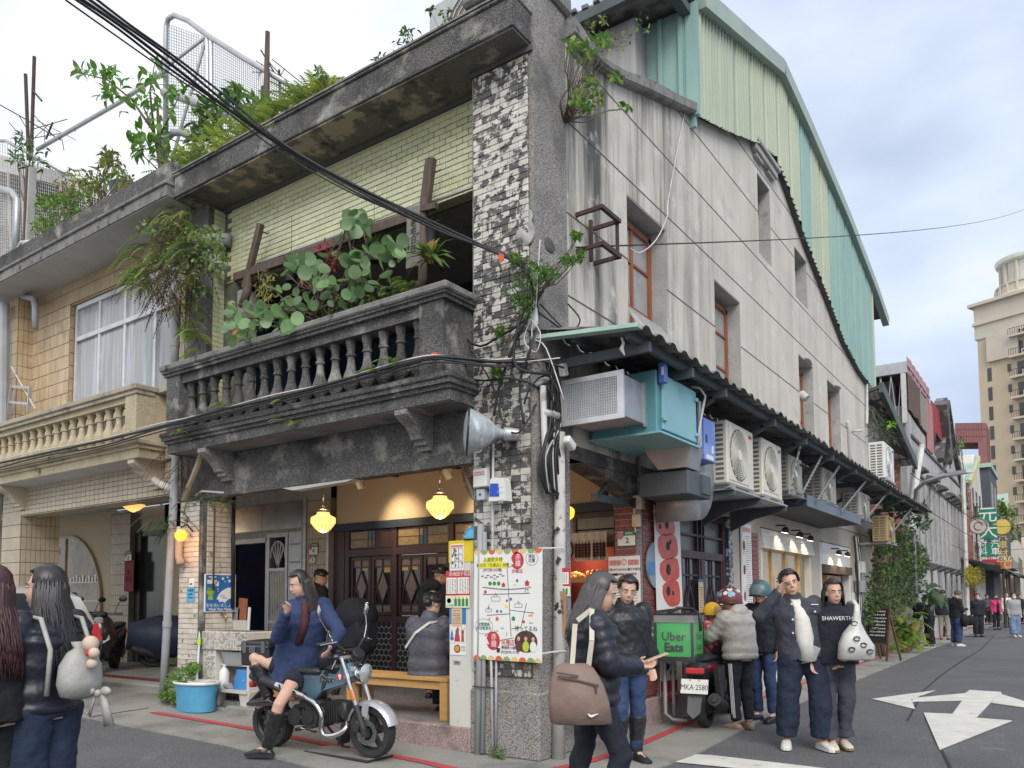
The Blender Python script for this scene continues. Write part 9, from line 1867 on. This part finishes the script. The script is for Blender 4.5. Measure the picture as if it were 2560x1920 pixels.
ol=FA('older man with cropped grey hair in black jacket reading his phone',2393,1615,1.70,.85,.1,J=dict(head=(0,.09,1.55),elR=(.22,.05,1.08),wrR=(.1,.30,1.13),elL=(-.22,.05,1.08),wrL=(-.08,.30,1.13)),face=(0,1,-.45),top=m9,bot=m_denim_m,shoes=(m_shoew,'s',m3),hair=(M('cropped_grey',C(95,90,88)),.03),topw=1.18,botw=1.4,puff=.0);c=WL(ol,(.24,.1,.78));BG('black bag hanging from the arm of the older man','bag',c,lambda q:q.ell(c,(.12,.17,.2),12,8),m9)
wa_=FA('woman in dark open coat with pale mask walking towards the viewer',2447,1592,1.62,-.1,-1,top=m10,bot=m10,shoes=(m2,'s'),hair=(m17,.03),mask=M('mask_pale',C(190,205,210)),topw=1.25,botw=1.4);c=WL(wa_,(.32,.05,.62));BG('black plaid carrier bag in the hand of the woman in the dark coat','bag',c,lambda q:q.ell(c,(.2,.12,.2),12,8),m9)
FA('person in bright pink jacket with dark mask and beanie',2492,1574,1.60,.05,-1,top=M('hot_pink',C(210,50,110),rough=.6),bot=m9,shoes=(m2,'s'),hair=(M('beanie_grey',C(70,74,80)),.03),mask=m10,topw=1.25,shirt=m10)
FA('woman in pale grey hoodie and light jeans with white mask',2538,1592,1.64,-.05,-1,top=M('pale_grey_fleece',C(160,162,162),rough=.9),bot=m_denim_l,shoes=(m_shoew,'s',m3),hair=(m17,.03),mask=m3,topw=1.2,botw=1.6,J=dict(anR=(.1,.08,.085),toR=(.12,.24,.03)))
FA('man in white jacket walking behind the pink jacket',2519,1568,1.72,0,-1,top=m_knit,bot=m9,shoes=(m2,'s'),hair=(m17,.03),topw=1.15)
for i,(px,py)in enumerate(((2552,1560),(2470,1562),(2540,1553))):FA(['distant walker in dark clothes at the right edge of the photo','distant walker half hidden behind the dark coat','smallest distant walker at the end of the street'][i],px,py,1.65,0,-1,top=[m9,m_puffs,m10][i],bot=m9,shoes=(m2,'s'),hair=(m17,.03))
PR=random.Random(17)
def LM(q,p,d,n,L_,w,fold=.15,droop=.25):
 d=VT(d).normalized();n=VT(n);n=(n-d*n.dot(d));n=n.normalized()if n.length>1e-4 else d.orthogonal().normalized();x=d.cross(n);p=VT(p)
 a=p+d*L_*.35;b=p+d*L_*.7-n*L_*droop*.3;c=p+d*L_-n*L_*droop;f=n*w*fold
 b0=len(q.v);q.v+=[tuple(v)for v in(p,a+x*w*.5+f,a,a-x*w*.5+f,b+x*w*.42+f,b,b-x*w*.42+f,c)]
 q.f+=[tuple(i+b0 for i in t)for t in((0,2,1),(0,3,2),(1,2,5,4),(2,3,6,5),(4,5,7),(5,6,7))]
def rv(s=1.):return VT((PR.gauss(0,1),PR.gauss(0,1),PR.gauss(0,1))).normalized()*s
def FD(q,p,d,L_,w,n=14,droop=.6,pw=.22):
 d=VT(d).normalized();p=VT(p);pts=[]
 for i in range(n+1):t=i/n;pts.append(p+d*L_*t+VT((0,0,-1))*droop*L_*t*t)
 q.tube(pts[::2],.004,3,cap=False)
 for i in range(1,n):
  t=i/n;dd=(pts[i+1]-pts[i-1]).normalized();s_=dd.cross(VT((0,0,1)));s_=s_.normalized()if s_.length>1e-3 else VT((1,0,0));ww=w*math.sin(math.pi*min(1,.12+t*.88))**.7
  for e in(-1,1):
   b=pts[i];tip=b+(s_*e+dd*.35).normalized()*ww-VT((0,0,ww*.25));k=dd*(L_/n*pw*1.6);b0=len(q.v);q.v+=[tuple(b-k),tuple(b+k),tuple(tip)];q.f.append((b0,b0+1,b0+2))
def IP(ells):
 cx,cy,rx,ry=PR.choice(ells);a=PR.uniform(0,6.28);r=PR.random()**.5;return cx+rx*r*math.cos(a),cy+ry*r*math.sin(a)
def PT(name,label,cat='plant',at=(0,0,0),group=None):return TG(name,label,cat,at,group)
def BR(q,a,b,r,k=4,wob=.05):
 a,b=VT(a),VT(b);P=[a.lerp(b,i/k)+rv(wob*(0<i<k))for i in range(k+1)];q.tube(P,[r*(1-.6*i/k)for i in range(k+1)],6);return P
def BS(name,label,root,ells,y,n,L_,w,mats,up=.4,spread=.25,stems=8,cat='plant',r0=.02,droop=.3,f=wy,kinds=1):
 t=PT(name,label,cat,root);tips=[];q=MB()
 for i in range(stems):px,py=IP(ells);tip=f(px,py,y+PR.uniform(-spread,spread)*.6);tips.append(BR(q,VT(root)+rv(.03),tip,r0*PR.uniform(.4,1),4,.05))
 q.bd('stem',m_stem,t,'all')
 for mi,m_ in enumerate(mats):
  q=MB()
  for i in range(int(n/len(mats))):
   px,py=IP(ells);p=f(px,py,y+PR.uniform(-spread,spread));d=rv()+VT((0,-.2,up-.3));LM(q,p,d,VT((0,0,1))+rv(.7),L_*PR.uniform(.6,1.2),w*PR.uniform(.7,1.15),droop=droop)
  q.bd('foliage',m_,t,kind='stuff')
 return t
SG=PT('sea_grape','sea grape shrub with big round leaves spilling over the dark balcony',at=wy(800,760,.0))
lm=bpy.data.meshes.new('leaf');q=MB();n=12
q.v=[(0,0,0)]+[(.5*math.cos(2*math.pi*k/n),.45*math.sin(2*math.pi*k/n),.04+.03*math.cos(4*math.pi*k/n))for k in range(n)];q.f=[(0,1+k,1+(k+1)%n)for k in range(n)]
lm.from_pydata(q.v,[],q.f);lm.materials.append(m_leaf_g);[setattr(p,'use_smooth',True)for p in lm.polygons]
SE=[(620,795,60,55),(600,830,45,35),(690,760,75,50),(760,715,70,55),(830,690,70,60),(880,620,45,70),(895,560,35,35),(850,740,80,40),(940,660,55,70),(700,800,60,40),(760,660,45,25),(990,620,30,30)]
ls=[]
for i in range(230):
 px,py=IP(SE);y=PR.uniform(-.62,.10)-.25*(py>780);p=wy(px,py,y);s=PR.choice((.09,.12,.15,.17))*PR.uniform(.8,1.1);toc=(CAM-p).normalized();nr_=(toc*.8+rv(.8)+VT((0,0,.7))).normalized();ls.append(p)
 o=PC('leaf',lm,None,SG,p,(s,s,s));o.rotation_euler=nr_.to_track_quat('Z','X').to_euler()
q=MB()
for i in range(46):a=wy(PR.uniform(700,940),PR.uniform(790,850),.05);BR(q,a,PR.choice(ls),.014,4,.05)
q.bd('branch',m_stem,SG,'all')
BS('balcony_undergrowth','tangle of small dark leaves behind the balcony balusters',wy(850,850,0),[(700,850,130,50),(880,780,110,50),(960,760,60,50),(800,800,120,40)],.0,420,.10,.045,(m8,m_fern),stems=14)
for px,py,lab,mt_ in((935,628,'dark hanging pot under the timber rail near the carved board',m2),(728,680,'dark hanging pot behind the sea grape at left',m2),(1075,590,'dark pot hanging right of the carved board',m2)):
 t=PT('hanging_pot',lab,'pot',wy(px,py,.1));c=wy(px,py,.1);q=MB();q.lathe([(.06,-.12),(.09,.06),(.095,.07),(.07,.07)],c,seg=16);q.bd('pot',mt_,t,True);q=MB();q.tube([c+VT((0,0,.06)),c+VT((0,0,.7))],.003,4);q.bd('hanger',m18,t);q=MB()
 for i in range(26):LM(q,c+VT((0,0,.07))+rv(.04),rv()+VT((0,0,.5)),VT((0,0,1)),.16,.03)
 q.bd('foliage',m24,t,kind='stuff')
BS('red_bromeliad','crimson flowering plant hanging above the sea grape',wy(830,640,.05),[(833,655,14,22),(812,622,14,10)],.02,60,.09,.03,(M('crimson_petal',C(190,50,75)),),stems=3);BS('dried_fern','cluster of orange dried leaves among the sea grape',wy(780,720,.05),[(785,690,35,22),(600,850,30,10),(595,815,8,25)],-.02,80,.11,.05,(M('dried_orange',C(190,110,55)),m15),stems=4);BS('hanging_succulent','pale yellow trailing succulent behind the sea grape',wy(660,690,.05),[(665,715,25,40)],-.05,130,.09,.012,(M('straw_leaf',C(190,185,100)),),stems=5,droop=.8)
SF_=PT('staghorn_fern','staghorn fern with long forked pale leaves beside the carved board',at=wy(1080,660,-.15));c=wy(1082,650,-.15);q=MB()
for i in range(24):a=PR.uniform(-.4,3.6);d=VT((math.cos(a),-.5+PR.uniform(-.4,.3),math.sin(a)*.7));LM(q,c+rv(.03),d,VT((0,-.6,1)),PR.uniform(.22,.36),PR.uniform(.035,.07),droop=.5)
q.bd('forked_leaf',m24,SF_,kind='stuff');q=MB()
for i in range(16):LM(q,c+rv(.05),VT((PR.uniform(-.6,.6),-.3,1)),VT((0,-1,.3)),.17,.07)
q.bd('shield_leaf',M('tan_leaf',C(165,150,80)),SF_,kind='stuff')
def FN(label,root,pts,y,nf,L_,mats,w=.06,up=.5,f=wy,droop=.6,spread=.15,name='fern',n=13,cat='plant'):
 t=PT(name,label,cat,root)
 for m_ in mats:
  q=MB()
  for i in range(int(nf/len(mats))):
   px,py=IP(pts);p=f(px,py,y+PR.uniform(-spread,spread));a=PR.uniform(0,6.28);FD(q,p,(math.cos(a),math.sin(a)-.35,up*PR.uniform(.3,1.6)),L_*PR.uniform(.6,1.25),w*PR.uniform(.8,1.2),n,droop)
  q.bd('frond',m_,t,kind='stuff')
 return t
FN('compact fern with curled fronds left of the driftwood stem',wy(1000,720,-.2),[(1005,715,25,25)],-.2,26,.16,(m_fern,m15))
for px,py,lab in((560,1010,'small fern sprouting from the dark balcony ledge at left'),(455,1080,'fern hanging from the left end of the dark ledge'),(720,1055,'tiny bright fern on the underside of the dark ledge'),(935,925,'fern growing in the ledge at the right of the balusters'),(700,1000,'pale fern between the balusters of the dark balcony'),(990,905,'fern tuft next to the cable connectors')):
 FN(lab,wy(px,py,-.46),[(px,py,22,6)],-.5,9,.20,(m_fern,),w=.045,up=.4,spread=.03)
FN('mass of ferns hanging over the left pillar below the cornice',wy(470,560,-.2),[(430,590,70,50),(390,640,70,50),(460,650,60,70),(350,700,40,30),(450,540,40,25)],-.28,190,.32,(m_fern,M('pale_fern',C(165,170,95),C(130,140,75)),m8),w=.055,up=.2,droop=1.0,spread=.2)
FN('brown dead fronds drooping under the green ferns on the left pillar',wy(420,680,-.2),[(400,690,70,40),(470,660,40,60),(440,560,30,20),(420,740,40,30)],-.25,110,.34,(m_dry,M('brown_frond',C(92,66,52),C(70,52,44))),w=.03,up=-.2,droop=1.3,spread=.2)
FN('bright lime fern on the downpipe beside the left window',wy(480,800,-.1),[(470,790,30,45),(490,840,20,40),(500,720,20,40)],-.1,36,.30,(M('lime_fern',C(165,185,80),C(135,160,65)),),w=.07,up=.3,droop=.9)
BS('trailing_vine','trailing vine with small leaves and pale violet flowers on the left pillar',wy(500,620,-.2),[(400,570,70,20),(470,600,60,40),(520,590,35,25),(420,650,60,30),(330,690,30,15),(540,640,30,40),(490,680,30,90)],-.35,800,.065,.038,(m24,M('pale_leaf',C(150,170,110))),stems=26,r0=.010);FN('dark ferns hanging low round the left orange lamp',wy(450,1290,-.3),[(480,1250,60,20),(430,1300,60,30),(400,1330,30,35),(560,1250,30,15)],-.25,54,.30,(m8,M('blue_fern',C(70,90,75),C(55,75,60))),w=.05,up=.3,droop=.8);FN('dry brown fronds hanging behind the downpipe under the balcony',wy(470,1160,-.1),[(460,1170,30,50),(420,1120,15,20)],-.1,24,.3,(m_dry,),w=.03,up=-.3,droop=1.2);q=None
RT_=PT('rooftop_tree','young tree with long glossy leaves leaning out from the left roof edge','tree',wy(410,520,-.1));q=MB();Y0=.1
tr=[wy(412,520,-.1),wy(402,430,.1),wy(398,340,.1),wy(392,240,.1)];q.tube(tr,[.05,.04,.03,.012],8);q.tube([wy(415,500,-.1),wy(404,430,.1),wy(385,330,.1),wy(360,270,.0)],[.03,.03,.02,.01],6);q.tube([wy(385,330,.1),wy(330,250,0),wy(270,200,0),wy(195,180,-.1)],[.02,.016,.012,.006],6);q.tube([wy(398,340,.1),wy(420,300,.1),wy(450,235,.1)],[.018,.012,.006],6);q.tube([wy(400,430,.0),wy(370,400,-.1),wy(340,375,-.1)],[.012,.008,.004],6);q.tube([wy(385,330,.1),wy(375,230,0),wy(388,150,0)],[.02,.014,.005],6);q.bd('trunk',m_stem,RT_,'all')
for m_,nn in((m24,130),(M('bright_leaf',C(95,150,45),C(70,120,35),rough=.4),110)):
 q=MB()
 for i in range(nn):
  px,py=IP([(385,180,28,35),(380,240,55,40),(440,230,30,15),(340,260,40,30),(290,215,40,25),(265,240,20,15),(215,182,28,8),(395,300,45,45),(370,330,30,50),(345,345,20,25),(350,385,22,14),(275,190,15,15),(400,360,25,40)]);d=rv()+VT((0,-.3,.25));LM(q,wy(px,py,PR.uniform(-.2,.3)),d,VT((0,-.5,1))+rv(.5),PR.uniform(.13,.22),PR.uniform(.06,.095),droop=.3)
 q.bd('crown',m_,RT_,kind='stuff')
FN('thick row of yellow green ferns growing on top of the dark cornice',(-3.8,.2,7.1),[(520,400,90,40),(600,350,90,40),(680,310,80,35),(760,270,50,22),(470,430,50,25),(820,245,25,12)],.15,500,.44,(m15,M('sun_fern',C(195,205,95),C(150,175,70)),m_fern),w=.06,up=1.1,droop=.5,spread=.3);BS('broad_leaf_shrub','tall broad leaved shrub among the cornice ferns under the mesh screen',(-4.6,.4,7.1),[(520,290,30,50),(560,270,40,40),(590,240,12,25),(505,320,25,40),(640,270,30,20)],.5,230,.22,.07,(m24,m8),stems=12);BS('cornice_thicket','low tangled weeds over the left end of the dark cornice',(-5.2,.0,7.0),[(480,400,45,40),(560,390,60,25),(450,420,30,20),(640,340,50,15)],.0,520,.10,.03,(m_fern,m24),stems=16)
BS('rooftop_shrub','thin drooping shrub twining round the left roof posts',wy(75,560,.2),[(80,380,45,30),(60,350,25,15),(95,410,30,20),(45,400,20,20)],.2,110,.13,.045,(m8,m24),stems=8,droop=.6);BS('rooftop_shrub','bright low bushes along the left parapet',wy(150,590,.0),[(140,530,60,40),(110,570,30,25),(190,510,50,40),(130,500,40,15)],.1,800,.09,.035,(m24,M('bright_leaf',(0,0,0)),m15),stems=14);BS('rooftop_shrub','lanky shrub with drooping bronze leaves beyond the left parapet',wy(240,540,.2),[(180,450,40,30),(240,450,35,30),(280,410,30,25),(310,450,20,30),(270,390,15,15),(220,470,50,25)],.3,420,.13,.04,(m24,M('bronze_leaf',C(140,105,60)),m15),stems=16,droop=.8,r0=.015)
for lab,root,e in(('sprig with small leaves at the middle of the cornice',(960,172),[(950,150,14,18),(975,150,14,12)]),('leafy sprigs near the upper cornice',(1040,120),[(1030,90,22,20),(1010,85,12,12),(990,108,6,6)]),('larger sprigs beside the roof air conditioner',(1110,80),[(1105,60,18,30),(1120,40,14,20),(1125,70,12,20),(1078,25,5,5)]),('thin stray sprig above the cornice ferns',(830,225),[(795,178,6,10),(810,200,10,6)])):BS('cornice_sprig',lab,wy(*root,-.15),e,-.15,44,.07,.03,(m24,m8),stems=6,spread=.08,r0=.006)
RA=CD('grey condenser on the roof behind the pillar top',-.55,-.0,.0+.01,0,.01)if False else TG('air_conditioner','roof air conditioner with spiral guard behind the cornice near the pillar','air conditioner',wy(1180,40,.55));q=MB();q.box(-1.75,-.5,.5,.85,7.1,8.25,.02);q.bd('case',m11,RA);q=MB();c=wy(1190,50,.5);q.lathe([(.42,0),(.42,.004)],c,(0,-1,0),28);q.bd('fan_recess',m_acg,RA);q=MB();[q.tube([c+VT((r*math.cos(a),-.012,r*math.sin(a)))for a in[k*.35 for k in range(19)]],.006,4,cap=False)for r in(.08,.15,.22,.29,.36,.42)];q.bd('fan_guard',m3,RA,kind='stuff')
BS('wall_shrub','yellow green leafy shrub rooted in the gable coping beside the pillar top',wx(1415,300,.02),[(1445,120,22,25),(1470,140,20,20),(1430,110,12,10),(1500,100,22,12),(1480,210,18,20),(1500,245,18,16),(1545,195,16,8),(1560,270,14,8),(1520,100,12,8),(1440,250,14,25),(1460,260,15,20)],.25,230,.085,.045,(m15,M('bright_leaf',(0,0,0)),m24),stems=34,f=wx,r0=.009,spread=.2)
BS('wall_shrub','thin twiggy shrub on the coping in front of the mint sheet wall',wx(1480,130,.05),[(1470,70,12,15),(1510,48,10,10),(1560,100,20,20),(1600,70,30,30)],.1,60,.06,.03,(m8,m15),stems=16,f=wx,r0=.006)
BS('pillar_vine','leafy vine sprouting from the corner pillar where the cables gather',wy(1325,760,-.03),[(1330,690,40,30),(1300,730,40,35),(1350,670,30,25),(1290,650,15,10),(1370,690,25,15),(1310,760,30,30),(1240,930,14,14),(1250,830,8,12),(1420,650,12,8),(1450,640,10,10),(1440,590,8,8)],-.14,800,.06,.02,(m24,M('bright_leaf',(0,0,0))),stems=30,r0=.008,spread=.1)
BS('pavement_weed','small weeds at the foot of the grey conduits',wy(1240,1885,-.1),[(1240,1880,20,14),(1250,1895,12,8)],-.1,90,.035,.02,(m24,),stems=6,r0=.003,spread=.05)
BS('maidenhair_fern','bushy bright maidenhair fern growing at the foot of the white tiled pillar',gz(450,1765),[(455,1690,32,25),(435,1720,30,30),(480,1670,18,15),(440,1745,24,14),(410,1738,12,10)],-.14,900,.045,.032,(M('maidenhair',C(125,170,75),C(95,140,55)),m24),stems=12,r0=.004,spread=.14)
BS('roadside_shrub','big dense shrub growing against the wall under the awning end',(.15,15.6,0),[(2240,1350,55,40),(2250,1400,70,60),(2230,1470,60,70),(2290,1400,35,40),(2210,1340,35,30),(2270,1450,45,60),(2200,1530,40,50)],.16,4600,.14,.065,(m8,M('bush_green',C(72,98,62),C(48,70,46),sc=5,rough=.45),M('bush_light',C(130,150,80),C(90,115,60))),stems=26,f=wx,spread=.10,r0=.04,cat='shrub')
BS('hanging_creeper','dark broad leaved creeper hanging under the far awning end',wx(2260,1240,.6),[(2250,1280,50,25),(2220,1250,30,15),(2300,1310,30,20)],.55,130,.20,.12,(m8,),stems=10,f=wx);BS('hanging_plant','grey leaved hanging plant with a bright green tuft below the tiled canopy',wx(2180,1020,.1),[(2195,1060,25,40),(2215,1085,20,25),(2240,1095,15,10)],.2,300,.16,.035,(m8,M('grey_leaf',C(95,105,88))),stems=10,f=wx,droop=.8);BS('hanging_plant','bright lime leaves glowing at the edge of the tiled canopy',wx(2225,1060,.25),[(2232,1060,12,12)],.3,40,.2,.06,(M('lime_leaf',C(150,205,40)),),stems=4,f=wx)
for lab,pxl,ht,mt_ in(('grey cylinder pot with long strap leaved fern beside the blackboard',2228,.42,m14),('pot with feathery bright fern in front of the big shrub',2268,.34,m_brick),('dark pot with flowering shrub beyond the bending woman',2352,.4,m2)):
 g_=gz(pxl,1632 if pxl<2300 else 1592);t=PT('potted_plant',lab,'potted plant',g_);q=MB();q.lathe([(.15,0),(.19,ht),(.17,ht),(.16,ht-.03)],g_,seg=18);q.bd('pot',mt_,t,True);q=MB();c=g_+VT((0,0,ht))
 if pxl==2228:[LM(q,c+rv(.04),VT((PR.uniform(-1,1),PR.uniform(-1,.4),1.1)),VT((0,0,1)),PR.uniform(.5,.8),.10,droop=.6)for _ in range(30)]
 elif pxl==2268:[FD(q,c+rv(.1)+VT((0,0,PR.uniform(-.2,.5))),(PR.uniform(-1,1),PR.uniform(-1,.3),PR.uniform(.2,1.2)),PR.uniform(.5,.9),.10,14,.7)for _ in range(70)]
 else:[LM(q,c+VT((PR.gauss(0,.35),PR.gauss(0,.35),PR.uniform(-.2,.8))),rv(),VT((0,0,1)),.13,.06)for _ in range(420)]
 q.bd('foliage',{2228:m24,2268:M('feather_fern',C(140,170,60),C(105,140,50))}.get(pxl,M('bush_green',(0,0,0))),t,kind='stuff')
 if pxl==2352:q=MB();[q.ell(c+VT((PR.gauss(0,.25),-.3,PR.uniform(0,.4))),.035,6,4)for _ in range(7)];q.bd('flower',M('pink_flower',C(215,120,110)),t,kind='stuff')
FN('bright feathery fern bank at the foot of the big shrub',gz(2260,1620),[(2270,1560,25,45),(2280,1600,25,25),(2245,1620,20,10)],.28,70,.7,(M('feather_fern',(0,0,0)),),w=.12,f=wx,up=.8,spread=.2)
BS('big_leaf_plant','tall plant with one large dark banana like leaf past the bending woman',(.3,19.5,0),[(2325,1478,14,10),(2335,1500,14,22)],.6,20,.55,.28,(m8,),stems=5,f=wx);BS('yellow_vine','yellowing vine on the post beyond the grey house',wx(2440,1500,.8),[(2442,1440,22,22),(2425,1440,12,25)],.8,500,.14,.08,(M('yellow_vine_leaf',C(175,160,50),C(140,135,50)),),stems=8,f=wx,spread=.15);BS('balcony_plants','straggling green plants on the far overgrown balcony',(.8,58,6.2),[(2500,1262,14,12),(2530,1320,14,40),(2520,1280,12,14)],58,220,.4,.16,(m15,m24),stems=10,spread=.3);BS('roof_weeds','weeds growing on the far grey gable and hoods',wx(2400,1100,.2),[(2400,1110,12,14),(2405,1245,14,10),(2310,1270,10,5),(2440,1410,12,6)],.2,160,.25,.08,(m8,m_fern),stems=10,f=wx)
AF=TG('blackboard','wooden A frame blackboard with white chalk writing by the potted ferns','blackboard',gz(2190,1652));c=gz(2190,1652);X_=VT((.86,-.5,0));N_=VT((-.5,-.86,0));bb=lambda u,v,d=0:c+X_*u+VT((0,0,v))-N_*(.12*v)+N_*d
q=MB();q.bar(bb(-.30,0),bb(-.30,1.25),.05,.03,N_);q.bar(bb(.30,0),bb(.30,1.25),.05,.03,N_);q.bar(bb(-.3,1.23),bb(.3,1.23),.05,.03,N_);q.bar(bb(-.3,.40),bb(.3,.40),.04,.03,N_);q.bar(bb(-.28,0,-.5),bb(-.28,1.2,0),.04,.03,N_);q.bar(bb(.28,0,-.5),bb(.28,1.2,0),.04,.03,N_);q.bd('frame',M('frame_wood',C(110,78,55),C(90,64,46)),AF);q=MB();q.prism([bb(-.28,.42),bb(.28,.42),bb(.28,1.21),bb(-.28,1.21)],-N_*.01);q.bd('slate',M('slate_board',(.03,.034,.04)),AF);q=MB();r_=random.Random(3)
for k in range(8):
 u=-.22
 while u<.2:w_=r_.uniform(.02,.06);q.prism([bb(u,1.14-k*.08,.004),bb(u+w_,1.14-k*.08,.004),bb(u+w_,1.14-k*.08+r_.uniform(.02,.05),.004),bb(u,1.14-k*.08+.03,.004)],N_*.002);u+=w_+.015
q.bd('chalk_writing',m7,AF,kind='stuff')
sk_=TG('low_stool','small wooden stool beside the cafe door','stool',gz(2150,1655));c=gz(2150,1655);q=MB();q.box(c.x-.16,c.x+.16,c.y-.16,c.y+.16,.36,.40);q.bd('seat',m_brownwood,sk_)
for a in(-1,1):
 for b in(-1,1):q=MB();q.bar((c.x+a*.15,c.y+b*.15,0),(c.x+a*.12,c.y+b*.12,.36),.03,.03);q.bd('leg',m_brownwood,sk_)
